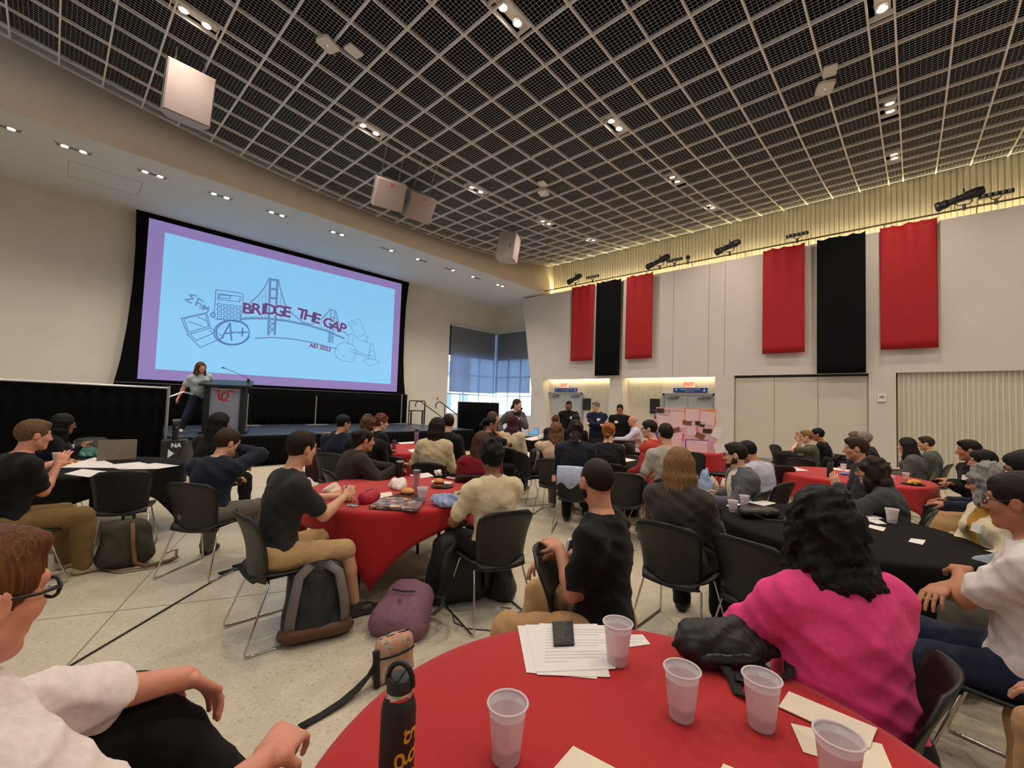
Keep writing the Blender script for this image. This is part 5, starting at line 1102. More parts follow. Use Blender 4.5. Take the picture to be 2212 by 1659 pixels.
# --- middle table
seated('the man in charcoal tee', (652, 966, 3.1), 70, look=52, label='man in charcoal tee and khaki shorts holding a cup at the red table', lean=9, girth=1.02, tone='fair', hair=('quiff',) + DB, top=('tee', 'charcoal_tee', srgb(44, 43, 44)), legs=('shorts', 'khaki_shorts', srgb(196, 160, 116)), rh=('w', 745, 1072, 3.25), lh=('w', 728, 1072, 3.5), rp=(0.4, -0.2, -0.9), curlh=0.9, rn=(1, 0, 0.2), rf=(0.18, 0.52, 0.085), shoes=srgb(60, 56, 52))
seated('the boy in cream tee', (1062, 986, 3.4), -28, look=-12, label='curly-haired boy in cream tee seated with his back to us at the red table', lean=6, girth=0.94, tone='brown', hair=('curly',) + BK, top=('tee',) + CREAM, legs=('long',) + BLKC, lh=(-0.16, 0.3, 0.66), rh=(0.05, 0.34, 0.68), lp=(-0.7, -0.3, -0.6))
seated('the woman in brown cardigan', (788, 955, 4.85), 70, look=75, label='woman in dark brown cardigan with curly dark hair leaning on the red table', lean=14, girth=1.28, tone='warm', hair=('bun', 'dark_curl', srgb(34, 24, 20)), top=('sweater', 'dark_cardigan', srgb(50, 42, 36)), legs=('long',) + BLKC, rh=('w', 855, 1012, 4.75), lh=('w', 848, 1010, 4.95), bust=0.8, chair_on=True)
seated('the woman in red sweater', (1042, 958, 4.85), 10, look=25, label='woman in dark red sweater with brown hair half hidden behind the curly-haired boy', lean=4, tone='fair', hair=('long', 'chestnut', srgb(84, 52, 38), 0.3), top=('sweater', 'wine', srgb(120, 18, 28)), legs=('long',) + BLKC, bust=0.5)
# --- left table
seated('the young man in black shirt at left', (74, 938, 3.55), 68, look=70, label='young man in black shirt and khaki trousers writing at the left table', lean=8, girth=1.02, tone='pink', hair=('quiff', 'light_brown', srgb(112, 84, 54)), top=('tee',) + BLKC, legs=('long', 'olive_khaki', srgb(120, 96, 58)), rh=('w', 125, 1005, 3.7), lh=('w', 118, 1000, 4.0), shoes=srgb(190, 170, 140), collar=True)
seated('the woman with black hair and glasses', (138, 922, 5.5), 95, look=88, label='woman with long black hair and glasses at the left table', lean=4, tone='brown', hair=('long',) + BK + (0.42,), top=('long',) + BLKC, legs=('long',) + BLKC, glasses=blackspec, tag_at=-0.7, bust=0.5, rh=('w', 172, 968, 5.5), curlh=0.7)
seated('the man in navy shirt', (492, 952, 4.1), 38, look=62, label='man in navy shirt and grey trousers with his hand at his mouth', lean=14, girth=1.06, pitch=14, tone='fair', hair=('short', 'brown', srgb(60, 40, 26)), hs=1.04, top=('long',) + NAVY, legs=('long',) + GREYP, rh=(0.06, 0.24, 1.10), rp=(0.8, 0.3, -0.3), lh=(-0.1, 0.4, 0.74), rdir=(-0.6, 0.2, 0.7), curlh=1.0, shoes=srgb(30, 30, 32), lf=(-0.3, 0.42, 0.085), rf=(0.3, 0.4, 0.085))
seated('the person with black hair behind the man in navy', (476, 912, 5.4), 40, look=70, label='person with long black hair mostly hidden behind the man in navy shirt', tone='brown', hair=('long',) + BK + (0.3,), top=('long',) + BLKC, legs=('long',) + BLKC, chair_on=False)
# --- near-stage red table
seated('the man in navy by the stage', (742, 914, 6.3), 30, look=55, label='dark-haired man in navy jacket near the stage front', tone='warm', hair=('short',) + BK, top=('jacket',) + NAVY, legs=('long',) + BLKC, girth=1.05)
seated('the person with brown curls', (795, 920, 5.6), 25, look=15, label='person with light brown curls in black sweatshirt behind the brown cardigan', tone='fair', hair=('curly', 'light_curl', srgb(96, 68, 44)), top=('sweater',) + BLKC, legs=('long',) + BLKC, girth=1.12)
seated('the person with auburn curls', (824, 912, 7.1), 60, look=75, label='person with short auburn curls and pink collar near the stage', tone='light', hair=('curly', 'auburn_curl', srgb(112, 60, 40)), top=('sweater',) + BLKC, legs=('long',) + BLKC, collar=('pink_collar', srgb(226, 180, 178)), chair_on=False)
seated('the woman in cream knit', (946, 922, 5.7), 15, look=45, label='woman in cream knit sweater with long dark hair seen from behind', tone='light', hair=('long', 'espresso', srgb(30, 18, 16), 0.38), top=('sweater', 'cream_knit', srgb(206, 188, 150)), legs=('long',) + BLKC, bust=0.4, lh=(-0.28, 0.35, 0.76), girth=0.95)
seated('the man in black beside the cream knit', (968, 912, 6.5), 40, look=-20, label='man in black with brown hair beside the woman in cream knit', tone='fair', hair=('short',) + DB, top=('sweater',) + BLKC, legs=('long',) + BLKC, chair_on=False)
# --- back tables
seated('the woman with pink scrunchie', (1062, 914, 7.3), 60, look=85, label='woman with dark ponytail and pink scrunchie resting chin on hand', tone='tan', hair=('pony',) + BK + (0.35,), top=('tee',) + BLKC, legs=('long',) + BLKC, rh=(0.05, 0.22, 1.08), rp=(0.7, 0.3, -0.5), bust=0.4, glasses=blackspec)
seated('the woman with light brown hair', (1066, 899, 8.3), 60, look=90, label='woman with light brown hair in black behind the pink scrunchie', tone='fair', hair=('tail', 'mid_brown', srgb(98, 70, 48), 0.2), top=('long',) + BLKC, legs=('long',) + BLKC, bust=0.4, chair_on=False)
seated('the woman in headscarf', (1109, 912, 7.8), 20, look=35, label='woman in burgundy headscarf and cream sweater seen from behind', tone='tan', hair=('hijab', 'burgundy', srgb(62, 30, 38)), top=('sweater', 'cream_knit2', srgb(214, 196, 164)), legs=('long',) + BLKC, girth=1.05, bust=0.4)
seated('the woman with wavy hair', (1201, 930, 6.5), 15, look=-10, label='woman with long wavy light-brown hair in beige tee, hand at her face', tone='fair', hair=('wavy', 'honey', srgb(120, 82, 52), 0.36), top=('tee', 'beige', srgb(212, 180, 150)), legs=('long',) + GREYP, lh=(-0.12, 0.2, 1.04), lp=(-1, 0.1, -0.3), rh=(0.28, 0.3, 0.75), bust=0.4, shoes=srgb(205, 190, 170))
seated('the woman in navy hoodie', (1244, 928, 5.7), 5, look=-5, label='person with long dark curly ponytail in a navy jacket seen from behind', tone='fair', hair=('tail', 'dark_curls', srgb(46, 30, 24), 0.28, 'curl'), top=('jacket', 'slate', srgb(34, 35, 46)), legs=('long',) + BLKC, girth=0.98)
seated('the woman with orange curls', (1315, 932, 6.2), -5, look=15, label='woman with orange curls pinned up in black tee', tone='light', hair=('bun', 'copper', srgb(176, 104, 52), 0.2, 'curl'), top=('tee', 'faded_black', srgb(36, 34, 38)), legs=('long',) + BLKC, bust=0.3, lh=(-0.3, 0.35, 0.75))
seated('the boy in grey tee', (1437, 936, 5.2), -20, look=-25, label='boy in light grey tee and black shorts seen from behind', tone='fair', hair=('short', 'dark_brown', srgb(44, 32, 26)), top=('tee', 'heather', srgb(172, 164, 152)), legs=('shorts',) + BLKC, lh=(-0.26, 0.32, 0.76), rh=(0.05, 0.38, 0.76), girth=0.95)
seated('the man in red hoodie', (1402, 918, 6.1), -60, look=-80, label='man in red hoodie and glasses beside the poster board', tone='light', hair=('short',) + DB, top=('sweater', 'coral', srgb(190, 66, 58)), legs=('long',) + JEAN, glasses=blackspec, lean=8, rh=('w', 1388, 968, 6.1))
seated('the bald man in lavender shirt', (1366, 908, 10.3), -95, look=-95, label='bald man in pale lavender shirt and dark tie by the far red table', tone='pink', hair=('bald', 'white', srgb(200, 196, 190)), top=('long', 'lavender', srgb(206, 198, 220)), legs=('long',) + BLKC, lh=(-0.2, 0.5, 0.86), lp=(-0.7, 0, -0.6), rh=(0.1, 0.22, 0.86), collar=True, girth=1.08)
seated('the far person with ginger hair', (1201, 908, 9.6), 20, label='person with short ginger-brown hair at the far table by the doors', tone='fair', hair=('short', 'ginger', srgb(104, 62, 44)), top=('tee',) + NAVY, legs=('long',) + BLKC, chair_on=False)
seated('the far person with dark hair', (1244, 908, 8.6), 10, label='dark-haired person in front of the standing man in black shirt', tone='tan', hair=('short',) + BK, top=('tee',) + BLKC, legs=('long',) + BLKC, chair_on=False)
# standing
person('standing woman in grey blazer speaking into a microphone', (1118, 868, 9.4), 160, look=118, pose='stand', s=0.98, tone='light', hair=('tail', 'pulled_brown', srgb(70, 48, 36), 0.1), top=('jacket', 'blazer', srgb(92, 86, 84)), inner=('black_top', (0.012, 0.012, 0.013)), legs=('long',) + BLKC, lh=(-0.02, 0.26, 1.28), lp=(-0.6, 0, -0.8), rh=(-0.30, 0.18, 0.98) if False else (0.34, 0.16, 1.02), rp=(0.6, -0.4, -0.6), bust=0.4, tag_at=-0.9, curlh=1.0)
person('standing man in black shirt with white name tag, hands behind his back', (1229, 868, 11.4), 178, look=178, pose='stand', s=1.0, tone='brown', hair=('fade',) + BK, top=('long',) + BLKC, legs=('long',) + BLKC, tag_at=-0.9, pitch=14, rh=(0.12, -0.14, 0.92), lh=(-0.12, -0.14, 0.92), collar=True, girth=1.05, beard=('blk', srgb(24, 20, 18)))
person('standing man in navy pullover with folded arms and glasses', (1287, 873, 11.0), 190, look=225, pose='stand', s=0.99, tone='light', hair=('short', 'grey', srgb(120, 108, 98)), top=('sweater', 'navy_pullover', srgb(24, 28, 58)), legs=('long',) + BLKC, glasses=blackspec, rh=(-0.12, 0.26, 1.16), lh=(0.12, 0.28, 1.18), rp=(0.7, 0.1, -0.6), lp=(-0.7, 0.1, -0.6), rdir=(-1, 0.1, 0.1), ldir=(1, 0.1, 0.1), tag_at=-0.8)
person('standing man in black jacket with glasses and white name tag', (1339, 881, 10.8), 185, look=190, pose='stand', s=0.96, tone='tan', hair=('short',) + BK, top=('jacket',) + BLKC, legs=('long',) + BLKC, glasses=blackspec, tag_at=0.9, girth=1.15, pitch=10)
person('presenter in pale grey tee and dark jeans standing at the podium on the stage', (434, 796, 9.95), 165, look=150, pose='stand', s=0.93, base=0.70, girth=1.22, lean=10, side=10, tone='pink', hair=('long', 'presenter_brown', srgb(84, 56, 36), 0.2), top=('tee', 'pale_grey', srgb(168, 178, 188)), legs=('long',) + JEAN, bust=0.9, belly=0.4, lh=(-0.34, 0.25, 1.16), rh=(0.42, -0.02, 0.82), lf=(-0.10, 0.02, 0.085), rf=(0.36, 0.02, 0.085), shoes=srgb(206, 204, 200))
# --- right side
seated('the blonde woman in grey blazer', (1466, 1003, 3.15), 22, look=-12, label='woman with long blonde hair in dark grey blazer seen from behind', lean=2, tone='fair', hair=('long', 'blonde', srgb(150, 112, 72), 0.34), top=('jacket', 'dark_tweed', srgb(62, 58, 52)), legs=('long',) + BLKC, bust=0.4, girth=1.02, rh=(0.16, 0.34, 0.74))
seated('the man in grey bomber jacket', (1588, 985, 4.45), -70, look=-85, label='bearded man in grey bomber jacket over cream shirt looking left', lean=2, girth=1.08, tone='light', hair=('quiff',) + DB, beard=('brown', srgb(70, 46, 32)), glasses=('tortoise', srgb(60, 40, 28)), top=('jacket', 'bomber', srgb(92, 92, 98)), inner=('cream_shirt', srgb(226, 214, 190)), legs=('long',) + BLKC, twist=-40, lh=(-0.28, 0.2, 0.70), rh=(0.2, 0.3, 0.70))
seated('the man in pale shirt', (1614, 970, 5.2), -60, look=-70, label='dark-haired man in pale lavender shirt bending forward behind the bomber jacket', lean=18, pitch=26, tone='tan', hair=('short',) + BK, top=('long', 'pale_lavender', srgb(190, 184, 200)), legs=('long',) + JEAN)
seated('the blond man with hand at chin', (1742, 943, 8.2), -85, look=-88, label='blond man with glasses in olive tee holding his chin', tone='light', hair=('quiff', 'blond', srgb(150, 112, 66)), glasses=blackspec, top=('tee', 'olive', srgb(86, 86, 70)), legs=('long',) + JEAN, rh=(0.0, 0.22, 1.08), lh=(0.0, 0.24, 1.05), lp=(-0.6, 0.5, -0.5))
seated('the man in black behind the blond man', (1766, 938, 8.55), -80, look=-85, label='dark-haired man in black behind the blond man with glasses', tone='tan', hair=('short',) + BK, top=('long',) + BLKC, legs=('long',) + BLKC, lean=10)
seated('the grey-haired man', (1866, 948, 7.4), -90, look=-92, label='grey-haired man in dark jacket beyond the far right red table', tone='pink', hair=('short', 'silver', srgb(150, 142, 132)), top=('jacket', 'dark_jacket', srgb(30, 30, 32)), legs=('long',) + BLKC)
seated('the ruddy man beside the grey-haired man', (1846, 946, 8.2), -90, label='ruddy balding man just left of the grey-haired man', tone='pink', hair=('short', 'sandy', srgb(120, 92, 70)), top=('jacket',) + NAVY, legs=('long',) + BLKC, chair_on=False)
seated('the man with slicked brown hair', (1848, 968, 4.7), -95, look=-92, label='man with slicked brown hair just behind the long-haired woman', tone='warm', hair=('quiff', 'mahogany', srgb(58, 32, 24)), top=('long', 'dark_grey', srgb(50, 50, 54)), legs=('long',) + BLKC)
seated('the woman with long wavy dark hair', (1882, 1022, 3.9), -85, look=-88, label='woman with long wavy dark hair and glasses in grey cardigan', lean=14, seat=-0.03, tone='fair', hair=('wavy', 'dark_wave', srgb(44, 28, 22), 0.34), glasses=('brown', srgb(60, 40, 30)), top=('sweater', 'grey_cardigan', srgb(62, 64, 66)), legs=('long',) + BLKC, bust=0.5, lh=('w', 1812, 1052, 3.9))
seated('the woman in grey blazer with dark hair', (1958, 966, 6.9), -90, look=-92, label='woman with dark shoulder-length hair in grey blazer facing left', tone='fair', hair=('long', 'espresso2', srgb(34, 24, 20), 0.24), top=('jacket', 'grey_blazer', srgb(86, 84, 84)), legs=('long',) + BLKC, bust=0.4, lean=6)
seated('the man in grey sweater', (2000, 960, 7.6), -80, look=-85, label='man with quiff in grey-green sweater behind the woman in grey blazer', tone='fair', hair=('quiff',) + BR, top=('sweater', 'grey_green', srgb(84, 86, 80)), legs=('long',) + BLKC)
seated('the man in black jacket', (2092, 972, 5.2), -95, look=-95, label='man with black quiff and stubble in black jacket at the red table', tone='tan', hair=('quiff',) + BK, top=('jacket',) + BLKC, legs=('long',) + NAVY, tag_at=-0.6, twist=-25, lh=(0.1, 0.24, 0.82), rh=(-0.1, 0.24, 0.8))
seated('the bearded man in navy', (2122, 998, 4.6), -90, look=-92, label='dark-haired man in navy and khaki trousers behind the curly grey hair', tone='tan', hair=('short',) + BK, top=('long',) + NAVY, legs=('long',) + KH, lf=(-0.2, 0.62, 0.085), rf=(0.1, 0.6, 0.085))
seated('the woman with curly grey hair', (2138, 1042, 3.0), -120, look=-82, label='woman with curly grey hair in cream sweater and mustard scarf', lean=0, tone='pink', girth=1.18, hair=('long', 'grey_curl', srgb(150, 146, 142), 0.16, 'curl'), hs=1.05, top=('sweater', 'ivory', srgb(226, 210, 176)), inner=('mustard', srgb(186, 136, 48)), legs=('long',) + BLKC, bust=0.7, lh=(-0.12, 0.32, 0.68), rh=(0.12, 0.32, 0.66), tag_at=-0.95, glasses=('brown', srgb(60, 40, 30)))
seated('the man cut off at the right edge', (2222, 1020, 2.4), -95, label='man in pale blue shirt cut off by the right edge', tone='brown', hair=('short',) + BK, top=('long', 'pale_blue', srgb(150, 160, 172)), legs=('long',) + GREYP, chair_on=False)
# ================================================================ things on the tables and on the floor
def cupm():
    m = mat('cup_plastic', srgb(244, 236, 238), 0.35, var=0.02, scale=20); nt = m.node_tree; b = nt.nodes['Principled BSDF']; o = nt.nodes['Material Output']
    t = _node(nt, 'ShaderNodeBsdfTranslucent'); t.inputs[0].default_value = (*srgb(248, 238, 242), 1); p = _node(nt, 'ShaderNodeBsdfTransparent'); x = _node(nt, 'ShaderNodeMixShader'); x.inputs[0].default_value = 0.35; y = _node(nt, 'ShaderNodeMixShader'); y.inputs[0].default_value = 0.12
    nt.links.new(b.outputs[0], x.inputs[1]); nt.links.new(t.outputs[0], x.inputs[2]); nt.links.new(x.outputs[0], y.inputs[1]); nt.links.new(p.outputs[0], y.inputs[2]); nt.links.new(y.outputs[0], o.inputs[0]); return m
M_cup = cupm(); M_paper = mat('paper', srgb(232, 224, 220), 0.8, var=0.02, scale=20); M_print = mat('print_grey', srgb(206, 199, 196), 0.8); M_cream = mat('cream_card', srgb(232, 220, 196), 0.8, var=0.02)
M_bag = mat('black_nylon', (0.012, 0.012, 0.013), 0.6, var=0.15, scale=30, bump=0.2, bscale=90); M_strap = mat('black_webbing', (0.01, 0.01, 0.01), 0.8, var=0.1, scale=80, bump=0.2, bscale=300)
CUPME = {}
def cup(lab, x, y, h=0.128, r=0.047, z=0.747, level=0.3, liquid=None, sticker=None, depth=None):
    p = onz(x, y, z) if depth is None else onD(x, y, depth); t = thing('plastic_cup', lab, 'cup', p, group='plastic cups'); k = (h, r)
    if k not in CUPME:
        rb = r * 0.66; t_ = 0.0016; n = 28 if h > 0.11 else 18
        CUPME[k] = (MB().lathe([(0.0, 0.004), (rb - 0.002, 0.004), (rb, 0.0), (rb + 0.001, 0.006), (r - 0.002, h - 0.005), (r - t_, h - 0.006), (rb - t_, 0.007), (0.0, 0.0065)], n).mesh('wall', M_cup, True),
                    MB().tube([((r + 0.0005) * math.cos(a * math.pi / 12), (r + 0.0005) * math.sin(a * math.pi / 12), h - 0.003) for a in range(24)], 0.0028, 6, closed=True).mesh('rim', M_cup, True))
    link('wall', CUPME[k][0], t); link('rim', CUPME[k][1], t)
    rl = r * 0.66 + (r - r * 0.66) * level - 0.003
    MB().lathe([(0.0, 0.008), (r * 0.66 - 0.003, 0.008), (rl, h * level), (0.0, h * level)], 18).obj('drink', liquid or mat('water', srgb(222, 205, 212), 0.08, trans=0.6, ior=1.33), t)
    if sticker:
        MB().box((-0.012, -0.0015, -0.014), (0.012, 0.0015, 0.014)).obj('sticker', sticker, t, M=Tm((0.0, -(r * 0.66 + r) / 2 - 0.003, h * 0.5), 0)); t.rotation_euler.z = math.atan2(p[1], p[0]) - math.pi / 2
    return t
OJ = mat('juice', srgb(226, 178, 96), 0.2)
cup('clear plastic cup at the front of the foreground table, nearest the black bottle', 1093, 1640, 0.135, 0.048); cup('clear plastic cup standing on the stack of printed papers', 1333, 1432, 0.135, 0.048); cup('clear plastic cup left of the black pouch strap', 1472, 1550, 0.135, 0.048)
cup('clear plastic cup right of the black pouch strap', 1645, 1570, 0.135, 0.048); cup('clear plastic cup at the bottom edge on folded sheets', 1812, 1720, 0.135, 0.048)
cup('cup of orange juice in the hand of the man in charcoal tee', 753, 1082, 0.12, 0.046, liquid=OJ, level=0.45); cup('cup of orange juice beside the plated burger', 912, 1083, 0.12, 0.046, liquid=OJ, level=0.35)
cup('white cup with red print on the left black table', 122, 998, 0.11, 0.042, sticker=mat('print_red', srgb(196, 70, 50), 0.6))
cup('white cup at the left edge of the right black table', 1583, 1106, 0.10, 0.041); cup('white cup just right of the first cup on the right black table', 1608, 1094, 0.10, 0.041); cup('white cup alone at the far rim of the right black table', 1927, 1130, 0.115, 0.045)
cup('white cup behind the dark bottle on the right red table', 1822, 1016, 0.10, 0.041); cup('white cup beside the woman with wavy hair on the right red table', 1924, 1046, 0.11, 0.043); cup('white cup behind the plate of chips', 1957, 1037, 0.10, 0.041)
cup('white cup on the black table before the partition', 1797, 988, 0.10, 0.041); cup('white cup left of the blue bottle', 1325, 1000, 0.10, 0.041); cup('cup of yellow drink beside the boy in grey tee', 1403, 998, 0.10, 0.041, liquid=OJ, level=0.6)
# ---- sheets of paper
def sheet(nm, lab, pts, m=M_paper, z=0.7475, lines=0, cat='paper', thick=0.0012, lift=0.0):
    """pts: four photo corners on the table plane"""
    P = [onz(x, y, z) for x, y in pts]; c = sum(P) / len(P); t = thing(nm, lab, cat, c)
    q = [(p - c) for p in P]; MB().poly3([(v[0], v[1], 0 + (lift if i == 2 else 0)) for i, v in enumerate(q)], (0, 0, thick)).obj('page', m, t)
    if lines and len(q) == 4:
        a, b, d = q[0], q[1], q[3]
        for i in range(lines):
            v = 0.12 + 0.76 * i / lines; u1 = (0.86, 0.9, 0.78, 0.4)[i % 4]
            f = lambda u, v: a + (b - a) * u + (d - a) * v + ((q[2] - q[1]) - (q[3] - q[0])) * u * v
            pa, pb, pc, pd = f(0.1, v), f(u1, v), f(u1, v + 0.22 / lines), f(0.1, v + 0.22 / lines)
            MB().poly3([(k[0], k[1], thick) for k in (pa, pb, pc, pd)], (0, 0, 0.0004)).obj('text_line', M_print, t)
    return t
sheet('paper_sheet', 'lowest printed sheet of the stack under the phone', [(1118, 1352), (1265, 1350), (1290, 1467), (1137, 1453)], z=0.7475)
sheet('paper_sheet', 'second printed sheet of the stack under the phone', [(1135, 1350), (1290, 1348), (1318, 1463), (1160, 1458)], z=0.749)
sheet('paper_sheet', 'top printed sheet with grey text under the phone and cup', [(1165, 1347), (1328, 1352), (1330, 1445), (1158, 1452)], z=0.7505, lines=12)
sheet('name_card', 'small white card right of the cup on the papers', [(1338, 1372), (1388, 1371), (1405, 1392), (1345, 1400)], z=0.7475, lines=3)
sheet('folded_brochure', 'long white folded brochure nearest the woman in pink', [(1704, 1495), (1895, 1575), (1878, 1618), (1682, 1528)], z=0.750, thick=0.003, lines=0, m=M_cream)
sheet('paper_sheet', 'cream sheet under the cup at the bottom right', [(1708, 1563), (1905, 1608), (1940, 1690), (1735, 1625)], z=0.7475, m=M_cream)
sheet('paper_sheet', 'cream sheet at the bottom centre of the foreground table', [(1238, 1612), (1330, 1660), (1300, 1740), (1170, 1690)], z=0.7475, m=M_cream); sheet('paper_sheet', 'cream sheet tip poking in at the bottom beside the cups', [(1562, 1650), (1605, 1668), (1590, 1740), (1530, 1720)], z=0.7475, m=M_cream)
t = thing('smartphone', 'black smartphone with quilted case on the stacked papers', 'phone', onz(1217, 1372, 0.7525)); a = [onz(x, y, 0.7525) - onz(1217, 1372, 0.7525) for x, y in ((1193, 1347), (1237, 1345), (1241, 1396), (1196, 1398))]
bevel(MB().poly3(a, (0, 0, 0.009)).obj('body', M_blk, t), 0.003); MB().poly3([v * 0.9 + V3(0, 0, 0.009) for v in a], (0, 0, 0.0008)).obj('screen', mat('phone_screen', (0.01, 0.01, 0.011), 0.25, var=0.2, scale=60, bump=0.3, bscale=120), t)
# left table papers and laptop
sheet('poster_paper', 'large white poster sheet in the middle of the left black table', [(130, 1010), (205, 988), (240, 1000), (260, 1011)], z=0.748); sheet('poster_paper', 'white sheet by the laptop front on the left black table', [(225, 1005), (300, 998), (325, 1003), (255, 1013)], z=0.749)
sheet('poster_paper', 'white sheet hanging near the right rim of the left table', [(255, 1014), (335, 1000), (387, 1006), (340, 1013)], z=0.750); sheet('poster_paper', 'white sheet at the near rim of the left table', [(138, 1024), (178, 1013), (235, 1019), (192, 1031)], z=0.748)
sheet('yellow_folder', 'yellow folder poking out under the papers on the left table', [(132, 1006), (160, 995), (185, 995), (170, 1004)], z=0.7472, m=mat('manila', srgb(220, 178, 84), 0.7), cat='folder'); sheet('yellow_note', 'small yellow note at the near rim of the left table', [(84, 1030), (92, 1025), (95, 1031), (86, 1034)], z=0.748, m=mat('note_yellow', srgb(230, 205, 90), 0.7), cat='note')
def laptop(lab, p, rz, m, screen=None, w=0.36, d=0.24, ang=100):
    t = thing('laptop', lab, 'laptop', p, rz)
    bevel(MB().rbox((-w / 2, -d / 2, 0), (w / 2, d / 2, 0.016), 0.012).obj('base', m, t), 0.002)
    l = bevel(MB().rbox((-w / 2, 0, 0), (w / 2, d, 0.008), 0.012).obj('lid', m, t, M=Tm((0, d / 2, 0.014), 0, math.radians(ang))), 0.002)
    MB().box((-w / 2 + 0.012, 0.012, 0.0082), (w / 2 - 0.012, d - 0.012, 0.0092)).obj('display', screen or mat('dark_display', (0.02, 0.02, 0.024), 0.15), l)
    MB().box((-w / 2 + 0.03, -d / 2 + 0.09, 0.016), (w / 2 - 0.03, d / 2 - 0.03, 0.0175)).obj('keyboard', M_blk, t); return t, l
pl = onz(252, 992, 0.748); M_lap = mat('laptop_grey', srgb(136, 126, 112), 0.35, 0.5, var=0.03)
t, l = laptop('open grey laptop with round logo, lid towards us, on the left black table', pl, math.atan2(-pl[1], -pl[0]) + math.pi / 2 + 0.0 + math.pi * 0 , M_lap, ang=100)
t.rotation_euler.z = math.atan2(pl[1], pl[0]) + math.pi / 2
MB().tube([(0.022 * math.cos(a * math.pi / 8), 0.12 + 0.022 * math.sin(a * math.pi / 8), -0.0005) for a in range(16)], 0.0022, 6, closed=True).obj('logo_ring', M_alu, l); text_obj('logo_letters', 'DELL', 0.014, M_alu, l, Tm((0, 0.12, -0.0005), math.pi, math.pi), 0.0006)
def crumple(lab, nm, cat, p, r, m, seed, amp=0.012, f=60, k=6, flat=0.5, vox=0.006):
    rnd = random.Random(seed); b = Blob()
    for i in range(k): b.ell((rnd.uniform(-1, 1) * r[0] * 0.6, rnd.uniform(-1, 1) * r[1] * 0.6, r[2] * rnd.uniform(0.3, 0.7)), (r[0] * rnd.uniform(0.3, 0.55), r[1] * rnd.uniform(0.3, 0.55), r[2] * rnd.uniform(0.4, 0.8)), 0.03)
    n1 = curl(amp, f, seed); b.noise = n1; b.cut((0, 0, 0.001), (0, 0, -1)); me = fast_mesh(nm, [b.mesh(vox)], m); o = link(nm, me, None, loc=p, rot=(0, 0, seed)); return tag(o, lab, cat)
crumple('teal and cream snack bag in front of the woman with glasses', 'snack_bag', 'snack bag', onz(188, 985, 0.747), (0.13, 0.07, 0.08), mat('snack_teal', srgb(70, 130, 120), 0.4, var=0.5, scale=9), 3)
# ---- middle table
zt = 0.747
crumple('crumpled pale blue tee on the middle red table', 'folded_tshirt', 'clothing', onz(962, 1092, zt), (0.14, 0.11, 0.07), mat('tee_blue', srgb(150, 168, 205), 0.8), 5, 0.009, 75); crumple('crumpled white wrapper heap on the middle red table', 'food_wrapper', 'wrapper', onz(862, 1052, zt), (0.19, 0.11, 0.07), mat('wrapper_white', srgb(226, 214, 204), 0.6), 7, 0.01, 65)
crumple('green and white snack wrapper beside the boy in cream tee', 'snack_wrapper', 'wrapper', onz(1008, 1078, zt), (0.13, 0.07, 0.06), mat('wrapper_green', srgb(168, 178, 110), 0.4, var=0.6, scale=14), 9, 0.008, 80); crumple('cream folded cloth beside the man in charcoal tee', 'napkin', 'cloth', onz(728, 1068, zt), (0.12, 0.08, 0.07), mat('napkin_cream', srgb(224, 200, 180), 0.8), 10, 0.007, 60)
crumple('small crumpled paper ball by the black tumbler', 'paper_ball', 'paper', onz(842, 1030, zt), (0.05, 0.04, 0.05), M_cream, 12, 0.006, 120); crumple('crumpled white napkin at the far rim of the middle red table', 'napkin', 'napkin', onz(945, 1027, zt), (0.05, 0.04, 0.05), M_paper, 14, 0.006, 120)
M_bun = mat('bun', srgb(206, 140, 70), 0.5, var=0.15, scale=30); M_patty = mat('patty', srgb(70, 40, 26), 0.8, var=0.3, scale=60); M_plate = mat('plate_black', (0.015, 0.015, 0.016), 0.3)
def burger(lab, x, y, r=0.055):
    p = onz(x, y, zt + 0.012); t = thing('burger', lab, 'food', p)
    MB().lathe([(r * 0.9, 0.0), (r, 0.012), (r * 0.95, 0.022)], 18).obj('bottom_bun', M_bun, t, smooth=True); b = Blob(); b.ell((0, 0, 0.03), (r * 1.08, r * 1.02, 0.013)); b.noise = curl(0.003, 140); link('filling', fast_mesh('filling', [b.mesh(0.005)], M_patty), t)
    b = Blob(); b.ell((0, 0, 0.045), (r, r, 0.034)); b.cut((0, 0, 0.038), (0, 0, -1)); link('top_bun', fast_mesh('top_bun', [b.mesh(0.005)], M_bun), t)
def plate(lab, x, y, r=0.11): return tag(link('plate', MB().lathe([(0.0, 0.003), (r * 0.7, 0.003), (r, 0.014), (r + 0.003, 0.013), (r * 0.7, 0.0), (0, 0)], 28).mesh('plate', M_plate, True), None, loc=onz(x, y, zt)), lab, 'plate')
plate('black plate under the burger in the middle of the red table', 878, 1075, 0.125); burger('glossy burger on the black plate near the puzzle box', 880, 1073, 0.062); plate('black plate with a sandwich near the pale blue tee', 955, 1052, 0.11); burger('sandwich on the black plate near the pale blue tee', 948, 1050, 0.05); burger('half-eaten sandwich at the elbow of the man in charcoal tee', 730, 1080, 0.05)
def bottle(nm, lab, p, prof, m, capprof=None, capm=None, n=20, cat='bottle'):
    t = thing(nm, lab, cat, p); MB().lathe(prof, n).obj('body', m, t, smooth=True)
    if capprof: autosmooth(MB().lathe(capprof, n).obj('lid', capm, t)); autosmooth(t.children[0]); return t
    return t
bottle('tumbler', 'black travel tumbler with steel rim on the middle red table', onz(863, 1033, zt), [(0.034, 0), (0.037, 0.004), (0.043, 0.17), (0.043, 0.175)], M_blk, [(0.044, 0.172), (0.045, 0.176), (0.045, 0.186), (0.036, 0.19)], M_alu)
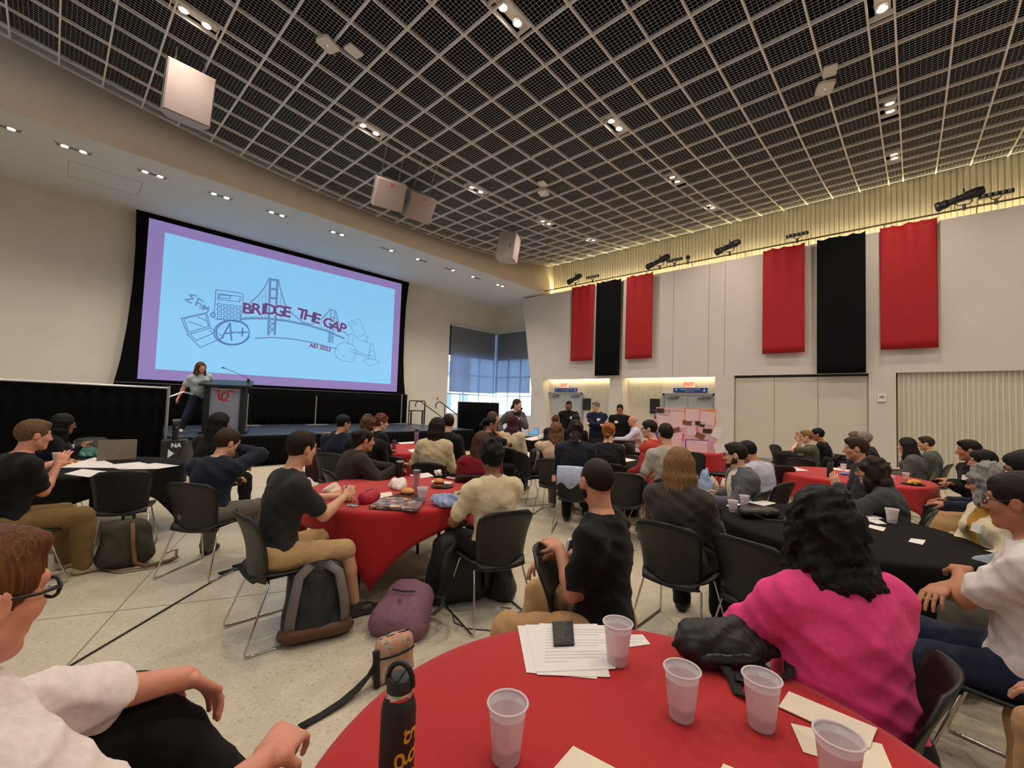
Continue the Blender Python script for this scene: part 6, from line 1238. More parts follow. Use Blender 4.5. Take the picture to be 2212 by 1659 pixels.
MB().tube([(0.043, 0, 0.15), (0.07, 0, 0.15), (0.072, 0, 0.09), (0.042, 0, 0.07)], 0.006, 6).obj('handle', M_blk, bpy.data.objects['tumbler'])
M_clear = mat('clear_plastic', srgb(196, 186, 190), 0.12, var=0.02, trans=0.75, ior=1.3)
bottle('water_bottle', 'clear water bottle with grey lid on the middle red table', onz(898, 1062, zt), [(0.032, 0), (0.035, 0.005), (0.035, 0.165), (0.033, 0.17)], M_clear, [(0.036, 0.168), (0.037, 0.172), (0.037, 0.2), (0.03, 0.205)], mat('lid_grey', srgb(120, 116, 122), 0.4))
bottle('water_bottle', 'blue water bottle with white cap on the mid-back black table', onz(1344, 1000, zt), [(0.038, 0), (0.042, 0.006), (0.042, 0.10), (0.039, 0.11), (0.042, 0.12), (0.042, 0.2), (0.03, 0.225)], mat('bottle_blue', srgb(24, 60, 140), 0.2, var=0.05, trans=0.3), [(0.034, 0.21), (0.036, 0.215), (0.036, 0.25), (0.03, 0.265), (0.012, 0.27), (0.012, 0.285), (0.0, 0.287)], M_white)
bottle('water_bottle', 'dark grey steel bottle on the right red table', onz(1793, 1030, zt), [(0.034, 0), (0.037, 0.006), (0.037, 0.19), (0.022, 0.215), (0.022, 0.22)], mat('bottle_grey', srgb(58, 54, 54), 0.35, 0.4), [(0.025, 0.218), (0.026, 0.222), (0.026, 0.25), (0.02, 0.255)], M_blk)
bottle('water_bottle', 'tall lilac bottle on the red table near the stage', onz(899, 962, zt), [(0.036, 0), (0.04, 0.006), (0.04, 0.26), (0.035, 0.27)], mat('bottle_lilac', srgb(126, 104, 138), 0.4), [(0.038, 0.268), (0.04, 0.272), (0.04, 0.3), (0.03, 0.31)], M_blk); bottle('tumbler', 'grey lidded tumbler beside the person with brown curls', onz(851, 970, zt), [(0.03, 0), (0.034, 0.005), (0.04, 0.12)], mat('tumbler_grey', srgb(120, 110, 116), 0.4), [(0.042, 0.118), (0.043, 0.14), (0.03, 0.155), (0.0, 0.157)], M_blk)
bottle('coffee_cup', 'white lidded paper coffee cup on the right black table', onz(1611, 1075, zt), [(0.03, 0), (0.031, 0.003), (0.042, 0.12)], mat('paper_cup', srgb(228, 218, 204), 0.6), [(0.044, 0.118), (0.045, 0.122), (0.043, 0.135), (0.036, 0.14), (0.0, 0.14)], M_white, cat='cup')
bottle('jar', 'pink-lidded jar behind the woman in navy jacket', onz(1285, 972, zt), [(0.04, 0), (0.042, 0.004), (0.042, 0.08)], mat('jar_grey', srgb(150, 130, 128), 0.4), [(0.044, 0.08), (0.044, 0.12), (0.03, 0.13)], mat('jar_pink', srgb(214, 170, 160), 0.4), cat='jar')
t = thing('pencil_case', 'raspberry pink zip pencil case on the middle red table', 'pencil case', onz(797, 1084, zt), 0.5); b = Blob(); b.cap((-0.07, 0, 0.045), (0.07, 0, 0.045), 0.05, 0.05, 0.02, (V3(0, 0, 1), 1.0)); b.cap((-0.05, 0, 0.03), (0.05, 0, 0.03), 0.055, 0.055, 0.02); b.noise = curl(0.003, 60); b.cut((0, 0, 0.001), (0, 0, -1)); link('pouch', fast_mesh('pouch', [b.mesh(0.006)], mat('raspberry', srgb(176, 34, 58), 0.7)), t); MB().tube([(-0.1, -0.01, 0.07), (-0.06, 0, 0.097), (0.06, 0, 0.097), (0.1, 0.01, 0.07)], 0.006, 6).obj('zip', M_blk, t)
t = thing('scissors', 'pair of pale-handled scissors at the near rim of the red table', 'scissors', onz(767, 1092, zt), 0.4)
for s in (-1, 1): MB().tube([(-0.03 + 0.024 * math.cos(a * math.pi / 7), s * 0.022 + 0.018 * math.sin(a * math.pi / 7), 0.006) for a in range(14)], 0.005, 6, closed=True).obj('handle', mat('scissor_teal', srgb(170, 196, 196), 0.4), t); MB().poly3([(0.0, s * 0.012, 0.004), (0.12, -s * 0.004, 0.004), (0.0, s * 0.002, 0.004)], (0, 0, 0.003)).obj('blade', M_alu, t)
def boxmat():
    m = bpy.data.materials.new('puzzle_print'); m.use_nodes = True; nt = m.node_tree; b = nt.nodes['Principled BSDF']; v = _node(nt, 'ShaderNodeTexVoronoi'); v.inputs['Scale'].default_value = 26; tc = _node(nt, 'ShaderNodeTexCoord'); nt.links.new(tc.outputs['Object'], v.inputs['Vector'])
    r = _node(nt, 'ShaderNodeValToRGB'); r.color_ramp.elements[0].color = (*srgb(70, 60, 66), 1); r.color_ramp.elements[1].color = (*srgb(226, 196, 150), 1); e = r.color_ramp.elements.new(0.4); e.color = (*srgb(150, 110, 96), 1); e = r.color_ramp.elements.new(0.7); e.color = (*srgb(120, 124, 140), 1)
    s = _node(nt, 'ShaderNodeSeparateColor'); nt.links.new(v.outputs['Color'], s.inputs[0]); nt.links.new(s.outputs[0], r.inputs[0]); nt.links.new(r.outputs[0], b.inputs['Base Color']); b.inputs['Roughness'].default_value = 0.35; return m
a = [onz(x, y, zt) for x, y in ((797, 1100), (830, 1080), (918, 1084), (902, 1107))]; c = sum(a) / 4; t = thing('puzzle_box', 'flat box with a colourful printed lid on the middle red table', 'box', c)
MB().poly3([v - c for v in a], (0, 0, 0.022)).obj('tray', M_blk, t); MB().poly3([(v - c) * 1.01 + V3(0, 0, 0.008) for v in a], (0, 0, 0.02)).obj('lid', boxmat(), t)
sheet('paper_sheet', 'white sheet behind the clear bottle on the middle red table', [(884, 1026), (925, 1021), (938, 1029), (900, 1034)]); sheet('envelope', 'cream envelope beside the pink phone on the middle red table', [(930, 1041), (938, 1037), (980, 1042), (970, 1047)], m=M_cream, thick=0.004, cat='envelope'); sheet('paper_plate', 'cream paper plate piece beside the pencil case', [(815, 1078), (818, 1066), (845, 1062), (848, 1070)], m=M_cream, cat='plate')
a = [onz(x, y, zt) for x, y in ((962, 1034), (966, 1031), (994, 1035), (990, 1039))]; c = sum(a) / 4; t = thing('smartphone', 'pink-backed phone near the far rim of the middle red table', 'phone', c); MB().poly3([v - c for v in a], (0, 0, 0.009)).obj('body', mat('phone_red', srgb(120, 20, 30), 0.3), t); MB().poly3([(v - c) * 0.96 + V3(0, 0, 0.009) for v in a], (0, 0, 0.002)).obj('back_cover', mat('phone_pink', srgb(226, 176, 176), 0.3), t)
# ---- foreground bottle and pouch
p = onz(852, 1742, zt); t = thing('steel_bottle', 'tall matte black steel bottle with chrome collar and yellow lettering', 'bottle', p); R_ = 0.0365; HB_ = 0.20
autosmooth(MB().lathe([(R_ - 0.004, 0), (R_, 0.004), (R_, HB_), (R_ - 0.002, HB_ + 0.012), (0.030, HB_ + 0.024), (0.0275, HB_ + 0.028)], 40).obj('body', mat('powder_black', (0.013, 0.012, 0.012), 0.55, var=0.1, scale=200, bump=0.08, bscale=500), t))
autosmooth(MB().lathe([(0.0275, HB_ + 0.027), (0.0285, HB_ + 0.029), (0.0285, HB_ + 0.039), (0.027, HB_ + 0.041)], 40).obj('collar', M_chrome, t)); autosmooth(MB().lathe([(0.0275, HB_ + 0.041), (0.0275, HB_ + 0.062), (0.025, HB_ + 0.066), (0.0, HB_ + 0.066)], 40).obj('cap', M_blk, t))
va = math.atan2(-p[1], -p[0]); hd = V3(math.cos(va + 1.2), math.sin(va + 1.2), 0)
MB().tube([hd * 0.027 * math.cos(u) * 1.06 + V3(0, 0, HB_ + 0.052 + 0.042 * math.sin(u)) for u in np.linspace(-0.1, math.pi + 0.1, 14)], 0.0058, 8).obj('carry_loop', M_blk, t); MB().box((-0.004, -0.022, HB_ + 0.064), (0.004, 0.022, HB_ + 0.070), Tm((0, 0, 0), va + 1.2)).obj('grip_bar', mat('cap_grey', (0.03, 0.03, 0.032), 0.6), t)
M_yel = mat('lettering_yellow', srgb(214, 170, 50), 0.5)
for i, ch in enumerate('mega'):
    me = text_obj('x', ch, 0.078, M_yel, None, None, 0.0).data; o_ = bpy.data.objects[-1] if False else None
    ob = [o for o in COL.objects if o.data is me][0]; bpy.data.objects.remove(ob)
    for v in me.vertices:
        z = 0.03 + i * 0.044 + v.co.x; th = va + 1.0 + (v.co.y) / R_; rr = R_ + 0.0008; v.co = Vector((rr * math.cos(th), rr * math.sin(th), z))
    link('letter', me, t)
t = thing('waist_pouch', 'black puffy waist pouch with webbing strap on the foreground table', 'pouch', onz(1560, 1432, zt), 0.0); fx = nrm(onz(1640, 1432, zt) - onz(1500, 1432, zt)); fyv = V3(-fx[1], fx[0], 0)
L_ = lambda x, y, z: fx * x + fyv * y + V3(0, 0, z)
b = Blob(); b.cap(L_(-0.09, 0.0, 0.05), L_(0.1, 0.01, 0.05), 0.06, 0.058, 0.03); b.cap(L_(-0.09, 0.03, 0.085), L_(0.09, 0.04, 0.085), 0.04, 0.04, 0.03); b.cap(L_(-0.17, 0.0, 0.06), L_(-0.09, 0.0, 0.06), 0.014, 0.045, 0.03, (fyv, 1.4)); b.cap(L_(0.1, 0, 0.05), L_(0.2, -0.01, 0.03), 0.045, 0.012, 0.03); n1_, n2_ = curl(0.007, 40), curl(0.003, 120); b.noise = lambda X, Y, Z: n1_(X, Y, Z) + n2_(X, Y, Z); b.cut((0, 0, 0.002), (0, 0, -1)); link('pouch', fast_mesh('pouch', [b.mesh(0.006)], M_bag), t)
b = Blob(); b.cap(L_(-0.08, -0.05, 0.035), L_(0.08, -0.045, 0.035), 0.026, 0.026, 0.02, (fyv, 1.5)); b.noise = curl(0.0015, 90); b.cut((0, 0, 0.002), (0, 0, -1)); link('front_pocket', fast_mesh('front_pocket', [b.mesh(0.005)], mat('glossy_nylon', (0.012, 0.012, 0.018), 0.25, bump=0.2, scale=60)), t)
def webbing(pts, w, nv=(0, 0, 1), th=0.0025):
    P = [V3(*p) for p in pts]; rows = [[], []]
    for i in range(len(P)):
        tg = nrm(P[min(i + 1, len(P) - 1)] - P[max(i - 1, 0)]); s = nrm(np.cross(tg, V3(*nv)) + 1e-9); rows[0].append(tuple(P[i] + s * w / 2)); rows[1].append(tuple(P[i] - s * w / 2))
    return MB().grid(rows)
for pts in ([L_(-0.03, -0.06, 0.03), L_(-0.02, -0.10, 0.008), L_(-0.04, -0.16, 0.006), L_(-0.01, -0.20, 0.02), L_(0.04, -0.19, 0.012), L_(0.03, -0.13, 0.02), L_(0.0, -0.09, 0.015)], [L_(0.03, -0.06, 0.02), L_(0.1, -0.10, 0.006), L_(0.18, -0.08, 0.01), L_(0.22, -0.02, 0.03), L_(0.19, 0.02, 0.05)]):
    solid(webbing(pts, 0.034, (0.2, 0.3, 1)).obj('strap', M_strap, t, smooth=True), 0.002)
bevel(MB().box((-0.025, -0.014, 0.0), (0.025, 0.014, 0.008)).obj('buckle', M_blk, t, M=Tm(L_(0.0, -0.10, 0.012), 0.4)), 0.003)
# ---- right tables
t = thing('handbag', 'black leather handbag with small buckle on the right black table', 'bag', onz(1640, 1118, zt), -0.6); b = Blob(); b.cap((-0.13, 0, 0.045), (0.13, 0, 0.04), 0.05, 0.05, 0.03, (V3(0, 0, 1), 1.2)); b.cap((-0.10, 0.05, 0.04), (0.12, 0.05, 0.035), 0.045, 0.04, 0.03); b.noise = curl(0.003, 40); b.cut((0, 0, 0.002), (0, 0, -1)); link('body', fast_mesh('body', [b.mesh(0.007)], mat('black_leather', (0.015, 0.014, 0.014), 0.4, bump=0.15, scale=80)), t); MB().tube([(0.02 + 0.016 * math.cos(a * math.pi / 6), -0.055, 0.05 + 0.012 * math.sin(a * math.pi / 6)) for a in range(12)], 0.003, 6, closed=True).obj('buckle', M_chrome, t); solid(webbing([(-0.14, -0.02, 0.06), (-0.05, -0.12, 0.02), (0.1, -0.14, 0.01), (0.2, -0.06, 0.02), (0.14, 0.0, 0.05)], 0.02).obj('strap', M_strap, t), 0.002)
sheet('paper_sheet', 'white sheet behind the cups on the right black table', [(1582, 1077), (1625, 1075), (1677, 1087), (1650, 1093)]); sheet('paper_sheet', 'small white slip under the cups on the right black table', [(1568, 1092), (1590, 1086), (1602, 1090), (1580, 1096)])
sheet('paper_sheet', 'white printed sheet left of the lone cup on the right black table', [(1800, 1112), (1870, 1104), (1908, 1120), (1870, 1125)], lines=0); sheet('name_card', 'small white card left of the lone cup on the right black table', [(1872, 1124), (1895, 1121), (1916, 1132), (1895, 1132)]); sheet('name_strip', 'long white strip in the middle of the right black table', [(1815, 1123), (1832, 1124), (1914, 1140), (1908, 1148)]); sheet('paper_sheet', 'white triangle of paper beside the black curls', [(1826, 1142), (1836, 1146), (1883, 1163), (1840, 1164)]); sheet('name_card', 'lone small white card near the right rim of the right black table', [(1962, 1170), (1968, 1163), (2000, 1167), (1993, 1177)])
sheet('paper_sheet', 'white papers at the left rim of the right red table', [(1694, 1013), (1715, 1009), (1748, 1017), (1720, 1017)]); sheet('paper_sheet', 'white sheets behind the dark bottle on the right red table', [(1783, 1012), (1800, 1010), (1838, 1016), (1832, 1019)]); sheet('smartphone', 'dark phone on the papers at the left rim of the right red table', [(1696, 1016), (1702, 1014), (1712, 1016), (1706, 1019)], m=M_blk, z=0.749, thick=0.008, cat='phone')
tag(link('bowl', MB().lathe([(0.0, 0.004), (0.03, 0.004), (0.06, 0.03), (0.062, 0.03), (0.034, 0.0), (0, 0)], 20).mesh('bowl', mat('bowl_blue', srgb(90, 160, 214), 0.4), True), None, loc=onz(1824, 1026, zt)), 'pale blue bowl beside the dark bottle', 'bowl')
plate('black plate of chips on the right red table', 1972, 1047, 0.12); crumple('pile of yellow chips on the black plate', 'chips', 'food', onz(1972, 1045, zt + 0.006), (0.09, 0.07, 0.04), mat('chips_yellow', srgb(216, 160, 60), 0.6, var=0.2, scale=50), 22, 0.006, 120)
sheet('paper_sheet', 'white sheet on the black table before the partition', [(1762, 984), (1785, 980), (1796, 984), (1775, 987)]); sheet('paper_sheet', 'white paper on the red table near the stage', [(880, 972), (905, 968), (912, 973), (890, 977)]); sheet('paper_sheet', 'long white paper at the far rim of the red table near the stage', [(858, 956), (895, 954), (895, 958), (865, 959)])
crumple('orange crumpled wrapper by the woman in cream knit', 'snack_wrapper', 'wrapper', onz(914, 966, zt), (0.09, 0.07, 0.07), mat('wrapper_orange', srgb(206, 128, 96), 0.5, var=0.3, scale=20), 31, 0.006, 90)
# mid-back tables
pl = onz(1352, 985, zt); t, l = laptop('open black laptop with dark screen on the mid-back black table', pl, math.atan2(pl[1], pl[0]) - math.pi / 2 + 0.3, M_blk, mat('display_brown', srgb(40, 28, 18), 0.2), w=0.40, d=0.26); pl = onz(1290, 975, zt); laptop('second black laptop half hidden behind the woman with orange curls', pl, math.atan2(pl[1], pl[0]) - math.pi / 2 - 0.3, M_blk)
for i, (lab, pts, m) in enumerate((('yellow sheet on the mid-back black table', [(1280, 985), (1310, 980), (1340, 987), (1310, 992)], mat('sheet_orange', srgb(226, 176, 110), 0.7)), ('white sheet on the mid-back black table', [(1300, 994), (1345, 988), (1375, 994), (1340, 1000)], M_paper), ('violet-edged sheet on the mid-back black table', [(1276, 992), (1295, 985), (1325, 996), (1300, 1000)], mat('sheet_violet', srgb(150, 130, 190), 0.7)), ('white sheet beside the boy in grey tee', [(1385, 990), (1400, 984), (1425, 990), (1410, 998)], M_paper))): sheet('paper_sheet', lab, pts, m, z=0.7475 + i * 0.0013)
M_tab = emis('tablet_blue', srgb(110, 170, 215), 0.55)
for lab, x, y in (('blue screen tablet on the back black table', 1152, 940), ('blue screen tablet on the red table before the doors', 1283, 938)):
    p = onz(x, y, zt); t = thing('tablet', lab, 'tablet', p, math.atan2(p[1], p[0]) - math.pi / 2); bevel(MB().box((-0.15, 0.0, 0), (0.15, 0.012, 0.2)).obj('body', M_blk, t, M=Tm((0, 0, 0), 0, math.radians(-12))), 0.003); MB().box((-0.138, -0.002, 0.012), (0.138, 0.0, 0.188)).obj('display', M_tab, t, M=Tm((0, 0, 0), 0, math.radians(-12))); MB().box((-0.1, 0.0, 0.0), (0.1, 0.09, 0.004)).obj('stand', M_blk, t)
sheet('paper_sheet', 'white papers in front of the woman in headscarf', [(1130, 948), (1160, 942), (1180, 946), (1150, 952)]); crumple('white and blue crumpled bag on the back black table', 'paper_bag', 'bag', onz(1168, 948, zt), (0.12, 0.08, 0.08), M_paper, 41, 0.006, 70, vox=0.012); crumple('red folded cloth on the red table before the doors', 'red_cloth', 'cloth', onz(1308, 940, zt), (0.2, 0.15, 0.08), M_rcloth, 43, 0.01, 40, vox=0.015)
# ---- poster board with papers
pa, pb = onz(1418, 962, 0.75), onz(1548, 968, 0.75); pa, pb = onD(1417, 965, 9.0), onD(1549, 969, 8.75); W_ = np.linalg.norm((pb - pa)[:2]); rz_ = math.atan2((pb - pa)[1], (pb - pa)[0])
t = thing('poster_board', 'large pink poster board covered with photos and sheets', 'poster board', (pa[0], pa[1], 0.745), rz_); t.rotation_euler = (math.radians(-6), 0, rz_)
HB2 = 0.90; M_pink = mat('board_pink', srgb(222, 176, 182), 0.7, var=0.04, scale=3); MB().box((0, -0.004, 0), (W_, 0.004, HB2)).obj('board', M_pink, t); MB().poly3([(W_ * 0.2, 0.004, 0), (W_ * 0.8, 0.004, 0), (W_ * 0.5, 0.25, 0)], (0, 0, 0.01)).obj('easel_foot', M_blk, t)
def stick(nm, u, v, w, h, m, rot=0, d=0.0): MB().box((-w / 2, -0.002, -h / 2), (w / 2, 0.0, h / 2)).obj(nm, m, t, M=Tm((u * W_, -0.005 - d, v * HB2), 0) @ Matrix.Rotation(rot, 4, 'Y'))
MPh = mat('photo_dark', srgb(62, 50, 44), 0.3, var=0.6, scale=22); MPb = mat('photo_brown', srgb(130, 84, 62), 0.3, var=0.6, scale=18); MOr = mat('orange_card', srgb(232, 140, 70), 0.7); MVi = mat('violet_card', srgb(92, 70, 170), 0.7); MPk = mat('pink_sheet', srgb(232, 196, 200), 0.7, var=0.03, scale=4); MHp = mat('hot_pink', srgb(226, 90, 120), 0.7)
for a in (('photo', .07, .92, .16, .10, MPh, 0), ('sheet', .13, .68, .24, .28, MPk, 0), ('card', .13, .82, .2, .035, MVi, .08), ('sheet', .36, .72, .28, .34, MPk, 0), ('card', .60, .85, .30, .27, MOr, 0), ('sheet', .605, .84, .27, .25, MPk, 0, .003), ('card', .87, .82, .28, .30, MOr, 0), ('sheet', .86, .78, .27, .28, MPk, .1, .003), ('photo', .52, .66, .18, .10, MPb, .1, .003), ('photo', .73, .65, .19, .10, MPh, .25, .003), ('photo', .85, .49, .18, .09, MPh, .0, .003), ('photo', .73, .37, .18, .11, MPb, .4, .003), ('photo', .34, .48, .15, .10, MPb, -.4, .003), ('sheet', .6, .52, .2, .26, MPk, 0), ('card', .68, .14, .46, .26, MVi, 0), ('sheet', .69, .13, .44, .24, MPk, 0, .003), ('sheet', .9, .13, .14, .26, mat('mauve_sheet', srgb(206, 158, 176), 0.7), 0, .004), ('sheet', .3, .26, .3, .34, MPk, .2, .002), ('sheet', .02, .32, .1, .2, MVi, 0), ('arrow', .22, .55, .03, .09, MHp, .1, .003), ('arrow', .68, .52, .03, .10, MHp, -.1, .003), ('arrow', .45, .33, .04, .14, MHp, .1, .003), ('loose_sheet', 1.0, .46, .17, .24, M_paper, .45, .006), ('loose_sheet', 1.03, .12, .18, .2, M_paper, -.2, .006)): stick(*a)
text_obj('lettering', 'CEW Groups', 0.09, mat('marker', srgb(120, 96, 100), 0.7), t, Tm((0.30 * W_, -0.006, 0.91 * HB2), 0, math.pi / 2), 0.0005)
# ---- bags on the floor and on chairs
def backpack(lab, p, rz, tilt, body, strapm, panel=None, base=None, w=0.30, h=0.46, d=0.2, vox=0.011, roll=0.0, ph=0, front=True, straps=True):
    t = thing('backpack', lab, 'backpack', p, rz); t.rotation_euler = (tilt, roll, rz); b = Blob()
    b.cap((-w * 0.28, 0, d * 0.45), (-w * 0.24, 0, h - d * 0.5), d * 0.52, d * 0.42, 0.05); b.cap((w * 0.28, 0, d * 0.45), (w * 0.24, 0, h - d * 0.5), d * 0.52, d * 0.42, 0.05); b.cap((0, 0, d * 0.45), (0, 0, h - d * 0.42), d * 0.5, d * 0.42, 0.06); b.noise = curl(0.0045, 34, ph); b.cut((0, 0, 0.003), (0, 0, -1)); link('shell', fast_mesh('shell', [b.mesh(vox)], body), t)
    s = -1
    if panel: b = Blob(); b.cap((0, s * d * 0.42, h * 0.28), (0, s * d * 0.36, h * 0.70), w * 0.27, w * 0.22, 0.03, (V3(0, 1, 0), 3.0)); b.noise = curl(0.002, 60, ph); link('back_panel' if not front else 'front_pocket', fast_mesh('pocket', [b.mesh(vox * 0.9)], panel), t)
    if base: b = Blob(); b.cap((-w * 0.36, s * 0.02, 0.055), (w * 0.36, s * 0.02, 0.055), d * 0.5, d * 0.5, 0.02, (V3(0, 0, 1), 1.9)); b.noise = curl(0.002, 50, ph); b.cut((0, 0, 0.002), (0, 0, -1)); link('base', fast_mesh('base', [b.mesh(vox)], base), t)
    if straps:
        for sd in (-1, 1): solid(webbing([(sd * 0.05, s * d * 0.38, h * 0.92), (sd * w * 0.34, s * d * 0.62, h * 0.80), (sd * w * 0.42, s * d * 0.66, h * 0.5), (sd * w * 0.46, s * d * 0.55, h * 0.28), (sd * w * 0.46, s * d * 0.3, h * 0.08)], 0.06, (sd * 0.3, -1, 0.1)).obj('shoulder_strap', strapm, t, smooth=True), 0.012)
    MB().tube([(-0.04, 0, h - 0.02), (-0.035, 0, h + 0.03), (0.035, 0, h + 0.03), (0.04, 0, h - 0.02)], 0.009, 6).obj('grab_handle', M_strap, t); MB().tube([(-w * 0.4, 0.02, h * 0.45), (-w * 0.36, 0.02, h * 0.85), (0, 0.02, h * 0.99), (w * 0.36, 0.02, h * 0.85), (w * 0.4, 0.02, h * 0.45)], 0.006, 6).obj('zip', M_strap, t)
    return t
face = lambda p: math.atan2(p[1], p[0]) - math.pi / 2          # local -Y towards the viewer
M_grey = mat('bag_grey', srgb(112, 104, 100), 0.8, bump=0.15, scale=60); M_brn = mat('bag_brown', srgb(92, 62, 40), 0.7, bump=0.15, scale=40)
p = onz(682, 1378, 0.0); backpack('black backpack with grey straps and brown base standing behind the purple bag', p, face(p) + 0.12, math.radians(-16), M_bag, M_grey, M_bag, M_brn, w=0.36, h=0.50, d=0.22, front=False)
M_pur = mat('bag_purple', srgb(128, 88, 104), 0.75, bump=0.2, scale=50, var=0.1); p = onz(845, 1385, 0.0); t = backpack('dusty purple backpack lying on its back on the floor', p + V3(0, 0, 0.02), face(p) - 0.5, math.radians(-58), M_pur, M_strap, M_pur, None, w=0.34, h=0.42, d=0.22, ph=2, straps=False)
MB().tube([(-0.09, -0.125, 0.26), (0.0, -0.135, 0.25), (0.08, -0.125, 0.27)], 0.006, 6).obj('pocket_zip', M_blk, t); MB().lathe([(0.0, 0.003), (0.012, 0.002), (0.014, 0)], 12, Tm((0.0, -0.135, 0.19), 0, math.pi / 2)).obj('badge', M_brn, t); solid(webbing([(0.15, 0.05, 0.36), (0.24, 0.0, 0.34), (0.28, -0.05, 0.25), (0.26, -0.1, 0.14)], 0.03, (0, -1, 0.2)).obj('shoulder_strap', M_strap, t), 0.004)
def patt():
    m = bpy.data.materials.new('pattern_cloth'); m.use_nodes = True; nt = m.node_tree; b = nt.nodes['Principled BSDF']; tc = _node(nt, 'ShaderNodeTexCoord'); n = _node(nt, 'ShaderNodeTexNoise'); n.inputs['Scale'].default_value = 22; n.inputs['Detail'].default_value = 5; n.inputs['Distortion'].default_value = 2.5; nt.links.new(tc.outputs['Object'], n.inputs['Vector']); r = _node(nt, 'ShaderNodeValToRGB'); e = r.color_ramp.elements
    e[0].position = 0.3; e[0].color = (*srgb(60, 66, 96), 1); e[1].position = 0.7; e[1].color = (*srgb(196, 188, 170), 1); k = e.new(0.45); k.color = (*srgb(186, 176, 158), 1); k = e.new(0.56); k.color = (*srgb(200, 120, 76), 1); nt.links.new(n.outputs['Fac'], r.inputs[0]); nt.links.new(r.outputs[0], b.inputs['Base Color']); b.inputs['Roughness'].default_value = 0.7; return m
M_pat = patt(); p = onz(848, 1462, 0.0); t = thing('shoulder_bag', 'small patterned shoulder bag standing on the floor by the red table', 'bag', p, face(p) + 0.5); b = Blob()
for sx in (-1, 1): b.cap((sx * 0.075, 0, 0.05), (sx * 0.07, 0.0, 0.19), 0.055, 0.04, 0.03)
b.cap((0, 0, 0.05), (0, 0.0, 0.19), 0.058, 0.045, 0.03); b.cap((-0.07, 0, 0.2), (0.07, 0, 0.2), 0.04, 0.04, 0.03); b.noise = curl(0.003, 44); b.cut((0, 0, 0.002), (0, 0, -1)); link('pouch', fast_mesh('pouch', [b.mesh(0.007)], M_pat), t)
MB().tube([(-0.115, -0.03, 0.15), (-0.06, -0.052, 0.15), (0, -0.056, 0.15), (0.06, -0.052, 0.15), (0.115, -0.03, 0.15)], 0.006, 6).tube([(-0.09, 0, 0.238), (0.09, 0, 0.238)], 0.006, 6).obj('piping', M_strap, t); MB().tube([(-0.115, -0.04, 0.01), (-0.125, -0.03, 0.2)], 0.018, 6).obj('side_trim', M_strap, t)
q0 = onz(800, 1475, 0.02) - p; q1 = onz(740, 1520, 0.006) - p; q2 = onz(648, 1570, 0.008) - p; q3 = onz(660, 1590, 0.006) - p; c_, s_ = math.cos(-(face(p) + 0.5)), math.sin(-(face(p) + 0.5)); rl = lambda v: (c_ * v[0] - s_ * v[1], s_ * v[0] + c_ * v[1], v[2])
solid(webbing([(-0.12, -0.02, 0.19), (-0.15, -0.04, 0.10), rl(q0 + V3(0, 0, 0.05)), rl((q0 + q1) / 2 + V3(0, 0, 0.02)), rl(q1 + V3(0, 0, 0.012)), rl((q1 + q2) / 2), rl(q2)], 0.05, (0.1, 0.1, 1)).obj('long_strap', M_strap, t, smooth=True), 0.003)
p = onz(985, 1292, 0.0); backpack('big black backpack slumped under the middle red table', p, face(p) + 0.3, math.radians(8), M_bag, M_bag, None, None, w=0.44, h=0.58, d=0.28, ph=4); p = onz(1078, 1288, 0.0); backpack('small crumpled black bag beside the chair of the boy in cream tee', p, face(p) - 0.6, math.radians(12), mat('black_shiny', (0.014, 0.014, 0.014), 0.35, bump=0.3, scale=30), M_strap, None, None, w=0.26, h=0.34, d=0.18, ph=6)
M_oliv = mat('bag_olive', srgb(62, 58, 46), 0.85, bump=0.25, scale=40, var=0.15); M_lth = mat('leather_tan', srgb(110, 78, 48), 0.6); p = onz(270, 1222, 0.0); t = backpack('olive canvas rucksack with tan leather straps on the floor at left', p, face(p) + 0.1, math.radians(-3), M_oliv, M_lth, M_oliv, None, w=0.34, h=0.42, d=0.22, ph=8, straps=False)
solid(webbing([(0.02, -0.13, 0.40), (0.03, -0.15, 0.2), (0.05, -0.16, 0.05), (0.12, -0.2, 0.01), (0.30, -0.16, 0.008), (0.38, -0.05, 0.01)], 0.035, (0.2, -1, 0.4)).obj('leather_strap', M_lth, t, smooth=True), 0.005); solid(webbing([(-0.15, -0.06, 0.02), (-0.05, -0.2, 0.01), (0.15, -0.24, 0.01), (0.34, -0.18, 0.02), (0.36, -0.1, 0.09), (0.28, -0.06, 0.06)], 0.03, (0, 0.1, 1)).obj('leather_strap', M_lth, t, smooth=True), 0.005)
# taped cable across the floor
t = thing('floor_cable', 'black cable taped across the floor towards the middle chair', 'cable', onz(135, 1450, 0)); o0 = onz(135, 1450, 0); e0 = onz(498, 1234, 0); e1 = onz(545, 1215, 0); s0 = o0 - (e0 - o0) * 0.5
MB().tube([s0 - o0 + V3(0, 0, 0.006), e0 - o0 + V3(0, 0, 0.006), e1 - o0 + V3(0, 0, 0.006)], 0.0065, 8).obj('wire', M_blk, t)
for q in (e0, (e0 + e1) / 2 + V3(0.03, 0.05, 0)): MB().box((-0.09, -0.025, 0.0), (0.09, 0.025, 0.0135)).obj('tape', M_strap, t, M=Tm(q - o0, 0.2))
t = thing('power_adapter', 'black power adapter with cable on the floor behind the khaki knee', 'adapter', onz(1148, 1310, 0), 0.3); bevel(MB().box((-0.06, -0.035, 0), (0.06, 0.035, 0.035)).obj('brick', M_blk, t), 0.006); MB().tube([(-0.06, 0, 0.015), (-0.16, 0.05, 0.005), (-0.2, 0.15, 0.005), (-0.14, 0.2, 0.005), (-0.12, 0.12, 0.005)], 0.0035, 5).tube([(0.06, 0, 0.015), (0.2, -0.1, 0.005), (0.4, -0.05, 0.005)], 0.0035, 5).obj('cord', M_blk, t)
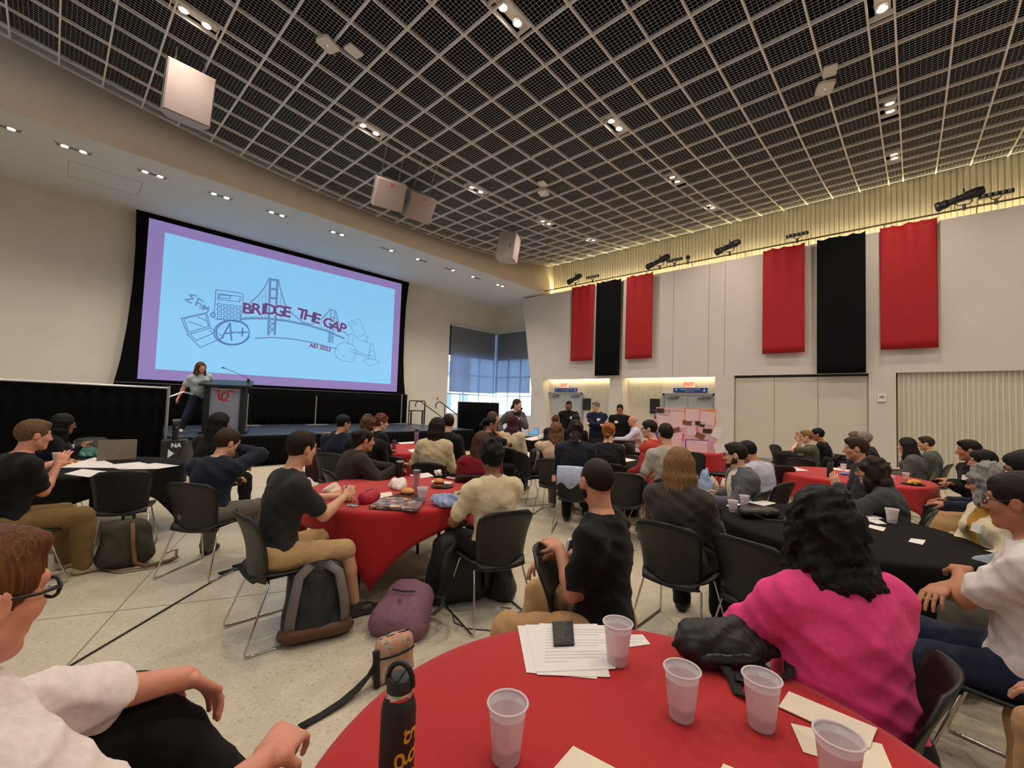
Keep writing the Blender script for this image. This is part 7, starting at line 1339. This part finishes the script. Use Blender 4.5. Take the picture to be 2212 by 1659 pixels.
t = tag(MB().tube([onz(975, 1318, 0.004), onz(982, 1345, 0.004), onz(1010, 1358, 0.004), onz(1060, 1362, 0.004)], 0.004, 6).obj('thin_cable', M_blk), 'thin black cable on the floor left of the khaki knee', 'cable')
# ================================================================ empty chairs, things on chairs, equipment
def empty_chair(lab, x, y, depth_heading, z=0.0):
    """x, y: photo point of the seat centre on the floor; heading clockwise from straight away"""
    p = onz(x, y, z); los = math.atan2(p[1], p[0]); return chair(lab, (p[0], p[1], 0), los - math.radians(depth_heading) - math.pi / 2), p
empty_chair('empty black chair at the near side of the left table, back towards us', 262, 1190, 8)
empty_chair('empty black chair behind the left table near the stage corner', 372, 1062, -60); empty_chair('empty black chair half hidden behind the left table laptop', 205, 1062, 160)
c1, p1 = empty_chair('black chair carrying a grey backpack across the middle red table', 925, 1085, 185); c2, p2 = empty_chair('black chair with a printed blue tee over its back across the red table', 972, 1070, 150)
c3, p3 = empty_chair('black chair with a striped backpack on its seat beside the woman with wavy hair', 1150, 1085, 60); c4, p4 = empty_chair('black chair with a pale blue shirt and tag over its back', 1232, 1112, 5) if False else (None, None); empty_chair('empty black chair with its back to us behind the man in polo', 1347, 1162, 2)
empty_chair('empty black chair in front of the poster board', 1500, 1070, 10); empty_chair('empty black chair edge-on right of the poster board', 1556, 1075, -70); empty_chair('empty black chair left of the blond man', 1695, 1040, 120); empty_chair('empty black chair with its back to us near the partition', 1735, 1090, 10); empty_chair('empty black chair right of the bomber jacket', 1665, 1120, -30); empty_chair('empty black chair between pink top and black table', 1652, 1440, 25)
empty_chair('empty black chair behind the brown cardigan', 845, 1108, 15); c5, p5 = empty_chair('black chair with a maroon jacket over its back near the stage front', 706, 1085, 20)
p = onz(1212, 1395, 0.0); ch = chair('black chair under the man in the black polo, its back under his crossed wrists', onD(1275, 1290, 2.25) * V3(1, 1, 0), math.atan2(onD(1275, 1290, 2.25)[1], onD(1275, 1290, 2.25)[0]) - math.radians(95) - math.pi / 2)
backpack('grey and black backpack hanging on a chair across the middle red table', (p1[0], p1[1], 0.46), face(p1) + 0.1, math.radians(-6), M_bag, M_grey, M_grey, None, w=0.32, h=0.46, d=0.2, ph=11)
backpack('black striped backpack sitting on the chair beside the wavy-haired woman', (p3[0], p3[1], 0.46), face(p3) + 0.9, math.radians(10), M_bag, M_grey, None, None, w=0.28, h=0.44, d=0.16, ph=12)
def drape_cloth(nm, lab, par, m, w, front, back, tagit=False):
    t = thing(nm, lab, 'clothing', par.location, par.rotation_euler.z); P = []
    prof = [(-0.33 - 0.02, 0.82 - front), (-0.335, 0.83 - front * 0.5), (-0.325, 0.835), (-0.305, 0.858), (-0.28, 0.835), (-0.26, 0.83 - back * 0.5), (-0.245, 0.82 - back)]
    for k, (y, z) in enumerate(prof): P.append([(-w / 2 + w * j / 12, y + 0.05 * ((-1 + j / 6) * w / 0.47) ** 2 - 0.012 * math.sin(j * 1.9 + k) * (0.3 if k in (2, 3, 4) else 1), z - 0.012 * ((-1 + j / 6)) ** 2 + (0.04 * math.sin(j * 0.9) if k == 0 else 0)) for j in range(13)])
    solid(MB().grid(P).obj('cloth', m, t, smooth=True), 0.004)
    if tagit: MB().rbox((-0.025, -0.04, 0), (0.025, 0.04, 0.002), 0.01).obj('hang_tag', mat('tag_orange', srgb(226, 176, 140), 0.6), t, M=Tm((-w / 2 - 0.03, -0.345, 0.70), 0, math.pi / 2))
    return t
M_tb = mat('tee_pale', srgb(186, 198, 222), 0.85, fold=0.5, bump=0.1); drape_cloth('draped_shirt', 'pale blue shirt hung over a chair back with an orange tag', [o for o in COL.objects if 'navy hoodie' in o.get('label', '')][0], M_tb, 0.40, 0.2, 0.15, True); t = drape_cloth('draped_tshirt', 'pale printed tee hung over a chair across the red table', c2, mat('tee_grey_blue', srgb(176, 182, 208), 0.85, fold=0.5, bump=0.1), 0.30, 0.26, 0.28, True)
drape_cloth('draped_jacket', 'maroon jacket hung over the chair behind the man in charcoal tee', c5, mat('jacket_maroon', srgb(62, 20, 22), 0.85, fold=0.5, bump=0.1), 0.46, 0.42, 0.3)
# equipment beside the left drape pole and box at the left edge
p = onz(372, 1040, 0.0); t = thing('equipment_stand', 'black equipment case with white lettered sign beside the drape pole', 'equipment', p, face(p))
bevel(MB().box((-0.2, -0.15, 0), (0.2, 0.2, 0.75)).obj('case', M_bag, t), 0.02); MB().box((-0.09, -0.17, 0.42), (0.12, -0.152, 0.75)).obj('sign', mat('sign_black', (0.02, 0.02, 0.02), 0.5), t); text_obj('lettering', 'NA', 0.10, M_signw, t, Tm((0.02, -0.172, 0.66), 0, math.pi / 2), 0.001, bold=0.004); MB().poly3([(-0.09, -0.172, 0.44), (0.0, -0.172, 0.52), (-0.09, -0.172, 0.6)], (0, -0.001, 0)).obj('arrow', M_signw, t)
MB().tube([(0, 0, 0.75), (0, 0, 1.05)], 0.05, 10).tube([(-0.05, 0, 1.05), (0.06, 0, 1.06)], 0.07, 10).obj('column', M_blk, t); MB().lathe([(0.0, 0), (0.028, 0), (0.03, -0.01)], 12, Tm((0.02, -0.07, 0.98), 0, math.pi / 2)).obj('knob', M_chrome, t)
p = onD(8, 935, 7.4); t = thing('cardboard_box', 'tan cardboard box standing at the left edge by the drape', 'box', (p[0], p[1], 0), face(p)); M_card = mat('cardboard', srgb(176, 130, 84), 0.85, var=0.08, scale=10); MB().box((-0.22, -0.2, 0), (0.1, 0.2, 1.16)).obj('carton', M_card, t); MB().box((-0.10, -0.203, 0), (-0.04, -0.199, 1.16)).obj('tape', mat('packing_tape', srgb(150, 104, 60), 0.3), t)
p = onz(711, 1035, 0.0); t = thing('small_sign_box', 'small tan box beside the man in navy near the stage', 'box', onD(716, 940, 7.2) * V3(1, 1, 0), 0.4); MB().box((-0.1, -0.1, 0), (0.1, 0.1, 1.02)).obj('carton', M_card, t); MB().box((-0.07, -0.103, 0.85), (0.07, -0.1, 1.0)).obj('label_sheet', M_cream, t)
p = onz(1523, 1085, 0.0); crumple('pale blue bag on the floor beside the blonde woman', 'tote_bag', 'bag', p + V3(0, 0, 0.0), (0.16, 0.12, 0.42), mat('bag_pale_blue', srgb(150, 172, 206), 0.8), 51, 0.008, 40, vox=0.012)
t = thing('speaker_microphone', 'handheld black microphone held by the standing speaker', 'microphone', onD(1126, 886, 9.25)); MB().lathe([(0.012, -0.14), (0.016, 0.0), (0.026, 0.02), (0.026, 0.05), (0.0, 0.065)], 12, Tm((0, 0, 0), 0, 0.3)).obj('handle', M_blk, t)
t = thing('printed_sheet', 'white sheet of paper in the hand of the standing speaker', 'paper', onD(1147, 922, 9.3)); MB().box((-0.08, -0.002, -0.12), (0.08, 0.002, 0.1)).obj('page', M_paper, t)
